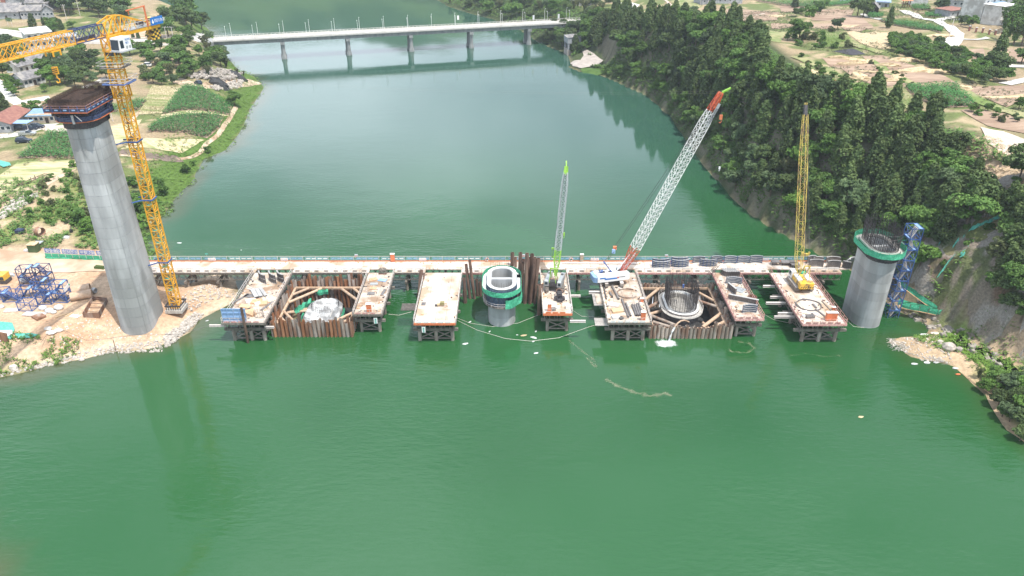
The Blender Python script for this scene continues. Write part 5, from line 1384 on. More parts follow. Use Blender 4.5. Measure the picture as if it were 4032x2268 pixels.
m = MB(); m.box(hb, (1.9, .5, .6)); m.box(hb+Vector((-.75, 0, .4)), (.4, .4, .5)); m.box(hb+Vector((.75, 0, .4)), (.4, .4, .5)); m.bar(hb, hb+Vector((0, 0, -1.0)), .15); m.build('spreader_block', M['yellow2'], t)
# ------------------------------------------------------------------ things lying on the decks
def curved_form(rad=3.0, ang=1.15, h=1.9, ribs=5, convex=-1, face='formw', rib='formrib', th=.07):
    """upright curved steel shutter: face, ribs, stiffeners"""
    n = 10; f = MB(); r_ = MB(); s_ = MB()
    def pt(a, rr, z): return (rr*math.sin(a), convex*(rr*math.cos(a)-rad*math.cos(ang/2)), z)
    for k in range(n):
        a0, a1 = -ang/2+ang*k/n, -ang/2+ang*(k+1)/n
        f.add([pt(a0, rad, 0), pt(a1, rad, 0), pt(a1, rad-th, 0), pt(a0, rad-th, 0), pt(a0, rad, h), pt(a1, rad, h), pt(a1, rad-th, h), pt(a0, rad-th, h)], [(3, 2, 1, 0), (4, 5, 6, 7), (0, 1, 5, 4), (1, 2, 6, 5), (2, 3, 7, 6), (3, 0, 4, 7)])
        for q in range(ribs):
            z = .06+(h-.12)*q/(ribs-1)
            r_.add([pt(a0, rad+.12, z-.04), pt(a1, rad+.12, z-.04), pt(a1, rad-.18, z-.04), pt(a0, rad-.18, z-.04), pt(a0, rad+.12, z+.04), pt(a1, rad+.12, z+.04), pt(a1, rad-.18, z+.04), pt(a0, rad-.18, z+.04)], [(3, 2, 1, 0), (4, 5, 6, 7), (0, 1, 5, 4), (1, 2, 6, 5), (2, 3, 7, 6), (3, 0, 4, 7)])
    for k in range(0, n+1, 2):
        a = -ang/2+ang*k/n; s_.bar(pt(a, rad+.12, 0), pt(a, rad+.12, h), .07)
    return f, r_, s_
def put_form(label, x, y, z, rz=0.0, sc=1.0, group=None, tilt=None, **kw):
    t = thing('curved_formwork', label, 'formwork', (0, 0, 0), group)
    f, r_, s_ = curved_form(**kw)
    f.build('face_plate', M[kw.get('face', 'formw')], t); 
    if kw.get('ribs', 5): r_.build('rib', M[kw.get('rib', 'formrib')], t)
    s_.build('stiffener', M['blue'] if kw.get('face', 'formw') == 'formw' else M['dark'], t)
    t.location = (x, y, z); t.rotation_euler = tilt or (0, 0, rz); t.scale = (sc, sc, sc); return t
GRP = 'curved formwork stored along the trestle deck'
for i, (px, py, cv, ang, rad, lab) in enumerate(((2600, 1046, -1, 1.15, 3.6, 'leftmost curved formwork against the trestle rail, bulging forward'), (2602, 1054, -1, 1.15, 3.7, 'curved formwork standing in front of the leftmost one on the trestle'),
    (2674, 1040, -1, 1.15, 3.5, 'second curved formwork from the left, against the rail'), (2676, 1049, -1, 1.15, 3.6, 'curved formwork in front of the second one from the left'),
    (2749, 1034, 1, 1.05, 2.7, 'hollow-side curved formwork half hidden behind a forward bulging one'), (2786, 1046, -1, 1.15, 3.5, 'forward bulging curved formwork between two hollow-side ones'),
    (2819, 1034, 1, 1.05, 2.7, 'hollow-side formwork just right of the forward bulging one'), (2874, 1038, 1, 1.05, 2.9, 'third curved formwork from the right in the evenly spaced row'),
    (2925, 1036, 1, 1.05, 2.8, 'middle of the last evenly spaced curved formwork before the dark trolleys'), (2975, 1036, 1, 1.05, 2.9, 'curved formwork at the right end of the row beside the dark trolleys'))):
    p = P(px, py, DZ)
    put_form(lab, p.x, min(p.y, 156.4), DZ+.02, group=GRP, convex=cv, ang=ang, rad=rad, h=R.uniform(1.7, 2.0))
for i, (px, py) in enumerate(((3051, 1041), (3090, 1042), (3122, 1043), (3128, 1052))):
    p = P(px, py, DZ); t = thing('form_trolley', 'dark steel trolley table, ' + ['leftmost of the row by the trestle rail', 'second from left in the row by the trestle rail', 'beside the yellow boom foot, far one', 'beside the yellow boom foot, near one'][i], 'trolley', (p.x, min(p.y, 156.2), DZ), 'dark trolley tables on the trestle')
    b = t.location; MB().box((b.x, b.y, DZ+.85), (1.95, 1.5, .1)).build('table_top', M['formin'], t)
    m = MB(); 
    for sx in (-.8, .8):
        for sy in (-.6, .6): m.bar((b.x+sx, b.y+sy, DZ+.1), (b.x+sx, b.y+sy, DZ+.8), .1)
    for sy in (-.6, .6): m.bar((b.x-.8, b.y+sy, DZ+.3), (b.x+.8, b.y+sy, DZ+.3), .1)
    m.build('under_frame', M['dark'], t)
for i, (px, py, cv, ang, rad, h, rz, lab) in enumerate(((3192, 1037, 1, .9, 2.4, 2.0, .2, 'tall brown smooth curved shutter right beside the yellow boom'), (3209, 1025, 1, 1.1, 2.3, 1.6, 0, 'brown curved shutter at the rail behind the biggest one'), (3211, 1052, 1, 1.15, 3.1, 1.9, 0, 'widest brown smooth curved shutter near the trestle edge right of the yellow crane'),
    (3269, 1026, 1, 1.1, 3.2, 1.6, 0, 'wide brown curved shutter at the rail near the right pier'), (3280, 1056, 1, 1.1, 3.0, 1.9, 0, 'brown curved shutter with blue ribbed form inside it'), (3330, 1057, -1, .8, 2.2, 1.9, -.5, 'dark curved shutter nearest the right pier'))):
    p = P(px, py, DZ); put_form(lab, p.x, min(p.y, 156.4), DZ+.02, rz, group='smooth brown curved shutters near the right pier', convex=cv, ang=ang, rad=rad, h=h, ribs=2, face='formin')
p = P(3275, 1052, DZ); put_form('small blue ribbed curved form standing inside a brown shutter', p.x, p.y, DZ+.02, 0, convex=1, ang=.9, rad=1.9, h=1.7)
for k in range(6):
    p = P(3345, 1035, DZ); put_form(ords[k]+' pale curved rib from the bottom of the flat stack beside the right pier', p.x+.1*k, p.y-.1*k, DZ+.2+.22*k, .5, group='nested curved ribs stacked beside the right pier', convex=1, ang=1.9, rad=1.6, h=.18, ribs=2, face='formrib')
# on the leftmost platform
for i, (px, py, lab) in enumerate(((1036, 1108, 'left one of the three tall curved shutters on the leftmost platform'), (1076, 1108, 'middle one of the three tall curved shutters on the leftmost platform'), (1108, 1106, 'right one of the three tall curved shutters on the leftmost platform'))):
    p = P(px, py, DZ); put_form(lab, p.x, p.y, DZ+.02, 2.3, group='curved shutters on the leftmost platform', convex=1, ang=1.0, rad=3.3, h=2.2, ribs=3, face='formin')
def slab(name, label, cat, px, py, w, d, h, rz, mt, z=DZ, group=None, tilt=0.0, parts=None):
    p = P(px, py, z); m = MB(); n = 3
    m.box((0, 0, h/2), (w, d, h)); 
    o = m.build(name, M[mt]); o.location = (p.x, p.y, z+.02); o.rotation_euler = (tilt, 0, rz); tag(o, label, cat, group); return o
def girder(label, px, py, l, w, h, rz, mt='formin', z=DZ, group=None):
    p = P(px, py, z); t = thing('steel_girder', label, 'girder', (0, 0, 0), group)
    m = MB(); m.box((0, 0, h/2), (l, .06, h-.1)); m.build('web', M[mt], t)
    for zz in (.03, h-.03): MB().box((0, 0, zz), (l, w, .06)).build('flange', M['formrib'], t)
    m = MB()
    for k in range(int(l/.6)+1): m.box((-l/2+.6*k, 0, h/2), (.04, w-.06, h-.14))
    m.build('stiffener', M[mt], t); t.location = (p.x, p.y, z+.02); t.rotation_euler = (0, 0, rz); return t
girder('left dark flat girder among the three lying across the leftmost platform', 1002, 1158, 4.2, .9, .4, -1.05, 'dark', group='flat girders on the leftmost platform')
girder('middle dark flat girder among the three lying across the leftmost platform', 1020, 1156, 4.0, .8, .4, -1.05, 'dark', group='flat girders on the leftmost platform')
girder('right dark flat girder among the three lying across the leftmost platform', 1036, 1152, 4.4, .7, .35, -1.0, 'dark', group='flat girders on the leftmost platform')
PG = 'loose plates on the platform decks'
for a in (('steel_plate', 'grey plate left of the flat girders on the leftmost platform', 'plate', 982, 1166, 2.2, 1.5, .12, -.3, 'formin'), ('plastic_sheet', 'crumpled pale plastic sheet on the leftmost platform', 'sheet', 988, 1186, 2.0, 1.6, .2, .4, 'tarp'),
          ('timber_sheet', 'yellow timber sheet by the blue panel on the leftmost platform', 'timber', 966, 1207, 2.4, 1.3, .15, -.2, 'wood'), ('plywood_stack', 'brown plywood stack in the middle of the leftmost platform', 'plywood', 1010, 1190, 2.2, 1.8, .3, .1, 'ply'),
          ('foam_board', 'white board lying on the plywood of the leftmost platform', 'board', 1015, 1200, 1.1, .9, .45, .3, 'white'), ('timber_stack', 'square pale yellow timber stack on the leftmost platform', 'timber', 1038, 1198, 1.6, 1.5, .4, .2, 'wood'),
          ('steel_strip', 'long dark strip along the left edge of the leftmost platform', 'strip', 946, 1178, 4.6, .5, .12, 1.05, 'formin'), ('steel_strip', 'dark strip along the right edge of the leftmost platform', 'strip', 1052, 1205, 4.2, .5, .12, 1.2, 'formin'),
          ('timber_pile', 'jumbled timber offcuts beside the blue panel', 'timber', 975, 1232, 2.6, 1.6, .35, .5, 'wood'), ('timber_pile', 'split plywood heap on the leftmost platform front', 'timber', 990, 1240, 1.8, 1.2, .5, -.5, 'ply'),
          ('plywood_sheet', 'brown plywood sheet furthest back on the narrow left platform', 'plywood', 1470, 1101, 1.7, 1.3, .15, .4, 'ply'), ('steel_plate', 'pale grey plate beside the brown sheet on the narrow left platform', 'plate', 1506, 1104, 1.9, 1.2, .15, -.25, 'palebl'),
          ('steel_plate', 'grey plate second in the row on the narrow left platform', 'plate', 1473, 1119, 1.7, .95, .15, 0, 'silver'), ('plywood_sheet', 'brown sheet third in the row on the narrow left platform', 'plywood', 1469, 1136, 1.4, 1.1, .15, 0, 'ply'),
          ('steel_plate', 'dark grey plate nearest the front in the row on the narrow left platform', 'plate', 1461, 1157, 1.6, 1.2, .15, .05, 'formin'), ('steel_strip', 'dark upright strip at the right edge of the narrow left platform', 'strip', 1510, 1152, .6, 2.6, .15, -.15, 'formin'),
          ('steel_plate', 'small dark square plate on the empty wide platform', 'plate', 1668, 1197, .9, 1.2, .1, 0, 'formin'), ('plastic_sheet', 'white tarpaulin heap at the front corner of the empty wide platform', 'tarpaulin', 1656, 1257, 1.5, 1.0, .3, .2, 'tarp'),
          ('steel_plate', 'pale tilted sheet lying on the crowded right platform', 'sheet', 2912, 1142, 2.3, 2.3, .12, .9, 'silver'), ('timber_pile', 'yellow timber offcuts heap on the wide crane platform', 'timber', 2430, 1225, 2.3, 1.5, .35, .2, 'wood'),
          ('timber_pile', 'pale sticks heap behind the timber on the wide crane platform', 'timber', 2414, 1202, 2.4, 1.5, .3, -.3, 'railw'), ('plastic_sheet', 'white plastic heap at the front of the wide crane platform', 'sheet', 2422, 1252, 1.5, 1.2, .5, .3, 'tarp'),
          ('black_bag', 'black bag next to the white plastic on the wide crane platform', 'bag', 2446, 1256, .8, .7, .4, .6, 'black')):
    slab(*a, group=PG if a[0] in ('steel_plate', 'plywood_sheet') else None)
def cabinet(label, px, py, w, d, h, mt='orange', top='white', z=DZ, rz=0.0, doors=1):
    p = P(px, py, z); t = thing('electrical_cabinet', label, 'cabinet', (p.x, p.y, z), 'electrical cabinets on the trestle')
    MB().box((p.x, p.y, z+.12+h/2), (w, d, h)).build('housing', M[mt], t)
    MB().box((p.x, p.y, z+.16+h), (w+.15, d+.15, .1)).build('rain_cover', M[top], t)
    for k in range(doors): 
        dd = MB().box((p.x-w/2+w*(k+.5)/doors, p.y-d/2-.012, z+.12+h/2), (w/doors-.06, .02, h-.1)).build('door', M[mt], t); MB().box((p.x-w/2+w*(k+.5)/doors+.15, p.y-d/2-.04, z+.1+h/2), (.05, .04, .15)).build('handle', M['dark'], dd)
    m = MB()
    for sx in (-w/2+.05, w/2-.05): m.box((p.x+sx, p.y, z+.06), (.08, d, .12))
    m.build('foot', M['dark'], t); return t
cabinet('orange electrical cabinet on the narrow left platform', 1454, 1230, .95, .6, 1.95); cabinet('orange cabinet at the far rail of the trestle above the narrow left platform', 1547, 1030, .95, .5, 1.9)
cabinet('tan cabinet at the far trestle rail between green and white cranes', 2290, 1029, .75, .5, 1.7, 'walltan'); cabinet('orange electrical cabinet on the green crane platform', 2163, 1226, .8, .6, 1.8)
cabinet('small orange cabinet halfway along the wide crane platform edge', 2527, 1189, .6, .6, .8); cabinet('tall orange cabinet at the front right corner of the wide crane platform', 2531, 1261, .9, .6, 1.9)
cabinet('double-door orange cabinet at the front of the rightmost platform', 3270, 1261, 2.2, .6, 1.75, doors=2); cabinet('small orange box on the rail side of the rightmost platform', 3281, 1219, .6, .5, .5)
# cage, blue panel, posts
t = thing('rebar_basket', 'round rebar basket on the front of the leftmost platform', 'basket', P(1020, 1243, DZ)); b = t.location
rebar_fence('basket_bars', t, [(b.x+.95*math.cos(a*PI/6), b.y+.95*math.sin(a*PI/6)) for a in range(12)], DZ, DZ+1.3, 'steel', rings=4, vr=.03, zz=.02)
t = thing('steel_screen', 'pale blue ribbed steel screen standing at the front left platform corner', 'screen', (-57, 130.1, DZ))
for i in range(2): MB().bb(-59.1+2.45*i, -56.7+2.45*i, 130.05, 130.12, DZ+.1, DZ+3.1).build('panel', M['palebl'], t)
m = MB(); 
for z in (.15, 1.1, 2.1, 3.05): m.bb(-59.15, -54.2, 129.95, 130.05, DZ+z-.05, DZ+z+.05)
for x in (-59.1, -57.9, -56.75, -55.5, -54.25): m.bb(x-.05, x+.05, 129.9, 129.95, DZ+.1, DZ+3.1)
m.build('rib', M['palebl'], t)
def pipe_thing(name, label, a, b, r, mt='rust2', group=None, ri=None, n=14):
    a = Vector(a); b = Vector(b)
    m = MB(); m.pipe(a, b, r, ri or r*.86, n); o = bpy.data.objects.new(name, m.mesh(name, M[mt], a)); C.objects.link(o); o.location = a; return tag(o, label, 'pipe', group)
pipe_thing('guide_pipe', 'thin rusty pipe standing in the water before the leftmost platform', P(980, 1364, -1), V(950, 1213, P(980, 1364)[1]+.3), .28, 'rust2')
LG = 'rusty pipe piles left of the short pier'; RG = 'rusty pipe piles right of the short pier'
def lean(tx, ty, bx, by, label, group, r=.40):
    s = 3.22; b = P(1550+bx/s, 960+by/s, 0); t_ = V(1550+tx/s, 960+ty/s, b.y+R.uniform(.0, .5)); d = (b-t_).normalized()
    pipe_thing('pipe_pile', label, b+d*3, t_, r, 'rust2', group)
for a in ((352, 335, 318, 690, 'lone rusty pipe pile against the left side of the empty wide platform', LG), (380, 375, 345, 690, 'shorter rusty pipe behind the lone one by the empty platform', LG), (918, 258, 968, 690, 'second tallest rusty pipe left of the short pier', LG), (963, 205, 1025, 695, 'tallest rusty pipe left of the short pier', LG),
          (893, 437, 912, 745, 'leftmost rusty pipe of the cluster between empty platform and short pier', LG), (1052, 452, 1064, 660, 'short rusty pipe with white rope next to the green net', LG), (1096, 484, 1102, 662, 'shortest rusty pipe touching the green net', LG), (900, 588, 908, 747, 'lowest front rusty pipe of the left cluster', LG),
          (1506, 113, 1498, 520, 'tallest pipe at the far left of the right cluster', RG), (1546, 172, 1545, 560, 'thin pipe just right of the tallest one', RG), (1608, 115, 1590, 640, 'tall pipe over the right rim of the green net', RG), (1640, 195, 1606, 700, 'pipe tucked behind the tall middle one', RG), (1632, 240, 1603, 738, 'reddish ridged pipe in front of the cluster', RG),
          (1692, 122, 1664, 752, 'tall straight pipe in the middle of the right cluster', RG), (1715, 178, 1700, 700, 'dark thin pipe between two tall ones', RG), (1756, 130, 1714, 700, 'tall dark pipe right of the middle', RG), (1788, 176, 1722, 740, 'leaning pipe right of the tall dark one', RG), (1785, 250, 1725, 756, 'broad leaning pipe at the cluster front', RG),
          (1836, 184, 1775, 740, 'tall rightmost pipe leaning towards the green crane', RG), (1816, 395, 1788, 756, 'shorter pipe cut low beside the green crane platform', RG), (1848, 520, 1842, 895, 'front pipe standing nearest the green crane platform', RG), (1872, 520, 1866, 860, 'last pipe half behind the green crane platform edge', RG)):
    lean(*a, r=.34 if 'thin' in a[4] or 'short' in a[4] else .43)
# tackle on the crane platforms
def coil(label, cx_, cy_, r, a0, a1, w, mt, z=DZ, loops=1, sq=.9):
    n = int(14*loops*(a1-a0)/PI)+4
    pts = [(cx_+(r+.08*math.sin(k))*math.cos(a0+(a1-a0)*k/n*loops), cy_+sq*(r+.05*math.cos(k*1.7))*math.sin(a0+(a1-a0)*k/n*loops), z+w+.04+.05*(k/n)) for k in range(n+1)]
    return tag(MB().tube(pts, w, 6).build('hose', M[mt]), label, 'hose')
p = P(2472, 1157, DZ); coil('open C-shaped grey hose on the wide crane platform', p.x, p.y, 2.3, .9, 5.5, .13, 'pipe_gray')
p = P(3184, 1203, DZ); coil('round looped dark hose on the rightmost platform', p.x, p.y, 2.6, 0, 2*PI, .11, 'formin', loops=1.5); 
p = P(3085, 1235, DZ)
for i, (x0_, y0_, x1_, y1_, w, lab) in enumerate(((515, 545, 600, 712, .22, 'long black pipe behind the C-shaped hose'), (485, 625, 515, 678, .22, 'short black pipe left of the C-shaped hose'), (638, 712, 722, 940, .2, 'longest black pipe running to the front rail'), (690, 762, 752, 925, .2, 'black pipe right of the longest one'),
    (770, 785, 822, 922, .24, 'leftmost of the four parallel black pipes'), (800, 785, 850, 920, .22, 'second of the four parallel black pipes'), (826, 770, 876, 918, .22, 'third of the four parallel black pipes'), (850, 765, 900, 885, .22, 'rightmost of the four parallel black pipes'), (408, 545, 440, 705, .14, 'thin dark bar along the left edge of the wide crane platform'))):
    a = P(2250+x0_/3.22, 960+y0_/3.22, DZ); b = P(2250+x1_/3.22, 960+y1_/3.22, DZ); a.z += w+.03; b.z += w+.03
    pipe_thing('black_pipe', lab, a, b, w, 'formin' if i < 8 else 'dark', 'black pipes on the wide crane platform', n=10)
for i, (x0_, y0_, x1_, y1_, w, mt, lab) in enumerate(((735, 740, 815, 820, .13, 'formin', 'short bar by the left rail of the rightmost platform'), (1080, 728, 1210, 865, .14, 'steel', 'long bar along the right rail of the rightmost platform'), (965, 770, 1010, 820, .25, 'formin', 'stub of steel beam inside the hose loop'), (1000, 835, 1120, 925, .2, 'formin', 'steel beam running from the hose loop to the cabinet'),
    (940, 875, 1060, 940, .1, 'railw', 'pale plank pair on the rightmost platform front'), (820, 890, 900, 840, .1, 'whitemetal', 'white bar by the left rail of the rightmost platform'))):
    a = P(2900+x0_/3.22, 960+y0_/3.22, DZ); b = P(2900+x1_/3.22, 960+y1_/3.22, DZ); a.z += w/2+.03; b.z += w/2+.03
    tag(MB().bar(a, b, w*1.6, w).build('steel_bar', M[mt]), lab, 'bar')
slab('tool_crate', 'low cluttered crate at the front left of the rightmost platform', 'crate', 3188, 1250, 1.8, 1.0, .5, .1, 'formin'); slab('white_sack', 'white sack by the left rail of the rightmost platform', 'sack', 3165, 1248, .8, .7, .4, .3, 'tarp')
# vibrating hammer on the green crane platform
p = P(2202, 1178, DZ); t = thing('vibratory_hammer', 'black and rust vibratory pile hammer lying on the green crane platform', 'pile hammer', p)
m = MB(); m.box((p.x, p.y+.2, DZ+.7), (1.2, 1.9, 1.3)); m.box((p.x, p.y+.2, DZ+1.45), (.9, 1.4, .25)); m.build('body', M['dark'], t)
for sx in (-.75, .75): MB().bar((p.x+sx, p.y-.9, DZ+.5), (p.x+sx, p.y-.1, DZ+.5), .9, n=10).build('motor', M['dark'], t)
MB().tube([(p.x-.6, p.y+1.2, DZ+.9), (p.x-.5, p.y+1.9, DZ+1.3), (p.x+.1, p.y+2.1, DZ+1.5), (p.x+.7, p.y+1.8, DZ+1.2), (p.x+.75, p.y+1.2, DZ+.9)], .17, 7).build('lifting_bail', M['rust2'], t)
MB().box((p.x+.1, p.y-1.3, DZ+.4), (1.1, .5, .7)).build('clamp', M['dark'], t); MB().box((p.x, p.y-.6, DZ+1.2), (.3, .3, .2)).build('cap', M['white'], t)
p = P(2238, 1212, DZ); slab('generator', 'low pale machine housing at the front of the green crane platform', 'generator', 2238, 1214, 1.2, .9, .8, 0, 'whitemetal'); slab('toolbox', 'grey toolbox beside the orange cabinet on the green crane platform', 'toolbox', 2180, 1222, .8, .7, .6, .2, 'formin'); slab('drum', 'white tub in front of the vibratory hammer', 'tub', 2196, 1216, .6, .6, .5, 0, 'white')
# small machine on the empty platform
p = P(1738, 1205, DZ); t = thing('mud_pump', 'muddy brown pump unit lying alone on the empty wide platform', 'pump', p)
MB().bar((p.x-.9, p.y, DZ+.35), (p.x+.5, p.y+.1, DZ+.4), .6, n=10).build('pump_body', M['straw'], t); MB().box((p.x+.2, p.y+.1, DZ+.7), (.9, .8, .5)).build('motor', M['weed'], t); MB().box((p.x-1.1, p.y-.1, DZ+.25), (.5, .4, .35)).build('nozzle', M['dark'], t); MB().tube([(p.x+.5, p.y, DZ+.4), (p.x+1.1, p.y+.3, DZ+.5), (p.x+1.2, p.y-.2, DZ+.15), (p.x+.8, p.y-.6, DZ+.12)], .12, 6).build('elbow', M['pipe_tan'], t)
# rebar tangle
p = P(1508, 1076, DZ); t = thing('wire_coil', 'tangled coil of grey wire on the trestle at the head of the narrow left platform', 'wire', p); m = MB()
for k in range(9): m.tube([(p.x+R.uniform(.5, .9)*math.cos(a)*1.2+R.uniform(-.1, .1), p.y+R.uniform(.4, .8)*math.sin(a), DZ+.2+.12*k+R.uniform(-.1, .1)) for a in [j*PI/5 for j in range(10)]], .05, 4, closed=True)
m.build('wire_loop', M['steel'], t, kind='stuff'); MB().box((p.x, p.y-.5, DZ+.2), (1.8, .3, .3)).build('spool_stand', M['rust2'], t)
# crowded right platform
for k in range(8):
    p = P(2852+7*k, 1082, DZ); put_form(ords[k]+' dark curved panel from the left in the nested row on the crowded right platform', p.x, p.y, DZ+.05, 1.9, group='nested curved panels on the crowded right platform', convex=1, ang=1.5, rad=1.5, h=1.3, ribs=2, face='formin')
p = P(2888, 1118, DZ); put_form('blue ribbed curved form behind the pale sheet on the crowded right platform', p.x, p.y, DZ+.02, -.1, convex=1, ang=1.1, rad=3.2, h=1.6)
p = P(2950, 1232, DZ); put_form('blue ribbed curved form at the front of the crowded right platform', p.x, p.y, DZ+.02, 0, convex=1, ang=1.05, rad=2.9, h=1.9)
girder('large dark steel box girder lying slantwise on the crowded right platform', 2925, 1188, 6.3, .5, 1.2, -.42, 'formin'); girder('upright dark plate girder beside the pale sheet', 2880, 1148, 3.0, .4, 1.5, 1.9, 'formin')
p = P(2960, 1180, DZ); pipe_thing('pipe_ring', 'rusty short ring of wide pipe on the crowded right platform', (p.x, p.y, DZ+.03), (p.x, p.y, DZ+.8), 1.0, 'rust', ri=.93, n=20)
# pipe on the trestle, lifebuoys, signs
a = P(2215, 1036, DZ+.2); b = P(2513, 1038, DZ+.2); pipe_thing('delivery_pipe', 'long white pipe lying along the trestle deck behind the cranes', (a.x, a.y, DZ+.25), (b.x, a.y-.2, DZ+.25), .2, 'railw')
for px, lab in ((1918, 'red and white lifebuoy on the rail above the short pier'), (2249, 'red and white lifebuoy on the rail right of the green boom')):
    p = V(px, 1021, 157.3); t = thing('lifebuoy', lab, 'lifebuoy', p, 'lifebuoys on the trestle rail')
    for k in range(8):
        pts = [(p.x+.38*math.cos(a), p.y-.08, p.z+.38*math.sin(a)) for a in (k*PI/4, k*PI/4+PI/8, (k+1)*PI/4)]
        MB().tube(pts, .1, 6).build('red_band' if k % 2 else 'white_band', M['orange'] if k % 2 else M['white'], t)
for px, w, lab in ((834, 1.8, 'in front of the leftmost platform span'), (1119, 1.7, 'above the gap right of the leftmost platform'), (1664, 1.7, 'above the empty wide platform'), (2342, 1.9, 'between the tan cabinet and the white crane'), (3015, 1.6, 'right of the row of curved forms')):
    p = V(px, 1020, 157.3); t = thing('rail_sign', 'small white notice board on the trestle rail ' + lab, 'sign', p, 'white notice boards on the trestle rail')
    MB().box((p.x, p.y-.02, p.z), (w, .05, .65)).build('board', M['white'], t)
    for k in range(5): MB().box((p.x-w*.36+w*.18*k, p.y-.055, p.z), (.17, .015, .22)).build('coloured_mark', M[('orange', 'signblue', 'bodyyel', 'signblue', 'red')[k]], t)
for px, py, lab in ((1403, 1008, 'left of the orange trestle cabinet'), (2061, 1008, 'behind the rusty pipe cluster'), (2624, 1009, 'behind the first curved forms')):
    p = V(px, py, 157.9); t = thing('light_box', 'small grey box lamp with red face on a post ' + lab, 'box', (p.x, p.y, DZ), 'box lamps behind the trestle rail')
    MB().bar((p.x, p.y, DZ-.2), (p.x, p.y, p.z-.35), .08).build('post', M['railw'], t); MB().box(p, (.75, .5, .75)).build('housing', M['silver'], t); MB().box((p.x, p.y-.27, p.z-.05), (.55, .03, .5)).build('red_face', M['red'], t)
p = V(813, 1000, 158.0); t = thing('marker_board', 'small teal board on a thin post beyond the trestle near the tall pier', 'sign', (p.x, p.y, DZ)); MB().bar((p.x, p.y, DZ-.3), (p.x, p.y, p.z), .06).build('post', M['railw'], t); MB().box(p, (.65, .05, .4)).build('board', M['teal'], t)
for key, x in (('C', -18.1), ('B', -28.5), ):
    t = thing('signal_board', 'white board with three green discs hung under the ' + ('empty wide' if key == 'C' else 'narrow left') + ' platform front', 'sign', (x, plats[key][2]-.3, 3.6), 'three disc boards under the platforms')
    MB().box((x, plats[key][2]-.3, 3.6), (.75, .06, 1.35)).build('board', M['white'], t)
    for k in range(3): MB().bar((x, plats[key][2]-.34, 4.0-.42*k), (x, plats[key][2]-.37, 4.0-.42*k), .34, n=12).build('green_disc', M['teal'], t)
# ropes and litter on the water
def rope(label, pts, w=.035, z=.04, mt='railw'):
    q = [P(x, y, z) for x, y in pts]; out = []
    for i in range(len(q)-1):
        for k in range(5): out.append(q[i].lerp(q[i+1], k/5))
    out.append(q[-1]); return tag(MB().tube(out, w, 4).build('mooring_rope', M[mt]), label, 'rope')
rope('pale rope curving round the front of the short pier', [(1800, 1252), (1850, 1272), (1940, 1286), (2040, 1272), (2140, 1232)])
rope('long floating rope sagging from the empty platform to the green crane platform', [(1798, 1260), (1880, 1300), (1990, 1333), (2090, 1343), (2200, 1330), (2310, 1290), (2400, 1262)])
rope('rope from the green crane platform to the wide crane platform', [(2252, 1220), (2290, 1245), (2345, 1249), (2390, 1240)]); rope('rope curving from the crowded platform to the rightmost one', [(3010, 1238), (3045, 1258), (3100, 1270), (3150, 1255)])
rope('thin rope left of the empty wide platform', [(1530, 1237), (1570, 1241), (1620, 1228)], .04)
rope('rope trailing from the rightmost platform to the right pier foot', [(3328, 1255), (3360, 1285), (3400, 1290), (3440, 1280)], .04)
for i, (px, py, l, rz, lab) in enumerate(((1850, 1268, .9, .9, 'bright scrap of foam on the rope left of the short pier'), (1833, 1354, 1.6, .4, 'longest white scrap floating in front of the empty platform'), (1928, 1306, .7, 1.1, 'white scrap just below the short pier'), (2036, 1319, .6, 0, 'small white lump right of the short pier'), (2064, 1321, 1.6, .3, 'white foam scrap left of the tangled rope end'), (2101, 1330, 1.6, -.5, 'white scrap with a curled tail'), (2110, 1305, .8, 1.2, 'white scrap near the green crane piles'),
        (2110, 1391, 1.3, .4, 'lone white scrap in the open water'), (707, 957, 1.5, 0, 'white foam block floating behind the trestle near the yellow mast'), (816, 1263, .8, .6, 'white scrap near the left shore'), (3390, 1642, 1.2, .2, 'small tan scrap drifting in the lower right water'), (950, 985, .5, 0, 'tiny white fleck behind the trestle'), (2100, 1345, .7, .4, 'small white fleck at the long rope'))):
    p = P(px, py, 0); m = MB(); n = 7; r_ = random.Random(i); ring = [(l/2*math.cos(a*2*PI/n)*r_.uniform(.7, 1.1), l*.22*math.sin(a*2*PI/n)*r_.uniform(.6, 1.2)) for a in range(n)]
    m.prism(ring, -.03, .07); o = m.build('floating_scrap', M['straw'] if 'tan' in lab else M['tarp']); o.location = p; o.rotation_euler = (0, 0, rz); tag(o, lab, 'litter', 'scraps floating on the water')

# small site litter on every deck
lr = random.Random(77)
for key, (x0, x1, y0) in plats.items():
    for mt, cnt_, w in (('dark', 26, (.1, .6)), ('ply', 22, (.1, .7)), ('railw', 22, (.08, .9)), ('rust2', 14, (.1, .6))):
        m = MB(); n_ = int(cnt_*(.25 if key == 'C' else 1)*(x1-x0)/8)
        for k in range(n_):
            ex = lr.random()<.6; x = (x0+lr.uniform(.2, 1.3) if lr.random() < .5 else x1-lr.uniform(.2, 1.3)) if ex else lr.uniform(x0+.4, x1-.4); y = lr.uniform(y0+.4, 150.5)
            m.box((x, y, DZ+.06), (lr.uniform(*w), lr.uniform(*w)*.6, lr.uniform(.04, .22)), lr.uniform(0, 3.1))
        if m.v: tag(m.build('site_litter', M[mt]), 'small tools and offcuts scattered on a trestle platform deck', None, None, 'stuff')
m = MB()
for k in range(150):
    x = lr.uniform(-84, 74); y = 157-abs(lr.gauss(0, .5)) if lr.random() < .5 else 153.4+abs(lr.gauss(0, .3)); m.box((x, y, DZ+.06), (lr.uniform(.1, .7), lr.uniform(.08, .3), lr.uniform(.04, .2)), lr.uniform(0, 3.1))
tag(m.build('site_litter', M['ply']), 'scraps along both edges of the trestle deck', None, None, 'stuff')
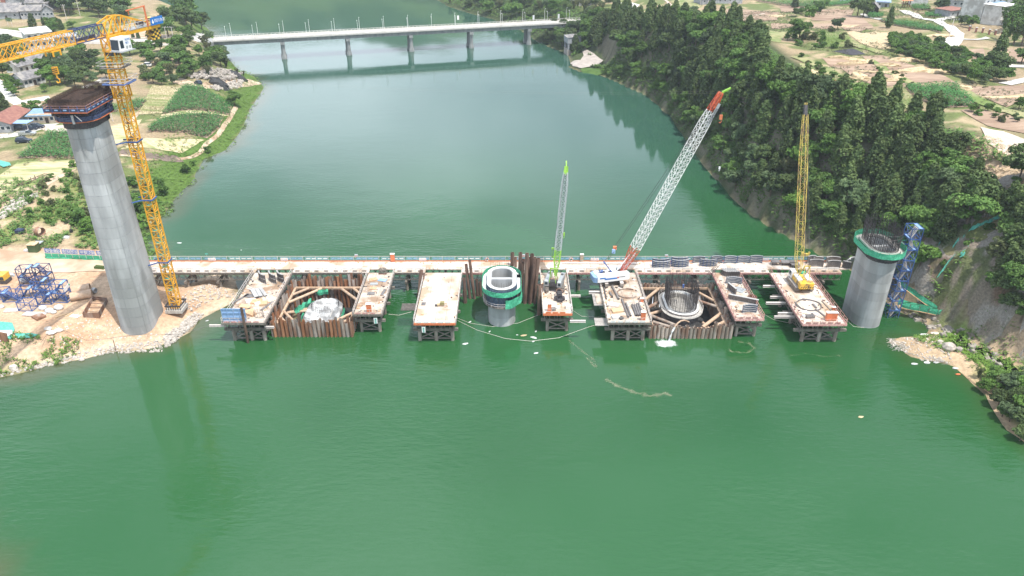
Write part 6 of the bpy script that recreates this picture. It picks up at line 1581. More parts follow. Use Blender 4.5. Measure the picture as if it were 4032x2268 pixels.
# ------------------------------------------------------------------ roads, yards and fields
drape('road', strip_poly([(-120, 118), (0, 124), (100, 138), (180, 150), (260, 156), (400, 160), (560, 158), (700, 157), (790, 155), (832, 150)], 8.5), M['road'])
for off in (0,):
    pts = strip_poly([(0, 117), (100, 131), (180, 143), (260, 149), (400, 153), (560, 151), (700, 150), (790, 149)], .5); drape('road_kerb', pts, M['white'], px=False, step=3, lift=.42)
drape('village_road', strip_poly([(196, 385), (140, 394), (70, 405), (40, 385), (20, 350), (0, 330), (-40, 310)], 4.2), M['roadw'])
drape('village_lane', strip_poly([(205, 404), (150, 420), (100, 436), (60, 445), (0, 470)], 2.6), M['roadw'])
drape('yard_paving', [(0, 545), (60, 538), (130, 520), (200, 500), (250, 480), (235, 486), (120, 492), (50, 525), (0, 528)], M['roadw'])
drape('path', strip_poly([(330, 345), (370, 328), (400, 315), (420, 308)], 2.2), M['roadw'])
drape('dirt_track', strip_poly([(690, 312), (740, 330), (800, 338), (880, 332), (960, 326), (1010, 322)], 6.5), M['dirt'])
drape('dirt_track', strip_poly([(-40, 830), (40, 790), (120, 740), (200, 700), (290, 655)], [9, 8, 7, 6, 5]), M['dirt'])
drape('dirt_track', strip_poly([(930, 420), (905, 465), (860, 530), (790, 600), (720, 625), (580, 630), (470, 612)], 1.6), M['dirt'])
drape('dirt_track', strip_poly([(660, 340), (600, 395), (540, 450), (470, 530), (440, 600)], 1.6), M['dirt'])
drape('haul_road', strip_poly([(-60, 1030), (100, 1035), (250, 1042), (400, 1047), (570, 1048)], [12, 10, 8, 7, 6.5]), M['dirt'], lift=.12)
drape('retaining_bank', strip_poly([(310, 168), (500, 172), (640, 175), (730, 178)], 5), M['rock'])
drape('bare_field', [(500, 115), (600, 122), (670, 140), (700, 148), (520, 150), (430, 148)], M['dirt'])
drape('mud_strip', strip_poly([(470, 598), (560, 612), (640, 622), (710, 625)], 4.5), mat('dark_mud', (.12, .09, .07), (.2, .15, .12), 1, .9, bump=.4))
M['stub'] = mat('stubble_rows', (.36, .33, .16), (.62, .50, .34), 1.6, .9, bump=.6, stretch=(.25, 1.2, 1), c3=(.22, .27, .09), scale3=.18)
M['tilled'] = mat('tilled_soil', (.28, .19, .13), (.40, .29, .21), .5, .95, bump=.6, stretch=(.3, 1, 1), c3=(.24, .16, .11), scale3=.15)
M['olivef'] = mat('fallow_grass', (.19, .22, .08), (.34, .31, .16), .35, .95, bump=.5, c3=(.14, .20, .05), scale3=.1)
M['orangef'] = mat('orange_earth', (.50, .28, .12), (.66, .42, .22), .4, .95, bump=.8)
M['blackf'] = mat('black_seedbed', (.03, .03, .035), (.05, .05, .06), .8, .8)
M['sand'] = mat('pale_bare_ground', (.46, .37, .30), (.60, .51, .44), .5, .95, bump=.4)
corn_fields = []
def field(pts, m_, name='field', crop=None):
    o, poly = drape(name, pts, m_)
    if crop: corn_fields.append((poly, crop))
    return poly
field([(730, 338), (800, 350), (913, 420), (905, 455), (641, 450), (705, 360)], M['tilled'], crop=(1.6, 'corn'))
field([(629, 472), (882, 458), (860, 510), (815, 545), (575, 522)], M['tilled'], crop=(1.6, 'corn'))
field([(600, 335), (720, 340), (640, 445), (545, 452)], M['stub'], crop=(.5, 'weed'))
field([(572, 545), (808, 552), (711, 604), (470, 590)], M['stub']); field([(636, 452), (905, 457), (880, 457), (627, 470)], M['stub'])
field([(194, 525), (300, 523), (312, 626), (66, 624)], M['tilled'], crop=(1.5, 'corn')); field([(524, 400), (579, 396), (545, 432), (500, 440)], M['tilled'], crop=(1.4, 'corn')); field([(440, 420), (470, 415), (460, 440), (430, 445)], M['tilled'], crop=(1.4, 'corn'))
field([(150, 500), (270, 492), (272, 520), (190, 523)], M['sand']); field([(430, 500), (560, 470), (520, 540), (440, 580)], M['stub'])
field([(70, 640), (315, 632), (315, 660), (200, 700), (100, 745), (0, 780), (0, 690)], M['stub'])
# right plateau
R_F = [([(3560, 342), (3766, 338), (3793, 373), (3840, 420), (3708, 427), (3607, 388)], 'tilled', (1.5, 'corn')), ([(3234, 229), (3405, 249), (3588, 334), (3451, 342), (3358, 303)], 'tilled', None), ([(3393, 221), (3475, 219), (3600, 260), (3770, 330), (3600, 332), (3420, 247)], 'tilled', None),
       ([(3273, 202), (3354, 192), (3409, 214), (3354, 219)], 'blackf', None), ([(3327, 132), (3444, 124), (3518, 132), (3506, 186), (3479, 196), (3382, 167)], 'straw', None), ([(3145, 303), (3312, 303), (3300, 380), (3200, 400), (3135, 360)], 'orangef', None),
       ([(3345, 350), (3400, 352), (3405, 400), (3360, 415)], 'orangef', None), ([(3825, 342), (4050, 338), (4050, 404), (3964, 423), (3825, 369)], 'tilled', None), ([(3782, 435), (3848, 427), (4050, 478), (4050, 530), (3887, 497)], 'tilled', None),
       ([(3459, 78), (3712, 113), (3704, 132), (3514, 100)], 'tilled', (1.6, 'corn')), ([(2935, -3), (3362, 5), (3362, 23), (3080, 22)], 'tilled', (1.5, 'corn')), ([(3200, 39), (3362, 37), (3343, 78), (3195, 82)], 'tilled', None), ([(3036, 92), (3289, 93), (3289, 117), (3040, 115)], 'tilled', None),
       ([(2738, 43), (2816, 39), (2847, 66), (2816, 82), (2757, 85)], 'olivef', None), ([(2454, 43), (2583, 38), (2548, 66), (2462, 64)], 'stub', None), ([(3148, 250), (3230, 250), (3260, 295), (3150, 300)], 'olivef', None), ([(2860, 40), (2960, 42), (3070, 50), (3060, 80), (2880, 90)], 'tilled', None),
       ([(2640, 5), (2720, 0), (2760, 30), (2700, 45)], 'olivef', None), ([(2985, 120), (3100, 125), (3070, 170), (2990, 165)], 'olivef', None), ([(3070, 25), (3150, 22), (3160, 45), (3090, 50)], 'tilled', None), ([(3420, 52), (3480, 55), (3470, 75), (3415, 72)], 'tilled', (1.3, 'corn')),
       ([(3585, 22), (3655, 22), (3665, 40), (3595, 42)], 'tilled', (1.4, 'corn')), ([(3640, 55), (3700, 52), (3705, 68), (3645, 70)], 'tilled', (1.2, 'corn')), ([(3190, 135), (3330, 128), (3360, 185), (3260, 190)], 'olivef', (.8, 'grass')), ([(2870, 100), (2985, 95), (2980, 118), (2880, 122)], 'olivef', None),
       ([(3590, 70), (3660, 42), (3640, 50), (3595, 50)], 'tilled', None), ([(3820, 200), (3870, 190), (3880, 250), (3830, 245)], 'tilled', None), ([(3960, 195), (4040, 200), (4040, 245), (3970, 250)], 'tilled', None)]
for pts, mm, crop in R_F: field(pts, M[mm], crop=crop)
drape('bare_ground', [(3860, 503), (3950, 520), (4060, 560), (4060, 640), (3960, 612), (3890, 570)], M['sand'])
field([(3480, 350), (3560, 345), (3600, 400), (3560, 440), (3470, 420)], M['olivef'], crop=(.7, 'weed')); field([(2600, 70), (2720, 62), (2800, 100), (2740, 118)], M['olivef'], crop=(.6, 'weed')); field([(3290, 60), (3400, 72), (3440, 110), (3340, 122)], M['tilled'])
drape('village_road', strip_poly([(3560, 42), (3620, 72), (3690, 82), (3740, 108), (3770, 135), (3760, 155), (3735, 175), (3725, 190)], [5, 4, 4, 4, 5, 6, 7, 7]), M['roadw'])
drape('path', strip_poly([(3690, 82), (3740, 72), (3740, 50), (3720, 30)], 4.5), M['roadw']); drape('path', strip_poly([(3395, 55), (3420, 70), (3470, 78)], 2.5), M['road'])
drape('path', strip_poly([(3940, 250), (3985, 262), (4060, 264)], 5), M['roadw']); drape('path', strip_poly([(3955, 333), (4010, 322), (4060, 312)], 4), M['roadw']); drape('path', strip_poly([(3770, 155), (3840, 158), (3890, 150)], 2.2), M['road'])
drape('path', strip_poly([(2735, 42), (2752, 58), (2740, 72)], 1.5), M['sand']); drape('path', strip_poly([(2815, 85), (2900, 68), (2960, 62), (3010, 55)], 1.3), M['sand'])
drape('path', strip_poly([(2610, -5), (2640, 20), (2650, 32)], 1.5), M['sand'])
drape('field_bank', strip_poly([(3420, 235), (3470, 265), (3540, 305), (3600, 335)], 3.4), M['olivef']); drape('field_bank', strip_poly([(3130, 225), (3200, 255), (3290, 300), (3370, 345), (3420, 372)], 4.4), M['olivef']); drape('field_bank', strip_poly([(3790, 360), (3850, 395), (3930, 430), (4040, 465)], 4.5), M['olivef'])
drape('field_bank', strip_poly([(3330, 150), (3400, 190), (3470, 210)], 4), M['olivef'])
drape('boat_ramp', [(2277, 158), (2295, 160), (2312, 200), (2340, 215), (2375, 240), (2345, 262), (2290, 272), (2255, 264), (2245, 252), (2285, 240), (2298, 222)], M['ramp'], lift=.5)
drape('ramp_grass', [(2285, 275), (2300, 268), (2360, 272), (2378, 290), (2350, 298), (2300, 290)], M['leaf_light'], lift=.35)
def mound(name, label, px, py, w, d, h, mt, group=None, n=14, rough=.3, seed=0):
    p = G(px, py); r_ = random.Random(seed+px); m = MB(); rings = []
    for k in range(5):
        t = k/4; z = h*math.sin(t*PI/2); s = math.cos(t*PI/2)**.8 if k < 4 else .03
        ph = []
        for a in range(n):
            q = r_.uniform(1-rough, 1+rough*.6) if k < 4 else 1
            x = p.x+w/2*s*q*math.cos(a*2*PI/n); y = p.y+d/2*s*q*math.sin(a*2*PI/n)
            ph.append((x-p.x, y-p.y, gh(x, y)-p.z+(z*r_.uniform(.8, 1.1) if k else -.15)))
        rings.append(ph)
    m.loft(rings); o = m.build(name, M[mt] if isinstance(mt, str) else mt, smooth=False); o.location = p
    if label: tag(o, label, 'heap', group)
    return o
for i, (px, py, w, d, lab) in enumerate(((3340, 236, 15, 1.6, 'long thin straw windrow at the top of the brown field'), (3345, 257, 12, 1.4, 'shorter straw windrow just below the long thin one'), (3405, 246, 7, 4, 'straw heap joining the brown field bank'), (3445, 288, 20, 2.0, 'top side of the straw ring on the brown field'), (3450, 318, 20, 2.0, 'bottom side of the straw ring on the brown field'),
    (3382, 300, 5, 7, 'left end of the straw ring on the brown field'), (3535, 305, 5, 5, 'right end of the straw ring on the brown field'), (3500, 262, 9, 1.8, 'straw windrow beside the hedge, left one'), (3560, 285, 16, 1.8, 'long straw line below the hedge'), (3560, 240, 13, 6, 'big loose straw pile against the hedge'), (3640, 280, 17, 6, 'pale straw pile sloping down to the hedge end'),
    (3345, 105, 11, 6, 'straw pile beside the sapling in the upper fields'), (3055, 65, 10, 5, 'straw pile near the upper paths'), (3170, 285, 8, 6, 'white straw pile at the forest edge'), (3700, 145, 12, 8, 'straw covered slope beside the village road'), (3980, 385, 22, 2.4, 'straw line along the brown field edge on the right'), (3945, 210, 7, 5, 'small straw pile beyond the tall dark tree'), (3800, 350, 5, 4, 'straw pile at the corner of the bright corn field'))):
    mound('straw_heap', lab, px, py, w, d, R.uniform(.6, 1.3), 'straw', 'straw heaps on the plateau fields', 18, .35, i)
mound('tarp_heap', 'black tarp covered heap nearer the dirt track on the left bank', 866, 336, 9, 7, 3.0, 'black', 'black tarp covered heaps'); mound('tarp_heap', 'black tarp covered heap at the river end of the rubble', 932, 303, 10, 6, 2.5, 'black', 'black tarp covered heaps')
# rubble
def rocks(name, label, poly, n, s0, s1, mt, lift=0.0, things=False):
    P2 = [tuple(G(x, y)[:2]) for x, y in poly]; xs = [p[0] for p in P2]; ys = [p[1] for p in P2]; m = MB(); r_ = random.Random(n+int(poly[0][0])); c = 0; tries = 0
    while c < n and tries < n*40:
        tries += 1
        x = r_.uniform(min(xs), max(xs)); y = r_.uniform(min(ys), max(ys))
        if not inside(np.array([x]), np.array([y]), P2)[0]: continue
        s = r_.uniform(s0, s1)**1; z = max(gh(x, y), 0)+lift*r_.random(); v = []
        for q in ((-1, -1, -.3), (1, -1, -.3), (1, 1, -.3), (-1, 1, -.3), (-.7, -.7, .55), (.7, -.8, .5), (.75, .7, .6), (-.8, .7, .5)): v.append((x+q[0]*s*r_.uniform(.35, .6), y+q[1]*s*r_.uniform(.35, .6), z+q[2]*s*r_.uniform(.4, .8)))
        m.add(v, [(3, 2, 1, 0), (4, 5, 6, 7), (0, 1, 5, 4), (1, 2, 6, 5), (2, 3, 7, 6), (3, 0, 4, 7)]); c += 1
    return tag(m.build(name, M[mt]), label, None, None, 'stuff')
rocks('rubble', 'pale demolition rubble beside the dirt track on the left bank', [(735, 312), (790, 290), (900, 285), (955, 300), (930, 318), (850, 325)], 520, .35, 1.3, 'rock', 1.6)
rocks('rubble', 'dark rubble around the black heap', [(830, 345), (960, 320), (950, 345), (850, 358)], 160, .4, 1.6, 'rock', .8)
rocks('shore_rubble', 'white rubble along the point below the tower crane', [(640, 1330), (700, 1290), (740, 1250), (770, 1235), (800, 1240), (770, 1275), (700, 1340), (650, 1370)], 420, .15, .7, 'rockw', .3)
rocks('shore_rubble', 'white stones along the near left waterline', [(0, 1470), (200, 1420), (430, 1365), (640, 1345), (640, 1385), (430, 1392), (200, 1440), (0, 1486)], 420, .12, .5, 'rockw', .1)
rocks('rubble', 'white rubble beside the dirt track left of the tall pier', [(40, 800), (90, 775), (150, 765), (150, 780), (80, 820), (30, 850), (0, 870), (0, 840)], 150, .3, 1.2, 'rockw', .5)
rocks('stones', 'scattered stones on the bare point around the tall pier', [(180, 1310), (360, 1210), (480, 1290), (620, 1290), (640, 1340), (450, 1375), (230, 1420)], 260, .08, .4, 'rockw')
rocks('shore_rubble', 'grey stones on the right shore spit', [(3480, 1342), (3560, 1330), (3680, 1320), (3760, 1430), (3640, 1425), (3560, 1390)], 260, .08, .45, 'rock', .1)
rocks('fallen_rock', 'fallen rock at the foot of the right cliff', [(3560, 1230), (3680, 1250), (3800, 1300), (3960, 1420), (3940, 1450), (3760, 1350), (3640, 1290)], 70, .2, 1.3, 'cliff', .1)
rocks('shore_rubble', 'stones at the foot of the peninsula under the trestle', [(860, 1180), (920, 1170), (935, 1150), (820, 1120), (700, 1180), (740, 1230)], 260, .1, .5, 'rock', .2)
for i, (px, py, s, lab) in enumerate(((3735, 1372, 2.8, 'large grey boulder on the grassy right shore'), (3775, 1380, 1.7, 'smaller boulder right of the large grey one'), (3700, 1350, 1.4, 'boulder above the large grey one on the right shore'), (202, 1330-20, 2.2, 'broken concrete slab below the white bags'), (230, 1302, 2.0, 'flat broken slab between the others near the rusty box'), (190, 1295, 1.8, 'leftmost broken concrete slab near the white bags'), (55, 1450, 1.7, 'round white boulder at the left waterline'), (322, 1418, 1.2, 'white boulder on the waterline below the tall pier'))):
    p = G(px, py); m = MB(); r_ = random.Random(i); rings = []
    for z, f in ((-.2, .8), (.15, 1), (.45, .8), (.6, .35)): rings.append([(s*.5*f*math.cos(a*PI/4)*r_.uniform(.8, 1.15), s*.38*f*math.sin(a*PI/4)*r_.uniform(.8, 1.15), z*s*(.35 if 'slab' in lab else .8)) for a in range(8)])
    m.loft(rings); o = m.build('boulder' if 'boulder' in lab else 'concrete_slab', M['rock'] if 'grey' in lab else M['rockw']); o.location = p; tag(o, lab, 'rock')
# drift wood on the spit
m = MB(); r_ = random.Random(4)
for k in range(240):
    t_ = r_.random(); a = P(3500+t_*230+r_.uniform(-15, 15), 1352+t_*72+r_.uniform(-26, 14), .25); d = Vector((r_.uniform(-1, 1), r_.uniform(-.6, .6), r_.uniform(-.05, .15)))*r_.uniform(.4, 1.5); m.bar(a-d, a+d, .06, n=3)
tag(m.build('driftwood', M['conc2']), 'tangle of pale driftwood sticks on the right shore spit', None, None, 'stuff')
for i, (px, py, l, mt, lab) in enumerate(((3650, 1428, 1.7, 'white', 'white foam bar at the driftwood edge'), (3600, 1433, 1.5, 'tarp', 'white litter strip floating off the spit'), (3685, 1427, 1.3, 'tarp', 'small white scrap at the driftwood'), (3772, 1474, 1.2, 'orange', 'orange float caught on the right shore'), (3640, 1318, 2.2, 'tarp', 'white sheet at the inner corner of the right bay'), (3680, 1318, 2.6, 'rockw', 'white crusted patch on the right bay shore'), (3762, 1450, 1.4, 'tarp', 'white litter above the orange float'))):
    p = P(px, py, .12); m = MB(); m.prism([(l*.5*math.cos(a*PI/4)*R.uniform(.7, 1), l*.2*math.sin(a*PI/4)*R.uniform(.7, 1)) for a in range(8)], 0, .12); o = m.build('shore_litter', M[mt]); p.z = max(.08, gh(p.x, p.y)+.08); o.location = p; tag(o, lab, 'litter', 'litter on the right shore')
p0, p1 = P(3790, 1470, .3), P(3958, 1592, .5); tag(MB().bar(p0, p1, .18, n=8).build('shore_pole', M['wood']), 'long pole lying along the right waterline', 'pole')
# green nets on the cliff
def cliff_net(label, pts, w=.6):
    q = [G(x, y) for x, y in pts]; m = MB(); out = []
    for i in range(len(q)-1):
        for k in range(4): out.append(q[i].lerp(q[i+1], k/4))
    out.append(q[-1])
    for i, p in enumerate(out):
        z = gh(p.x, p.y); m.v.append((p.x-w/2+R.uniform(-.2, .2), p.y-.2, gh(p.x-w/2, p.y-.2)+.2+R.uniform(0, .3))); m.v.append((p.x+w/2+R.uniform(-.2, .2), p.y+.2, gh(p.x+w/2, p.y+.2)+.3+R.uniform(0, .4)))
    for i in range(len(out)-1): m.f.append((2*i, 2*i+1, 2*i+3, 2*i+2))
    return tag(m.build('cliff_net', M['teal']), label, 'net', 'torn nets on the right cliff')
cliff_net('long torn teal net running down the bare slope above the cliff', [(3995, 820), (3950, 850), (3900, 875), (3860, 890), (3820, 910)], .9); cliff_net('narrow teal net strand at the top of the bare slope', [(3912, 700), (3892, 720), (3885, 738)], .7)
cliff_net('bright teal net bunched on the cliff face', [(3815, 968), (3800, 985), (3790, 1005), (3785, 1030)], 1.6); cliff_net('teal net hanging from the rounded rock edge', [(3750, 1018), (3735, 1040), (3715, 1060), (3705, 1075)], 1.2); cliff_net('thin teal net strand across the cliff top', [(3795, 937), (3765, 955), (3755, 975)], .7)
cliff_net('short teal strand beside the rounded rock', [(3725, 942), (3705, 950), (3698, 968)], .6)
p0, p1 = G(3030, 660), G(3700, 1050)
# ------------------------------------------------------------------ work yard on the left bank
YG = 'blue stair tower frames stored on the left bank'
def yard_frame(px, py, lab, n=1, w=2.9, d=2.1, h=2.2, rz=0.0, mt='blue', z0=0.0, stair=1):
    p = G(px, py); t = thing('scaffold_stair', lab, 'stair frame', p, YG)
    for k in range(n): stair_module(t, p.x, p.y, p.z+z0+h*k, w, d, h, mt, rz, stair if k % 2 == 0 else -stair, dens=2)
    return t
yard_frame(118, 1118, 'tall two-level blue stair frame at the back left of the stack', 2, rz=.1, mt='bluesec'); yard_frame(182, 1112, 'tall blue stair frame at the back right with a pale landing', 2, rz=-.05, stair=-1, mt='bluesec')
yard_frame(14, 1172, 'dark blue stair frame cut by the left picture edge', 1, rz=.15); yard_frame(55, 1180, 'wide blue stair frame at the left of the stack', 1, w=3.4, rz=.1); yard_frame(108, 1165, 'blue stair frame with red bar in the middle of the stack', 1, mt='blue', rz=.05, stair=-1)
yard_frame(175, 1162, 'blue stair frame with bright landing just behind the sign frame', 2, h=2.0); yard_frame(188, 1190, 'blue stair frame standing in the centre front with steps inside', 1, h=2.4, stair=-1); T_ = yard_frame(250, 1182, 'rightmost blue stair frame carrying a white and green sign', 2, rz=-.02, w=3.0, h=2.3)
yard_frame(113, 1216, 'single open blue stair frame standing alone at the front', 1, rz=-.08, stair=0)
b = T_.location; s_ = MB().bar((b.x+1.62, b.y-1.2, b.z+3.0), (b.x+1.65, b.y+1.2, b.z+3.4), .05, .8).build('sign_panel', M['white'], T_); MB().bar((b.x+1.66, b.y+.8, b.z+3.35), (b.x+1.68, b.y+1.15, b.z+3.4), .03, .5).build('green_emblem', M['green'], s_)
for k, (ax, ay, bx, by, r_, lab) in enumerate(((278, 1165, 356, 1150, 1.05, 'upper of the two big tan casing pipes beside the blue frames'), (282, 1184, 326, 1176, .95, 'lower front big tan casing pipe beside the blue frames'))):
    a = G(ax, ay); b = G(bx, by); a.z += r_; b.z += r_; b2 = a+(b-a).normalized()*max(4.2, (b-a).length)
    pipe_thing('casing_pipe', lab, a, b2, r_, 'pipe_tan', 'big tan casing pipes', n=22, ri=r_*.94)
a = G(368, 1152); pipe_thing('pipe_collar', 'small grey pipe ring behind the big tan pipes', a+Vector((0, 0, .6)), a+Vector((.7, -.1, .6)), .6, 'silver')
a = G(160, 925); pipe_thing('pipe_section', 'rusty short pipe ring lying on the haul road edge', a+Vector((-.5, 0, 1.1)), a+Vector((.9, -.5, 1.1)), 1.1, 'rust', ri=1.03, n=20)
# open rusty box
a, b, c_, d_ = G(330, 1250), G(394, 1254), G(425, 1188), G(368, 1180); t = thing('steel_bin', 'open rusty rectangular steel box lying left of the tall pier', 'steel box', a)
z0 = min(v.z for v in (a, b, c_, d_)); cs = [Vector((v.x, v.y, z0)) for v in (a, b, c_, d_)]
for i in range(4): MB().bar(cs[i]+Vector((0, 0, .75)), cs[(i+1) % 4]+Vector((0, 0, .75)), .07, 1.5).build('side_wall', M['rust'], t)
for f in (.33, .62, .9): MB().bar(cs[0].lerp(cs[3], f)+Vector((0, 0, 1.4)), cs[1].lerp(cs[2], f)+Vector((0, 0, 1.4)), .12).build('cross_bar', M['rust2'], t)
for i, (px, py, s, lab) in enumerate(((170, 1217, 1.6, 'leftmost plump white bag in front of the blue frames'), (196, 1228, 1.7, 'sagging white bag second in the row'), (212, 1232, 1.2, 'small flat white bag at the front of the row'), (232, 1216, 1.8, 'rightmost round white bag by the blue frames'), (4, 1212, 1.3, 'white bag at the left picture edge'), (98, 1060+48, 2.0, 'white sheet behind the blue frames'))):
    p = G(px, py); m = MB(); rings = []; r_ = random.Random(i+3)
    for z, f in ((0, .85), (.3, 1.0), (.6, .9), (.8, .5)): rings.append([(s*.55*f*math.cos(a*PI/5)*r_.uniform(.92, 1.08), s*.42*f*math.sin(a*PI/5)*r_.uniform(.92, 1.08), z*s*.6) for a in range(10)])
    m.loft(rings); o = m.build('white_bag', M['tarp'], smooth=True); o.location = p; tag(o, lab, 'bag', 'white bulk bags in the yard')
def yplank(lab, ax, ay, bx, by, w, h, mt, name='plank', cat='plank'):
    a = G(ax, ay); b = G(bx, by); a.z += h/2+.03; b.z += h/2+.03; tag(MB().bar(a, b, w, h).build(name, M[mt]), lab, cat)
yplank('long pale plank pointing at the rusty box', 217, 1251, 272, 1235, .3, .15, 'wood'); yplank('short pale plank crossing the longer one', 256, 1248, 285, 1232, .3, .15, 'wood'); yplank('rusty plate stack under a tilted board left of the rusty box', 135, 1258, 172, 1242, 2.2, .4, 'rust', 'plate_stack', 'plates'); yplank('pale plate pile behind the rusty stack', 95, 1236, 180, 1240, 1.6, .15, 'railw', 'plate_stack', 'plates')
yplank('grey timber pile at the left of the yard', 20, 1225, 75, 1222, 1.4, .25, 'railw', 'timber_pile', 'timber'); yplank('brown sheet metal propped in the weeds at the lower left edge', 0, 1345, 38, 1352, .1, 2.4, 'rust', 'metal_sheet', 'sheet'); yplank('white twin board panel beside the long plank', 280, 1243, 312, 1248, 1.0, .1, 'whitemetal', 'board', 'board')
for lab, pts in (('teal net spread over the weeds at the lower left edge', [(0, 1270), (50, 1275), (60, 1300), (45, 1340), (0, 1330)]), ('teal net strip trailing right through the weeds', [(60, 1318), (120, 1315), (155, 1322), (120, 1335), (70, 1335)])): drape('ground_net', pts, M['teal'], kind='stuff', lift=.3, label=lab)
drape('ground_net', [(0, 635), (40, 645), (45, 655), (15, 662), (0, 655)], M['teal'], kind='stuff', lift=.4, label='teal net patch beside the left corn field')
drape('plastic_sheeting', [(0, 1352), (0, 1308), (50, 1305), (52, 1318), (20, 1340)], M['tarp'], kind='stuff', lift=.4, label='white plastic sheeting in the weeds at the left edge')
p = G(458, 1385); q = G(441, 1330); q = V(441, 1320, p.y+.2)
t = thing('mooring_post', 'thin rusty post standing on the shore below the tall pier', 'post', p); MB().bar(p, (q.x, p.y+.1, p.z+2.9), .16, n=8).build('shaft', M['rust2'], t)
rope('cable running from the shore post to the leftmost platform', [(441, 1330), (560, 1315), (700, 1318), (800, 1290), (860, 1270)], .035, 2.6, 'dark'); rope('cable lying across the bare point left of the post', [(441, 1332), (340, 1340), (240, 1295), (190, 1310), (160, 1350)], .04, 3.0, 'dark')
# excavator corner
p = G(12, 1110); t = thing('yellow_machine', 'yellow machine body at the left picture edge behind the blue frames', 'machine', p)
MB().box((p.x, p.y, p.z+1.5), (2.6, 2.2, 1.4)).build('body', M['bodyyel'], t); MB().box((p.x+.7, p.y-1.12, p.z+1.4), (1.0, .04, .8)).build('window', M['glass'], t); MB().box((p.x, p.y, p.z+.45), (3.0, 2.2, .8)).build('track', M['dark'], t)
p = G(30, 1085); mound('gravel_heap', 'low grey heap behind the yellow machine', 38, 1085, 2.6, 1.6, .7, 'silver')
# huts, banner fence by the haul road
p = G(138, 990); t = thing('water_tank', 'small green and yellow hut at the end of the banner fence', 'hut', p)
MB().box((p.x, p.y, p.z+1.0), (2.0, 1.8, 2.0)).build('wall', M['leaf_gray'], t); MB().box((p.x, p.y, p.z+2.1), (2.2, 2.0, .15)).build('roof', M['straw'], t)
MB().box((p.x-.2, p.y+2.4, p.z+1.3), (1.9, 1.6, .12)).build('rear_roof', M['silver'], t)
a = G(182, 1018); b = V(420, 1042, 0) if False else G(425, 1030); t = thing('banner_fence', 'low fence with a blue slogan banner over green netting by the haul road', 'fence', a)
dirn = (b-a).normalized(); zz = max(a.z, b.z); A_ = Vector((a.x, a.y, a.z)); B_ = Vector((b.x, b.y, b.z)); nn = Vector((dirn.y, -dirn.x, 0)).normalized()
for k in range(10): q = A_.lerp(B_, k/9); MB().bar(q, q+Vector((0, 0, 2.9)), .1).build('post', M['railw'], t)
MB().bar(A_+Vector((0, 0, .75)), B_+Vector((0, 0, .75)), .05, 1.35).build('green_net', M['green'], t); net_quad('loose_net', A_+nn*.3, B_+nn*.3, .7, t, 'green', .12, 24)
txt = '安全意识时刻不忘平安之路你我'; ln = (B_-A_).length; nch = len(txt)+2; pos = 0
for k, chh in enumerate(txt):
    g_ = (k >= 4)*.35+(k >= 8)*.35+(k >= 12)*.35
    u0 = .25+k*(ln-1.6)/len(txt)+g_; w_ = (ln-1.6)/len(txt)
    c0 = A_+dirn*u0; bd_ = MB().bar(c0+Vector((0, 0, 2.15)), c0+dirn*(w_-.05)+Vector((0, 0, 2.15)), .06, 1.15).build('banner_panel', M['bannerblue'], t)
    text_mesh('lettering', chh, 1.0, M['white'], bd_, c0+dirn*.12+nn*.06+Vector((0, 0, 1.78)), dirn, (0, 0, 1))
for i, (px, py, w, d, h, mt, lab) in enumerate(((80, 915, 1.9, 1.6, 1.1, 'navy', 'bundle under a blue tarpaulin on the haul road edge'), (240, 930, 2.6, 1.5, .4, 'leaf_gray', 'green sheeted pallet left of the tall pier'), (262, 938, 1.4, 1.0, .6, 'tarp', 'white covered bundle beside the green pallet'), (105, 988, 1.1, .8, .5, 'tarp', 'white sack on the haul road'), (282, 915, .6, .6, 1.0, 'black', 'small black drum left of the tall pier'), (392, 1060, 2.2, .5, 1.1, 'leaf_dark', 'dark green panel leaning beside the haul road'))):
    p = G(px, py); m = MB(); m.loft([[(-w/2, -d/2, 0), (w/2, -d/2, 0), (w/2, d/2, 0), (-w/2, d/2, 0)], [(-w/2*.95, -d/2, h*.7), (w/2*.9, -d/2, h*.8), (w/2, d/2*.9, h*.75), (-w/2*.9, d/2, h*.7)], [(-w/4, -d/4, h), (w/4, -d/4, h*.95), (w/4, d/4, h*.9), (-w/4, d/4, h)]])
    o = m.build('covered_bundle' if 'bundle' in lab or 'pallet' in lab else ('sack' if 'sack' in lab else 'drum' if 'drum' in lab else 'panel'), M[mt]); o.location = p; tag(o, lab, 'bundle' if 'bundle' in lab or 'pallet' in lab else 'panel' if 'panel' in lab else 'drum' if 'drum' in lab else 'sack')
a, b = G(75, 738), G(185, 692); t = thing('steel_ladder_frame', 'long rusty ladder-like steel frame beside the left dirt track', 'frame', a); s_ = Vector((b.y-a.y, a.x-b.x, 0)).normalized()
for k in (-.7, .7): MB().bar(a+s_*k+Vector((0, 0, .6)), b+s_*k+Vector((0, 0, .6)), .16).build('side_bar', M['rust2'], t)
for k in range(8): q = a.lerp(b, k/7); MB().bar(q-s_*.7+Vector((0, 0, .6)), q+s_*.7+Vector((0, 0, .6)), .12).build('rung', M['rust2'], t)
for k in (.45, .6): q = a.lerp(b, k); MB().bar(q+Vector((0, 0, 0)), q+Vector((0, 0, 1.5)), .14).build('stub_post', M['rust2'], t)

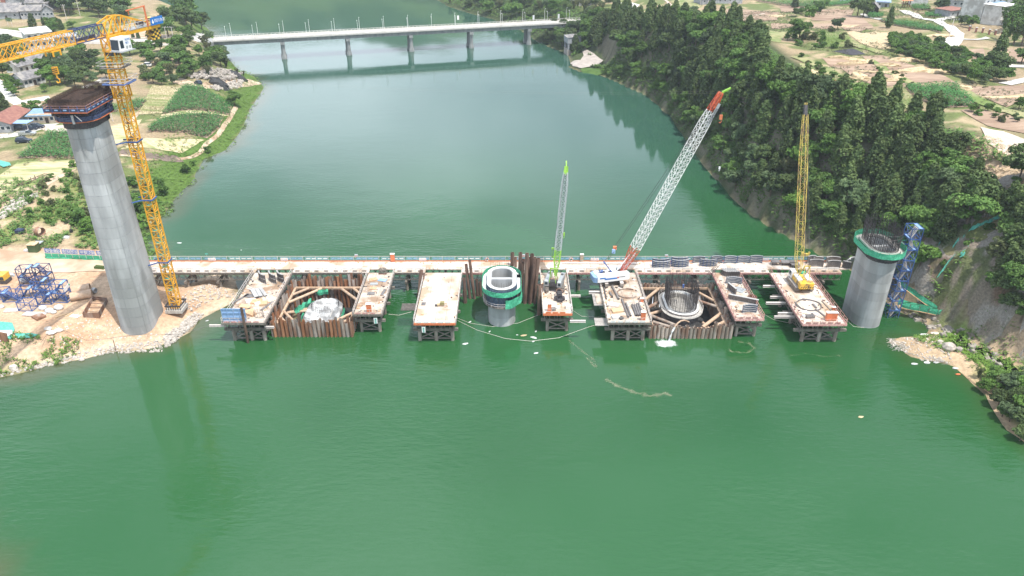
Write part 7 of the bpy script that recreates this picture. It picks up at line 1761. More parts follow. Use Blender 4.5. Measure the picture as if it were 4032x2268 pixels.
# ------------------------------------------------------------------ houses
def house(name, label, a, b, d, h, rh, roof, wall, ridge='w', eave=.6, wins=3, door=True, storeys=1, cat='house', group=None, up=0.0, extra=None):
    A = G(*a); B = G(*b); w = (Vector((B.x-A.x, B.y-A.y))).length; rz = math.atan2(B.y-A.y, B.x-A.x)
    e = Vector((math.cos(rz), math.sin(rz), 0)); n = Vector((-e.y, e.x, 0)); base = (A+B)/2+n*d/2; zg = min(gh(A.x, A.y), gh(B.x, B.y), gh((A+n*d).x, (A+n*d).y))
    t = thing(name, label, cat, (base.x, base.y, zg), group); zg += up
    def q(u, v, z): return base+e*u+n*v+Vector((0, 0, zg-base.z+z))
    m = MB(); H2 = h
    m.add([q(-w/2, -d/2, -1.5), q(w/2, -d/2, -1.5), q(w/2, d/2, -1.5), q(-w/2, d/2, -1.5), q(-w/2, -d/2, h), q(w/2, -d/2, h), q(w/2, d/2, h), q(-w/2, d/2, h)], [(0, 1, 5, 4), (1, 2, 6, 5), (2, 3, 7, 6), (3, 0, 4, 7), (4, 5, 6, 7)])
    if rh > 0 and roof != 'flat':
        if ridge == 'w': m.add([q(-w/2, -d/2, h), q(-w/2, d/2, h), q(-w/2, 0, h+rh), q(w/2, -d/2, h), q(w/2, d/2, h), q(w/2, 0, h+rh)], [(0, 2, 1), (3, 4, 5)])
        else: m.add([q(-w/2, -d/2, h), q(w/2, -d/2, h), q(0, -d/2, h+rh), q(-w/2, d/2, h), q(w/2, d/2, h), q(0, d/2, h+rh)], [(0, 1, 2), (3, 5, 4)])
    wl_ = m.build('wall', M[wall], t)
    E_ = eave; th = .14
    if rh > 0:
        for s in (-1, 1):
            r_ = MB()
            if ridge == 'w':
                k = rh/(d/2); pts = [(-w/2-E_, s*(d/2+E_), h-k*E_), (w/2+E_, s*(d/2+E_), h-k*E_), (w/2+E_, 0, h+rh), (-w/2-E_, 0, h+rh)]
            else:
                k = rh/(w/2); pts = [(s*(w/2+E_), -d/2-E_, h-k*E_), (s*(w/2+E_), d/2+E_, h-k*E_), (0, d/2+E_, h+rh), (0, -d/2-E_, h+rh)]
            v = [q(*p) for p in pts]; v2 = [p+Vector((0, 0, th)) for p in v]
            r_.add(v+v2, [(3, 2, 1, 0), (4, 5, 6, 7), (0, 1, 5, 4), (1, 2, 6, 5), (2, 3, 7, 6), (3, 0, 4, 7)]); r_.build('roof', M[roof], t)
    else:
        r_ = MB(); v = [q(-w/2-E_, -d/2-E_, h+(-.35 if rh < 0 else 0)), q(w/2+E_, -d/2-E_, h+(-.35 if rh < 0 else 0)), q(w/2+E_, d/2+E_, h+.1-rh*.5), q(-w/2-E_, d/2+E_, h+.1-rh*.5)]; v2 = [p+Vector((0, 0, th)) for p in v]
        r_.add(v+v2, [(3, 2, 1, 0), (4, 5, 6, 7), (0, 1, 5, 4), (1, 2, 6, 5), (2, 3, 7, 6), (3, 0, 4, 7)]); r_.build('roof', M[roof], t)
    for st in range(storeys):
        zf = h/storeys*st; hs = h/storeys
        for k in range(wins):
            u = -w/2+w*(k+.5)/wins
            isd = door and st == 0 and k == wins//2
            if isd: MB().box(q(u, -d/2-.02, zf+1.05), (1.1, .08, 2.1), rz).build('door', M['doorm'], t)
            else:
                fr = MB().box(q(u, -d/2-.02, zf+hs*.55), (1.3, .08, 1.3), rz).build('window_frame', M['whitemetal'] if wall != 'wall' else M['wallg'], t); MB().box(q(u, -d/2-.05, zf+hs*.55), (1.08, .06, 1.08), rz).build('pane', M['glass'], fr)
        if st: MB().box(q(0, -d/2-.25, zf), (w+.3, .6, .14), rz).build('floor_band', M['conc2'], t)
    if extra: extra(t, q, w, d, h, rz, e, n)
    return t
def balcony(t, q, w, d, h, rz, e, n):
    for z in (h/3, 2*h/3): MB().box(q(0, -d/2-1.0, z), (w, 1.6, .2), rz).build('balcony', M['roofred'], t); MB().box(q(0, -d/2-1.75, z+.55), (w, .1, .9), rz).build('balustrade', M['wallg'], t)
    MB().box(q(w*.1, -d/2-1.2, 2*h/3+1.9), (w*.6, 2.0, .1), rz).build('awning', M['roofblue'], t)
house('farmhouse', 'long white house with dark doors and grey tiled roof on the left bank', (100, 346), (182, 325), 7, 3.2, 2.0, 'roof', 'wall', wins=5)
house('farmhouse', 'small grey roofed white house behind the long white one', (78, 289), (142, 276), 7, 3.2, 2.0, 'roof', 'wall', wins=3); house('farmhouse', 'white gabled house half hidden by trees right of the small one', (165, 270), (201, 262), 9, 3.8, 1.9, 'roof', 'wall', ridge='d', wins=2)
house('farmhouse', 'grey roofed wing furthest back in the left hamlet', (95, 256), (160, 244), 6, 3.2, 1.8, 'roof', 'wall', wins=3); house('shed', 'low grey roofed shed among trees left of the tower crane', (255, 258), (302, 248), 5, 2.6, .9, 'roof', 'wallg', wins=2, cat='shed')
house('row_house', 'single storey row with blue sheet roof beside the tall pier top', (116, 487), (240, 484), 6.5, 3.1, -.5, 'roofblue', 'walltan', wins=6); house('row_house', 'long red-brown roofed building at the left picture edge', (-60, 524), (50, 523), 17, 3.2, 1.8, 'roofred', 'wallg', ridge='d', wins=5, door=False)
house('main_house', 'tall white building under a bright white roof behind the jib', (118, 196), (216, 184), 10, 7.5, -1.2, 'white', 'wall', wins=4, storeys=2, door=False, cat='building'); house('shed', 'low pale roofed annex right of the bright white roof', (218, 172), (300, 166), 6, 3.2, -.5, 'silver', 'wallg', wins=3, cat='shed')
house('hall', 'big dark grey roofed hall at the upper left picture edge', (-60, 78), (80, 74), 10, 4.2, 3.6, 'roof', 'wallg', wins=4, cat='hall'); house('hall', 'grey roofed hall with glass front right of the big one', (86, 77), (168, 75), 7, 4.6, 2.2, 'roof', 'wallg', wins=6, door=False, cat='hall')
house('hall', 'end pavilion of the glass fronted hall with a peaked roof', (169, 75), (216, 72), 7, 4.4, 2.4, 'roof', 'wallg', ridge='d', wins=3, door=False, cat='hall'); house('hall', 'rear grey roofed wing above the glass fronted hall', (108, 40), (196, 37), 7, 4.2, 2.4, 'roof', 'wallg', wins=4, door=False, cat='hall')
house('hall', 'small gabled entrance hall behind the big dark roof', (30, 33), (86, 31), 9, 5, 2.4, 'roof', 'wallg', ridge='d', wins=2, cat='hall'); house('hall', 'topmost grey roofed hall at the upper left', (5, 12), (96, 10), 7, 5, 2.2, 'roof', 'roofred', wins=4, cat='hall')
t = thing('carport', 'pale sheet carport in front of the red-brown roof', 'carport', G(92, 512)); b = t.location
MB().box((b.x, b.y, b.z+2.9), (6.6, 4.2, .12)).build('roof', M['palebl'], t)
for sx in (-3, 3):
    for sy in (-1.9, 1.9): MB().bar((b.x+sx, b.y+sy, b.z), (b.x+sx, b.y+sy, b.z+2.85), .1).build('post', M['railw'], t)
t = thing('field_billboard', 'pale teal billboard on two posts below the upper left halls', 'billboard', G(42, 104)); b = t.location
for sx in (-1, 1): MB().bar((b.x+sx, b.y, b.z), (b.x+sx, b.y, b.z+3.2), .12).build('post', M['railw'], t)
MB().box((b.x, b.y, b.z+3.4), (3.2, .1, 1.8)).build('board', M['leaf_gray'], t)
# right village
VG = 'village houses on the right plateau'
house('village_house', 'three storey white village house with red balconies at the upper right', (3856, 88), (3926, 87), 10, 11, 0, 'wallg', 'wall', wins=3, storeys=3, group=VG, extra=balcony); house('village_house', 'tall white side wing half hidden behind bright bamboo', (3932, 100), (3975, 96), 8, 8.5, 0, 'white', 'wall', wins=2, storeys=3, group=VG)
house('village_house', 'building with a big bright white roof in the upper right corner', (3930, 42), (4050, 38), 12, 11, -2.4, 'white', 'wallg', wins=4, storeys=3, group=VG); house('village_house', 'low red roofed house left of the three storey one', (3738, 68), (3800, 62), 8, 3.2, 0, 'roofred', 'wallg', wins=3, group=VG)
house('village_house', 'grey flat block behind the low red roofed house', (3745, 32), (3842, 30), 9, 8, 0, 'wallg', 'wallg', wins=4, storeys=2, group=VG); house('village_house', 'plain pale building at the top edge right of the red gate', (3582, 20), (3652, 18), 9, 7, 0, 'silver', 'wall', wins=1, door=False, group=VG)
house('barn', 'dark wooden barn with grey gabled roof in the upper right fields', (3410, 56), (3456, 55), 9, 3.2, 2.4, 'roof', 'doorm', ridge='d', wins=1, door=False, cat='barn'); house('shed', 'white sheet roofed shed behind the dark barn', (3448, 30), (3500, 28), 9, 3.2, -.6, 'palebl', 'wallg', wins=2, cat='shed')
house('warehouse', 'long low building with pale blue grey roof at the top edge', (2763, 19), (2922, 14), 10, 4.5, -1.0, 'palebl', 'wallg', wins=8, door=False, cat='warehouse'); house('warehouse', 'white walled building behind trees at the right bridge end', (2140, 16), (2212, 13), 8, 5, 0, 'silver', 'wall', wins=3, door=False, cat='warehouse'); house('warehouse', 'low white shed between the bridge end and the mixer truck', (2240, 26), (2330, 20), 7, 4, 0, 'silver', 'wall', wins=4, door=False, cat='warehouse')
house('shed', 'small white roofed shed on the top edge above the corn strips', (3305, 6), (3345, 5), 6, 3, -.4, 'white', 'wall', wins=2, cat='shed')
t = thing('red_gate', 'red roofed gate with red posts at the top of the right village', 'gate', G(3566, 29)); b = t.location
for k in range(4): MB().bar((b.x-1.8+1.2*k, b.y, b.z), (b.x-1.8+1.2*k, b.y, b.z+3.4), .3).build('post', M['roofred'], t)
MB().loft([[(b.x-2.6, b.y-1.6, b.z+3.4), (b.x+2.6, b.y-1.6, b.z+3.4), (b.x+2.6, b.y+1.6, b.z+3.4), (b.x-2.6, b.y+1.6, b.z+3.4)], [(b.x-1.6, b.y-.3, b.z+4.5), (b.x+1.6, b.y-.3, b.z+4.5), (b.x+1.6, b.y+.3, b.z+4.5), (b.x-1.6, b.y+.3, b.z+4.5)]]).build('roof', M['orange'], t)
for k in range(6):
    p = G(3815+26*k-(k > 3)*2, 122+4*k+(k % 2)*2); t = thing('wall_pillar', 'red-brown pillar of the low village wall, ' + ords[k] + ' from the left', 'pillar', p, 'pillars of the low village wall'); MB().box((p.x, p.y, p.z+.9), (.6, .6, 2.2)).build('shaft', M['roofred'], t); MB().box((p.x, p.y, p.z+2.05), (.75, .75, .15)).build('cap', M['whitemetal'], t)
# pump house ruin
p = P(2252, 212, 0); t = thing('pump_house', 'ruined grey stone pump house standing in the river beside the boat ramp', 'pump house', (p.x, p.y, 0)); bx, by = p.x, p.y
MB().box((bx, by, 1.0), (7.2, 7.6, 4.0), .2).build('pale_base', M['ramp'], t)
m = MB(); 
for sx in (-3, -1, 1, 3):
    for sy in (-3.2, 3.2): m.box((bx+sx*math.cos(.2)-sy*math.sin(.2), by+sx*math.sin(.2)+sy*math.cos(.2), 4.6), (.9, .9, 3.4), .2)
m.build('column_row', M['wallg'], t, kind='stuff'); MB().box((bx, by, 4.6), (5.0, 5.4, 3.2), .2).build('inner_core', M['dark'], t)
MB().box((bx, by, 7.8), (7.4, 7.8, 3.2), .2).build('upper_wall', M['wallg'], t); MB().loft([[Vector((bx, by, 9.4))+Matrix.Rotation(.2, 3, 'Z') @ Vector(v) for v in ((-4, -4.2, 0), (4, -4.2, 0), (4, 4.2, 0), (-4, 4.2, 0))], [Vector((bx, by, 10.4))+Matrix.Rotation(.2, 3, 'Z') @ Vector(v) for v in ((-.6, -.6, 0), (.6, -.6, 0), (.6, .6, 0), (-.6, .6, 0))]]).build('roof', M['roof'], t)
# ------------------------------------------------------------------ vehicles
def vehicle(label, px, py, rz, kind='suv', paint='darkcar', L=4.6, W_=1.85, H=1.7, cat='car'):
    p = G(px, py); t = thing('parked_car' if kind != 'pickup' else 'pickup_truck', label, cat, p, 'vehicles parked on the left bank'); Mz = Matrix.Rotation(rz, 3, 'Z')
    f = lambda x, y, z: p+Mz @ Vector((x, y, z+.14))
    def sec(x, w, z0, z1): return [f(x, -w/2, z0), f(x, w/2, z0), f(x, w/2, z1), f(x, -w/2, z1)]
    b = MB(); b.loft([sec(-L/2, W_*.9, .3, .8), sec(-L/2+.15, W_, .25, .98), sec(-L*.2, W_, .22, 1.0), sec(L*.2, W_, .22, .98), sec(L/2-.3, W_, .25, .85), sec(L/2, W_*.88, .3, .7)]); b.build('body', M[paint], t)
    x0, x1 = (-L/2+.2, L*.22) if kind == 'suv' else (-L*.05, L*.24)
    g = MB(); g.loft([[f(x0+(.0 if z < 1.1 else .25), -W_*s/2, z) for s in (1,)]+[f(x0+(.0 if z < 1.1 else .25), W_*s/2, z) for s in (1,)]+[f(x1-(.0 if z < 1.1 else .7), W_*s/2, z) for s in (1,)]+[f(x1-(.0 if z < 1.1 else .7), -W_*s/2, z) for s in (1,)] if z < 1.1 else [f(x0+.25, -W_*.4, z), f(x0+.25, W_*.4, z), f(x1-.7, W_*.4, z), f(x1-.7, -W_*.4, z)] for z in (.98, H-.12)]); g.build('window_band', M['glass'], t)
    r_ = MB(); r_.loft([[f(x0+.28, -W_*.4, z), f(x0+.28, W_*.4, z), f(x1-.72, W_*.4, z), f(x1-.72, -W_*.4, z)] for z in (H-.12, H-.02)]); r_.build('roof', M[paint], t)
    if kind == 'pickup':
        c_ = MB()
        for s in (-1, 1): c_.add([f(x, s*W_*.46+y, z) for x, y, z in ((-L/2+.1, -.04, .95), (-L*.07, -.04, .95), (-L*.07, .04, .95), (-L/2+.1, .04, .95), (-L/2+.1, -.04, 1.3), (-L*.07, -.04, 1.3), (-L*.07, .04, 1.3), (-L/2+.1, .04, 1.3))], [(3, 2, 1, 0), (4, 5, 6, 7), (0, 1, 5, 4), (1, 2, 6, 5), (2, 3, 7, 6), (3, 0, 4, 7)])
        c_.build('cargo_bed', M[paint], t)
    for sx in (-L*.3, L*.31):
        for sy in (-1, 1): wme = MB().bar(f(sx, sy*(W_/2-.22), .2), f(sx, sy*(W_/2+.01), .2), .68, n=12); o = wme.build('wheel', M['black'], t); MB().bar(f(sx, sy*(W_/2+.01), .2), f(sx, sy*(W_/2+.03), .2), .38, n=10).build('hubcap', M['silver'], o)
    for sy in (-1, 1): MB().bar(f(L/2-.04, sy*.6-.2, .62), f(L/2-.04, sy*.6+.2, .62), .1, .14).build('headlight', M['whitemetal'], t)
    return t
vehicle('white suv parked on the track among the left bank trees', 576, 262, PI+.1, paint='white'); vehicle('small dark blue car on the dirt track by the black heaps', 781, 333, PI-.7, paint='darkcar', L=4.2); vehicle('silver pickup truck parked below the carport', 110, 533, .15, 'pickup', 'silver', L=5.2, cat='pickup')
vehicle('dark navy suv parked alone below the silver pickup', 96, 561, .1, paint='darkcar', L=4.8); vehicle('black suv under the pale carport', 86, 512, .1, paint='black', L=4.6); vehicle('black car with open white door right of the carport', 148, 505, .1, paint='darkcar', L=4.6); vehicle('grey car between the carport and the black car', 122, 512, .2, paint='darkcar', L=4.4)
p = G(2478, 28); t = thing('mixer_truck', 'white concrete mixer truck parked in the yard at the top edge', 'truck', p)
MB().box((p.x, p.y, p.z+.9), (2.4, 7.5, .5)).build('chassis', M['dark'], t); MB().loft([[(p.x+r0*math.cos(a*PI/5), p.y+yy, p.z+2.3+r0*math.sin(a*PI/5)) for a in range(10)] for yy, r0 in ((-3.4, .6), (-2, 1.2), (.5, 1.35), (1.8, .8))]).build('drum', M['silver'], t); MB().box((p.x, p.y+2.9, p.z+2.0), (2.4, 1.8, 2.0)).build('cab', M['white'], t)
for sx in (-1.1, 1.1):
    for yy in (-2.6, -1.4, 2.7): MB().bar((p.x+sx-.15, p.y+yy, p.z+.5), (p.x+sx+.15, p.y+yy, p.z+.5), 1.0, n=12).build('wheel', M['black'], t)
drape('paved_yard', [(2430, 12), (2480, 8), (2520, 20), (2500, 40), (2450, 40)], M['roadw'])
# people seen as a few pixels
# ------------------------------------------------------------------ power poles and lines
def pole(label, px, py, h, arms=1, twin=0):
    p = G(px, py); t = thing('utility_pole', label, 'utility pole', p, 'utility poles')
    MB().bar(p, p+Vector((0, 0, h)), .28, n=8).build('shaft', M['railw'], t)
    if twin: MB().bar(p+Vector((twin, 0, 0)), p+Vector((twin, 0, h)), .28, n=8).build('shaft', M['railw'], t)
    for k in range(arms): MB().bar(p+Vector((-1.1, 0, h-.3-.9*k)), p+Vector((1.1+twin, 0, h-.3-.9*k)), .12).build('cross_arm', M['railw'], t)
    for k in (-1, 0, 1): MB().bar(p+Vector((k+twin/2, 0, h-.25)), p+Vector((k+twin/2, 0, h+.1)), .14, n=6).build('insulator', M['white'], t)
    return p+Vector((0, 0, h))
pole('twin legged power pole in front of the bridge approach road', 664, 186, 9.5, 1, 3.2); pole('power pole with transformer right of the upper left halls', 264, 80, 8, 2); pole('power pole behind the round trees at the upper left', 316, 62, 7, 1); A_ = pole('power pole with cross arm beside the bright bamboo at upper right', 3950, 152, 8, 1)
B_ = pole('thin leaning pole beside the right village road', 3731, 170, 9, 0); pole('lamp pole behind the left field bank', 280, 430, 5, 0); pole('grey pole beside the tall pier collar', 445, 478, 6, 0); pole('thin pole by the long warehouse at the top edge', 2757, 22, 8, 0); pole('second thin pole by the long warehouse at the top edge', 2788, 18, 8, 0)
def wire(label, a, b, sag, w=.035):
    a = Vector(a); b = Vector(b); pts = []
    for k in range(17): t_ = k/16; q = a.lerp(b, t_); q.z -= sag*4*t_*(1-t_); pts.append(q)
    return tag(MB().tube(pts, w, 3).build('power_line', M['steel']), label, 'power line', 'power lines over the river')
for k in (0, 1): wire('thin power line crossing above the forest and river, ' + ('upper' if k == 0 else 'lower') + ' strand', V(860, 300+4*k, 330), V(4300, 292+12*k, 210), 6, .012)
for k in range(3): wire('power line leaving the right edge pole, ' + ('top', 'middle', 'lowest')[k] + ' strand', A_+Vector((k-1, 0, 0)), A_+Vector((60, 10+2*k, 4)), 1.5, .04)
# ------------------------------------------------------------------ foliage meshes
def leaves(centers, n_each, spread, size, rs, squash=1.0, up=.2):
    """triangles scattered round clump centres; returns verts, faces"""
    c = np.repeat(np.asarray(centers), n_each, axis=0); N = len(c)
    d = rs.normal(size=(N, 3)); d /= np.linalg.norm(d, axis=1)[:, None]+1e-9
    rad = rs.uniform(.55, 1, N)[:, None]**.6*np.repeat(np.asarray(spread), n_each)[:, None]
    p = c+d*rad*np.array((1, 1, squash))
    nrm = d*.9+rs.normal(size=(N, 3))*.55+np.array((0, 0, up)); nrm /= np.linalg.norm(nrm, axis=1)[:, None]
    a = np.cross(nrm, rs.normal(size=(N, 3))); a /= np.linalg.norm(a, axis=1)[:, None]+1e-9; b = np.cross(nrm, a)
    s = rs.uniform(.6, 1.2, N)[:, None]*size
    v = np.stack([p+a*s, p-a*s*.6+b*s*.75, p-a*s*.6-b*s*.75], 1).reshape(-1, 3)
    return v
def tri_mesh(name, v, material, extra=None):
    n = len(v)//3; me = bpy.data.meshes.new(name)
    me.vertices.add(len(v)); me.vertices.foreach_set('co', v.astype(np.float32).ravel())
    me.loops.add(len(v)); me.loops.foreach_set('vertex_index', np.arange(len(v), dtype=np.int32))
    me.polygons.add(n); me.polygons.foreach_set('loop_start', np.arange(0, len(v), 3, dtype=np.int32)); me.update(calc_edges=True)
    me.materials.append(material); return me
def cypress(seed, h=9.0, w=3.4, mt='leaf_dark', ncl=150, each=26):
    rs = np.random.RandomState(seed); t = rs.uniform(.08, 1, ncl)**.85; r = w/2*(1-t)**.55*rs.uniform(.5, 1.12, ncl)*(np.minimum(1, t*6)); a = rs.uniform(0, 2*PI, ncl)
    c = np.stack([r*np.cos(a), r*np.sin(a), t*h], 1); v = leaves(c, each, rs.uniform(.5, .95, ncl)*(1.1-t*.5), .33, rs, 1.4, .5)
    return tri_mesh('cypress_crown', v, M[mt])
def broad(seed, h=8.0, w=7.0, mt='leaf_mid', nl=11, each=30, size=.36, low=.2, sq=.75):
    rs = np.random.RandomState(seed); C_ = []; S_ = []
    for k in range(nl):
        a = rs.uniform(0, 2*PI); rr = rs.uniform(.1, .36)*w; z = h*rs.uniform(low+.15, .86); R_ = rs.uniform(.17, .27)*w
        m = 15; d = rs.normal(size=(m, 3)); d /= np.linalg.norm(d, axis=1)[:, None]; d[:, 2] = np.abs(d[:, 2])*.9-.15
        C_.append(np.array((rr*math.cos(a), rr*math.sin(a), z))+d*R_*np.array((1, 1, sq))); S_.append(np.full(m, R_*.42))
    return tri_mesh('broadleaf_crown', leaves(np.concatenate(C_), each, np.concatenate(S_), size, rs, .8, .35), M[mt])
def bamboo(seed, h=8.0, w=5.0, mt='leaf_olive'):
    rs = np.random.RandomState(seed); C_ = []; S_ = []
    for k in range(16):
        a = rs.uniform(0, 2*PI); lean = rs.uniform(.2, 1)*w/2
        for t in np.linspace(.25, 1, 8): C_.append((lean*t**1.8*math.cos(a), lean*t**1.8*math.sin(a), h*(t*rs.uniform(.85, 1)-.15*t**3))); S_.append(.55*(1.2-t*.5))
    return tri_mesh('bamboo_foliage', leaves(np.array(C_), 24, np.array(S_), .30, rs, 1.0, .1), M[mt])
CY = [cypress(i, 9+i % 3, 4.2+.4*(i % 4), 'leaf_dark', 190, 26) for i in range(6)]
BM = [broad(20+i, 8, 7, ('leaf_mid', 'leaf_gray', 'leaf_mid')[i]) for i in range(3)]; BL = [broad(30+i, 7.5, 6.5, 'leaf_light') for i in range(2)]; BD = [broad(40+i, 8.5, 7.5, 'leaf_dark') for i in range(2)]
BA = [bamboo(50+i, 8, 6) for i in range(2)]; BA2 = [bamboo(60, 9, 7, 'leaf_light')]
SH = [broad(70+i, 2.4, 3.0, ('leaf_mid', 'leaf_light', 'leaf_olive')[i], nl=6, each=16, size=.24, low=-.05) for i in range(3)]
def trunk_mesh(h, r=.22, seed=0):
    m = MB(); rs = random.Random(seed); m.loft([[(r*f*math.cos(a*PI/3), r*f*math.sin(a*PI/3), z) for a in range(6)] for z, f in ((-.8, 1.3), (h*.4, .8), (h*.85, .3))])
    for k in range(4): a = rs.uniform(0, 6.28); m.bar((0, 0, h*.35), (h*.25*math.cos(a), h*.25*math.sin(a), h*rs.uniform(.6, .8)), r*.6, n=4)
    return m.mesh('trunk', M['trunk'])
TK = [trunk_mesh(8, .24, 1), trunk_mesh(7, .2, 2)]; TS = trunk_mesh(2, .08, 3)
KIND = {'cypress': (CY, 'cypress_tree', 'crown', 'cypress'), 'broad': (BM, 'broadleaf_tree', 'crown', 'tree'), 'light': (BL, 'broadleaf_tree', 'crown', 'tree'), 'dark': (BD, 'broadleaf_tree', 'crown', 'tree'),
        'bamboo': (BA, 'bamboo_clump', 'foliage', 'bamboo'), 'bright': (BA2, 'bamboo_clump', 'foliage', 'bamboo'), 'shrub': (SH, 'shrub', 'foliage', 'shrub')}
LOOK = {'cypress': ('dark conical cypress', 'tall dark pointed cypress', 'slim blackish green cypress'), 'broad': ('mid green leafy tree', 'dusty green spreading tree', 'full round green tree'), 'light': ('fresh light green tree', 'bright yellow green tree'), 'dark': ('dark spreading broadleaf tree', 'deep green wide tree'),
        'bamboo': ('olive feathery bamboo clump', 'drooping olive bamboo'), 'bright': ('bright arching bamboo clump',), 'shrub': ('low green shrub', 'low bright shrub', 'low olive shrub')}
TR_R = random.Random(99)
SEEN = set()
SIZES = ('', 'small ', 'tall ', 'broad ', 'shorter ', 'slender ')
def tree(kind, x, y, h, where, group, z=None):
    ms, nm, part, cat = KIND[kind]; i = TR_R.randrange(len(ms)); me = ms[i]
    base = {'cypress': 9+(CY.index(me) % 3 if kind == 'cypress' else 0), 'broad': 8, 'light': 7.5, 'dark': 8.5, 'bamboo': 8, 'bright': 9, 'shrub': 2.4}[kind]
    s = h/base; z = gh(x, y) if z is None else z
    look = LOOK[kind][i % len(LOOK[kind])]
    for q in range(5):
        full = f'{SIZES[q]}{look} {where}'
        if q == 0 or full in SEEN: pass
        if full not in SEEN: break
    SEEN.add(full)
    if len(full.split()) > 16: full = ' '.join(full.split()[:16])
    t = thing(nm, full, cat, (x, y, max(z, -.1)-.1), group); t.rotation_euler = (TR_R.uniform(-.06, .06), TR_R.uniform(-.06, .06), TR_R.uniform(0, 6.28)); t.scale = (s*TR_R.uniform(.9, 1.15), s*TR_R.uniform(.9, 1.15), s)
    o = bpy.data.objects.new(part, me); C.objects.link(o); o.parent = t
    k = bpy.data.objects.new('trunk' if kind not in ('shrub', 'bamboo', 'bright') else 'stem', TS if kind in ('shrub',) else TK[i % 2]); C.objects.link(k); k.parent = t
    return t
PLACED = []
def free(x, y, r): 
    if ((x-40)/12)**2+((y-388)/17)**2 < 1: return False
    for a, b, q in PLACED:
        if (a-x)**2+(b-y)**2 < (r*.5+q*.5)**2: return False
    return True
# forest on the right bluff
fb = [(145, 100), (156, 104), (170, 106), (190, 100), (205, 88), (228, 79), (260, 85), (300, 87), (340, 84), (370, 76), (400, 62), (425, 50)]
fy = [p[0] for p in fb]; fx = [p[1] for p in fb]
cnt = 0
kind_n = {'cypress': 0, 'o': 0}
for tries in range(30000):
    y = TR_R.uniform(146, 420); x = TR_R.uniform(22, 107)
    if x > np.interp(y, fy, fx): continue
    i, j = int((x-GX0)/GS), int((y-GY0)/GS)
    if INS[i, j] or IX[i, j] < NL-1: continue
    d = DI[i, j]
    if d < 2.0: continue
    if 360 < y < 396 and x < 54: continue
    if y < 150 and x < 90: continue
    far = y > 300
    r = 3.5 if not far else 4.4
    if kind_n['cypress'] > 285 and kind_n['o'] > 285: break
    if not free(x, y, r): continue
    PLACED.append((x, y, r)); edge = np.interp(y, fy, fx)-x
    u = TR_R.random()
    kind = 'cypress' if u < .54 else 'broad' if u < .76 else 'dark' if u < .90 else 'light' if u < .97 else 'bamboo'
    if d < 6: kind = TR_R.choice(('broad', 'dark', 'broad', 'light', 'cypress'))
    if y < 190 and u > .5: kind = TR_R.choice(('light', 'broad', 'cypress', 'dark', 'broad'))
    if kind == 'cypress' and kind_n['cypress'] > 270: kind = 'broad'
    kind_n['cypress' if kind == 'cypress' else 'o'] += 1
    h = TR_R.uniform(8.5, 13.5) if kind == 'cypress' else TR_R.uniform(7.0, 9.8)
    if d < 6: h *= .72
    seg = ('above the blue stair tower' if y < 163 else 'behind the yellow boom' if y < 182 else 'between the yellow boom and red boom tip' if y < 210 else 'behind the red boom tip' if y < 240 else 'left of the red boom tip' if y < 275 else 'halfway along the bluff to the bridge' if y < 315 else 'near the boat ramp' if y < 365 else 'behind the pump house')
    row_ = 'at the waterline' if d < 6 else 'low on the slope' if d < 12 else 'on the mid slope' if edge > 7 else 'on the field edge'
    tree(kind, x, y, h, f'{row_} {seg}', 'trees of the forest on the right bluff'); cnt += 1
    if cnt >= 520: break
print('forest', cnt)
def cluster(poly, n, kinds, h0, h1, where, group, r=3.0):
    P2 = [tuple(G(*p)[:2]) for p in poly]; xs = [p[0] for p in P2]; ys = [p[1] for p in P2]; c = 0
    for _ in range(n*30):
        if c >= n: break
        x = TR_R.uniform(min(xs), max(xs)); y = TR_R.uniform(min(ys), max(ys))
        if not inside(np.array([x]), np.array([y]), P2)[0] or gh(x, y) < .25 or not free(x, y, r): continue
        PLACED.append((x, y, r)); tree(TR_R.choice(kinds), x, y, TR_R.uniform(h0, h1), where, group); c += 1
def mass(name, label, poly, n, kinds, h0, h1, r=3.0):
    P2 = [tuple(G(*p)[:2]) for p in poly]; xs = [p[0] for p in P2]; ys = [p[1] for p in P2]; c = 0; out = {}
    for _ in range(n*40):
        if c >= n: break
        x = TR_R.uniform(min(xs), max(xs)); y = TR_R.uniform(min(ys), max(ys))
        if not inside(np.array([x]), np.array([y]), P2)[0] or gh(x, y) < .25 or not free(x, y, r): continue
        PLACED.append((x, y, r)); c += 1; k = TR_R.choice(kinds); ms = KIND[k][0]; me = ms[TR_R.randrange(len(ms))]; base = {'cypress': 9.5, 'broad': 8, 'light': 7.5, 'dark': 8.5, 'bamboo': 8, 'bright': 9, 'shrub': 2.4}[k]
        v = np.empty(len(me.vertices)*3, np.float32); me.vertices.foreach_get('co', v); v = v.reshape(-1, 3)*(TR_R.uniform(h0, h1)/base); a = TR_R.uniform(0, 6.28); ca, sa = math.cos(a), math.sin(a)
        w_ = np.stack([v[:, 0]*ca-v[:, 1]*sa+x, v[:, 0]*sa+v[:, 1]*ca+y, v[:, 2]+gh(x, y)-.1], 1); out.setdefault(me.materials[0].name, []).append((w_, me.materials[0]))
    parts = []
    for mn, lst in out.items(): parts.append((np.concatenate([q[0] for q in lst]), lst[0][1]))
    allv = np.concatenate([p[0] for p in parts]); me = tri_mesh(name, allv, parts[0][1])
    for p in parts[1:]: me.materials.append(p[1])
    idx = np.concatenate([np.full(len(p[0])//3, i, np.int32) for i, p in enumerate(parts)]); me.polygons.foreach_set('material_index', idx)
    o = bpy.data.objects.new(name, me); C.objects.link(o); return tag(o, label, None, None, 'stuff')
def one(kind, px, py, h, where, group=None): p = G(px, py); PLACED.append((p.x, p.y, h*.4)); return tree(kind, p.x, p.y, h, where, group)
LGp = 'trees on the left bank'; RGp = 'trees and hedges on the right plateau'; FGp = 'trees beyond the road bridge'
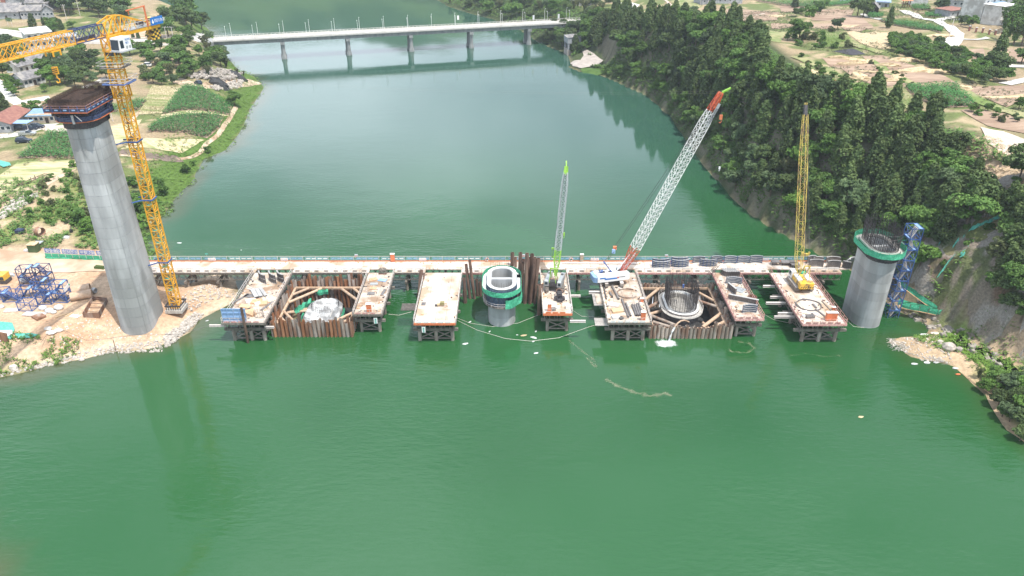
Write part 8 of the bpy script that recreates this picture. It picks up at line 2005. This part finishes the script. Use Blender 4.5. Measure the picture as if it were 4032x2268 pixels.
cluster([(195, 62), (340, 66), (480, 88), (490, 55), (330, 15), (200, 15)], 16, ('broad', 'dark', 'dark', 'broad'), 8, 12, 'beside the upper left halls', LGp, 7)
cluster([(655, 152), (815, 140), (800, 85), (680, 70)], 9, ('broad', 'dark', 'broad'), 10, 14, 'at the left end of the road bridge', LGp, 7)
cluster([(0, 150), (90, 205), (70, 290), (0, 325)], 9, ('broad', 'dark'), 6, 9, 'behind the hamlet under the jib', LGp, 5.5)
cluster([(205, 235), (300, 215), (400, 235), (430, 320), (340, 355), (200, 350), (175, 310)], 24, ('broad', 'dark', 'broad', 'light'), 5, 8, 'between the hamlet and the tower crane', LGp, 5)
cluster([(470, 215), (560, 195), (700, 195), (855, 170), (885, 240), (870, 290), (800, 312), (700, 318), (600, 290), (545, 240)], 42, ('broad', 'dark', 'light', 'bamboo', 'broad'), 5, 8.5, 'on the left bank below the bridge approach', LGp, 4.6)
cluster([(540, 290), (690, 300), (690, 335), (590, 335)], 9, ('broad', 'shrub', 'broad'), 3, 5.5, 'beside the dirt track above the corn fields', LGp, 4)
cluster([(15, 320), (60, 330), (95, 375), (60, 390), (30, 360)], 7, ('light',), 3, 4.2, 'in the bright hedge beside the village road', LGp, 3)
cluster([(60, 425), (200, 410), (220, 440), (80, 455)], 12, ('shrub', 'broad', 'light'), 2, 3.6, 'between the two pale lanes', LGp, 3)
cluster([(150, 100), (260, 95), (330, 125), (200, 130)], 6, ('broad', 'cypress', 'dark'), 4, 6, 'in the dry field below the upper left halls', LGp, 4)
for a in (('cypress', 22, 448, 9, 'standing alone at the left edge below the lane'), ('cypress', 500, 62, 8.5, 'rising alone behind the counter jib'), ('cypress', 131, 108, 7, 'in the dry field above the jib'), ('broad', 206, 118, 6.5, 'above the blue jib section'), ('light', 176, 362, 3.2, 'round and alone in front of the long white house'), ('cypress', 525, 150, 3.6, 'first of three saplings by the approach road'), ('cypress', 545, 152, 4.2, 'second of three saplings by the approach road'), ('broad', 585, 150, 3, 'third of three saplings by the approach road'),
          ('broad', 925, 418, 6.2, 'willow-like on the bank beside the corn'), ('shrub', 737, 680, 3, 'on the grassy bank left of the water'), ('shrub', 818, 598, 2.4, 'near the stones of the left bank'), ('shrub', 762, 650, 1.8, 'next to the larger bank shrub'), ('shrub', 650, 765, 3.2, 'grey on the bank right of the mast'), ('shrub', 630, 730, 2.6, 'pale beside the mast'), ('bamboo', 892, 268, 4.5, 'palm-like at the water below the left trees'), ('bamboo', 935, 295, 3.5, 'above the black heaps'), ('bamboo', 960, 300, 3, 'at the point by the rubble')): one(a[0], a[1], a[2], a[3], a[4], LGp)
cluster([(320, 830), (395, 860), (395, 930), (350, 920), (300, 870)], 12, ('light', 'broad', 'shrub'), 2.6, 4.6, 'behind the tall pier shaft', LGp, 3)
cluster([(520, 720), (600, 760), (590, 900), (550, 890)], 10, ('light', 'broad', 'shrub'), 2.4, 4.2, 'between the tall pier and the mast', LGp, 3)
mass('scrub', 'low shrubs in the weeds left of the tall pier', [(100, 780), (300, 640), (330, 760), (250, 880), (120, 880)], 26, ('shrub',), 1.2, 2.4, 3)
mass('woodland', 'far wood of rounded trees on the bank beyond the road bridge', [(1740, 14), (1850, 40), (1960, 65), (2060, 100), (2130, 130), (2220, 100), (2420, 60), (2400, -4), (1780, -4)], 70, ('broad', 'dark', 'broad', 'bamboo'), 6.5, 10, 5.0)
cluster([(2150, 168), (2210, 190), (2262, 170), (2270, 120), (2180, 120)], 14, ('broad', 'dark', 'broad'), 6, 9, 'beside the last bridge pier', FGp, 4.6)
cluster([(2300, 150), (2340, 190), (2400, 240), (2440, 190), (2420, 90), (2330, 80)], 26, ('dark', 'broad', 'broad', 'bamboo'), 7, 10.5, 'above the boat ramp', FGp, 4.8)
one('cypress', 2425, 90, 14, 'tallest one beside the road bridge right end', FGp); one('bamboo', 2350, 90, 11, 'tall at the right end of the bridge', FGp)
mass('hedge', 'long overgrown hedge across the right fields', [(3510, 160), (3600, 165), (3720, 200), (3830, 250), (3960, 300), (3960, 335), (3830, 330), (3700, 290), (3600, 245), (3500, 205)], 90, ('broad', 'light', 'broad', 'dark'), 3.2, 5.2, 2.5)
for a in ((3948, 130, 12), (3962, 165, 13), (3990, 178, 12), (4022, 180, 11), (3985, 120, 12), (4015, 110, 12), (3975, 75, 10), (4030, 60, 11)): one('bright' if a[0] < 4000 else 'dark', a[0], a[1], a[2], ('left' if a[0] < 3970 else 'middle' if a[0] < 4000 else 'right')+(' front' if a[1] > 150 else ' rear')+' one at the upper right village corner', RGp)
cluster([(3130, 60), (3170, 35), (3250, 28), (3260, 45), (3190, 70), (3140, 85)], 9, ('broad', 'dark', 'shrub'), 3, 5.5, 'in the hedge between the upper fields', RGp, 3.6)
cluster([(3760, 60), (3830, 75), (3830, 115), (3765, 110)], 7, ('broad', 'light'), 3.5, 6, 'in front of the village houses', RGp, 4)
cluster([(3090, 130), (3160, 130), (3260, 140), (3350, 150), (3340, 190), (3200, 200), (3100, 170)], 22, ('shrub', 'shrub', 'light'), 1.6, 3, 'in the green scrub below the straw field', RGp, 3.4)
cluster([(3145, 215), (3260, 270), (3400, 350), (3420, 400), (3340, 350), (3180, 275)], 14, ('shrub',), 1.3, 2.4, 'along the bank between forest and brown field', RGp, 3)
cluster([(3420, 250), (3600, 330), (3590, 345), (3430, 270)], 8, ('shrub',), 1, 1.8, 'on the ridge between two brown fields', RGp, 3)
cluster([(3650, 400), (3880, 430), (4040, 480), (4040, 500), (3800, 450)], 12, ('shrub', 'broad'), 1.6, 3, 'below the bright corn field', RGp, 3)
cluster([(2560, 55), (2740, 60), (2800, 90), (2700, 110), (2600, 80)], 8, ('shrub', 'cypress'), 2, 4, 'behind the forest crest near the small fields', RGp, 4)
for a in (('cypress', 3922, 262, 12, 'tallest alone at the end of the long hedge'), ('dark', 3915, 290, 8, 'under the tallest cypress of the hedge'), ('broad', 3146, 160, 9, 'alone between forest and upper fields'), ('dark', 3376, 62, 11, 'left of the barn'), ('dark', 3398, 68, 10, 'beside the barn path'), ('cypress', 3500, 110, 9, 'tall by the corn strip'), ('broad', 3295, 118, 5.5, 'thin sapling beside the straw pile'), ('shrub', 3270, 130, 2.6, 'beside the thin sapling'), ('dark', 3700, 45, 8, 'near the red roofed house'), ('dark', 3712, 50, 7.5, 'next to the village path'), ('broad', 4020, 250, 6, 'at the right edge below the pale path'), ('light', 4010, 430, 3.5, 'at the right edge by the brown fields'), ('cypress', 3130, 30, 7, 'on the top field terrace')): one(a[0], a[1], a[2], a[3], a[4], RGp)
for i, (x, y, h) in enumerate(((98, 160, 8), (93, 154, 9), (104, 145, 8), (108, 150, 8.5), (112, 143, 7.5), (103, 137, 6), (109, 137, 7), (115, 134, 7), (106, 131, 5.5), (112, 128, 6), (118, 127, 6), (101, 132, 4), (99, 152, 9))): tree(('dark', 'broad', 'cypress', 'dark')[i % 4], x, y, h, ('on the bare slope beside the stair tower' if x < 100 else 'on the dark cliff at the right edge'), 'trees on the right cliff')
for x, y, h, k in ((91.0, 112.5, 3.6, 'bamboo'), (93.5, 110.5, 4.0, 'light'), (95.5, 107.5, 3.4, 'broad'), (92.5, 108.5, 2.6, 'shrub'), (98, 106, 4, 'dark'), (97, 103, 3.5, 'broad'), (94.5, 103.5, 3.0, 'light'), (99, 100, 4.2, 'dark'), (95.5, 99.5, 2.8, 'broad'), (98, 96, 3.5, 'dark'), (101, 103, 4.5, 'dark'), (94.5, 95, 2.5, 'shrub'), (93, 105.5, 3.2, 'light'), (95.8, 101.5, 3.4, 'dark'), (97.2, 99, 3.8, 'broad'), (100, 97, 4.5, 'dark'), (103, 99, 5, 'broad'), (99, 93.5, 3.6, 'dark'), (96.8, 92, 2.8, 'light'), (104, 94, 5, 'dark'), (102, 107, 4.5, 'broad'), (105, 104, 5, 'dark'), (98.5, 109.5, 3.4, 'broad')): tree(k, x, y, h, 'on the grassy shore at the lower right', 'bushes on the right shore')
for i, (px, py, h, k) in enumerate(((3945, 1160, 6, 'dark'), (3995, 1140, 7, 'broad'), (4025, 1090, 7, 'dark'), (3965, 1075, 6.5, 'cypress'), (4005, 1000, 7.5, 'dark'), (3955, 960, 6.5, 'broad'), (4028, 930, 8, 'dark'), (3985, 880, 7, 'cypress'), (4030, 860, 8, 'dark'), (3925, 1030, 5, 'shrub'), (4025, 1180, 6, 'broad'), (3970, 1220, 4.5, 'dark'), (4020, 1260, 5, 'light'), (3900, 1130, 4, 'broad'), (4045, 1020, 8, 'cypress'))): one(k, px, py, h, 'in the dark clump on the cliff at the right edge', 'trees on the right cliff')
for i, (px, py, h, k) in enumerate(((3885, 1545, 3.2, 'light'), (3930, 1600, 3.6, 'dark'), (3975, 1660, 3.8, 'broad'), (4010, 1590, 4.2, 'dark'), (3960, 1545, 3.6, 'broad'), (4028, 1690, 4, 'dark'), (3910, 1500, 3.2, 'broad'), (3850, 1490, 2.8, 'bamboo'), (4000, 1520, 4.2, 'broad'), (4030, 1640, 4.4, 'light'), (4015, 1735, 3.4, 'dark'), (3945, 1640, 3, 'light'))): one(k, px, py, h, 'in the bushes overhanging the water at the lower right edge', 'bushes on the right shore')
for i in range(34):
    x = TR_R.uniform(80, 118); y = TR_R.uniform(122, 150); 
    if gh(x, y) > 9: tree('shrub', x, y, TR_R.uniform(1.2, 2.6), 'clinging to the right cliff', 'shrubs on the right cliff')
# ------------------------------------------------------------------ crops and weeds: nobody could count them
def plants(name, label, pts, h, size, mt, per=9, seed=1):
    rs = np.random.RandomState(seed); pts = np.asarray(pts)
    c = np.repeat(pts, per, axis=0); N = len(c); z = rs.uniform(.15, 1, N)*h; a = rs.uniform(0, 2*PI, N); r = rs.uniform(.05, .35, N)*(1.2 if h > 1 else .8)
    p = c+np.stack([r*np.cos(a), r*np.sin(a), z], 1); dirv = np.stack([np.cos(a), np.sin(a), rs.uniform(-.4, .7, N)], 1)*size; side = np.stack([-np.sin(a), np.cos(a), rs.uniform(-.3, .3, N)], 1)*size*.28
    v = np.stack([p-side, p+side, p+dirv], 1).reshape(-1, 3); o = bpy.data.objects.new(name, tri_mesh(name, v, M[mt])); C.objects.link(o); return tag(o, label, None, None, 'stuff')
for k, (poly, (h, kind)) in enumerate(corn_fields):
    xs = [p[0] for p in poly]; ys = [p[1] for p in poly]; area = (max(xs)-min(xs))*(max(ys)-min(ys)); stp = .75 if area < 1500 else .95
    X, Y = np.meshgrid(np.arange(min(xs), max(xs), stp*1.35), np.arange(min(ys), max(ys), stp*.8), indexing='ij'); X = X.ravel()+NR.uniform(-.15, .15, X.size); Y = Y.ravel()+NR.uniform(-.25, .25, Y.size)
    kk = inside(X, Y, poly); pts = [(x, y, gh(x, y)) for x, y in zip(X[kk], Y[kk])]
    plants('corn_crop' if kind == 'corn' else 'field_weeds', 'rows of green maize in field' if kind == 'corn' else 'thin weeds in pale field', pts, h, .62 if kind == 'corn' else .4, 'corn' if kind == 'corn' else 'grass' if kind == 'grass' else 'weed', 8 if kind == 'corn' else 4, k)
def weeds(name, label, cond, n, h, size, mt, per=5, seed=1, box=(-150, 0, 100, 420)):
    rs = np.random.RandomState(seed); X = rs.uniform(box[0], box[1], n); Y = rs.uniform(box[2], box[3], n)
    i = ((X-GX0)/GS).astype(int); j = ((Y-GY0)/GS).astype(int); k = cond(i, j, X, Y) & ~INS[i, j]; pts = [(x, y, gh(x, y)) for x, y in zip(X[k], Y[k])]
    plants(name, label, pts, h, size, mt, per, seed)
weeds('bank_grass', 'lush grass strip along the left waterline', lambda i, j, X, Y: LEFT[i, j] & (Y > 166) & (DI[i, j] < 15+n1[i, j]*8), 26000, .6, .5, 'grass', 5, 1)
weeds('weeds', 'dry weeds and low scrub on the left bank', lambda i, j, X, Y: LEFT[i, j] & (Y > 163) & (DI[i, j] > 12) & (n2[i, j]+n1[i, j]*.7 > .12), 16000, .6, .5, 'weed', 5, 2, (-200, -40, 160, 420))
weeds('weeds', 'green scrub on the slope left of the tall pier', lambda i, j, X, Y: LEFT[i, j] & (Y > 164) & (Y < 205) & (n1[i, j]+n3[i, j]*.8 > -.15), 6500, .8, .6, 'leaf_mid', 6, 3, (-150, -70, 160, 210))
weeds('weeds', 'scruffy green and tan weeds at the lower left', lambda i, j, X, Y: LEFT[i, j] & (Y < 128) & (X < -88) & (n3[i, j]+n1[i, j] > -.08), 3800, .6, .5, 'grass', 5, 4, (-130, -88, 95, 128))
weeds('bank_grass', 'bright grass on the lower right shore', lambda i, j, X, Y: ~LEFT[i, j] & (DI[i, j] > 1.5) & (DI[i, j] < 12) & (X > 84), 3000, .5, .45, 'grass', 5, 5, (80, 112, 90, 132))
weeds('undergrowth', 'dark undergrowth on the right bluff', lambda i, j, X, Y: ~LEFT[i, j] & (DI[i, j] < 30) & (DI[i, j] > .8) & ((Y > 160) | (n1[i, j] > .1)) & (((X-40)/14)**2+((Y-388)/19)**2 > 1), 26000, 1.7, .9, 'leaf_mid', 6, 6, (20, 112, 140, 430))
weeds('hanging_scrub', 'scrub hanging on the rock face along the right waterline', lambda i, j, X, Y: ~LEFT[i, j] & (DI[i, j] < 9) & (DI[i, j] > .6) & (Y > 158) & (n1[i, j]*.7+n3[i, j] > -.16), 26000, 1.4, .9, 'leaf_mid', 6, 16, (40, 100, 158, 400))
weeds('cliff_scrub', 'pale dry scrub on the bare slope above the cliff', lambda i, j, X, Y: ~LEFT[i, j] & (DI[i, j] > 12), 1500, .5, .5, 'straw', 5, 7, (94, 118, 138, 176))
weeds('weeds', 'rough grass between the plateau fields', lambda i, j, X, Y: ~LEFT[i, j] & (DI[i, j] > 20) & (n2[i, j] > .0), 16000, .5, .6, 'leaf_olive', 4, 8, (60, 260, 190, 420))
weeds('undergrowth', 'dark undergrowth beyond the road bridge', lambda i, j, X, Y: ~LEFT[i, j] & (DI[i, j] < 40) & (DI[i, j] > .8) & (((X-40)/14)**2+((Y-388)/19)**2 > 1), 9000, 1.6, .9, 'leaf_mid', 6, 9, (-70, 60, 400, 620))
# ------------------------------------------------------------------ air
hz = MB().bb(-1490, 1490, -60, 1490, -5, 134).mesh('haze', None); ho = bpy.data.objects.new('haze', hz); C.objects.link(ho); ho['kind'] = 'stuff'
hm = bpy.data.materials.new('haze_air'); hm.use_nodes = True; hn = hm.node_tree.nodes; hl = hm.node_tree.links; hn.clear(); h_o = hn.new('ShaderNodeOutputMaterial'); h_v = hn.new('ShaderNodeVolumePrincipled')
h_v.inputs['Density'].default_value = .00018; h_v.inputs['Color'].default_value = (.80, .88, .97, 1); h_v.inputs['Anisotropy'].default_value = .2
hl.new(h_v.outputs['Volume'], h_o.inputs['Volume']); hz.materials.append(hm)
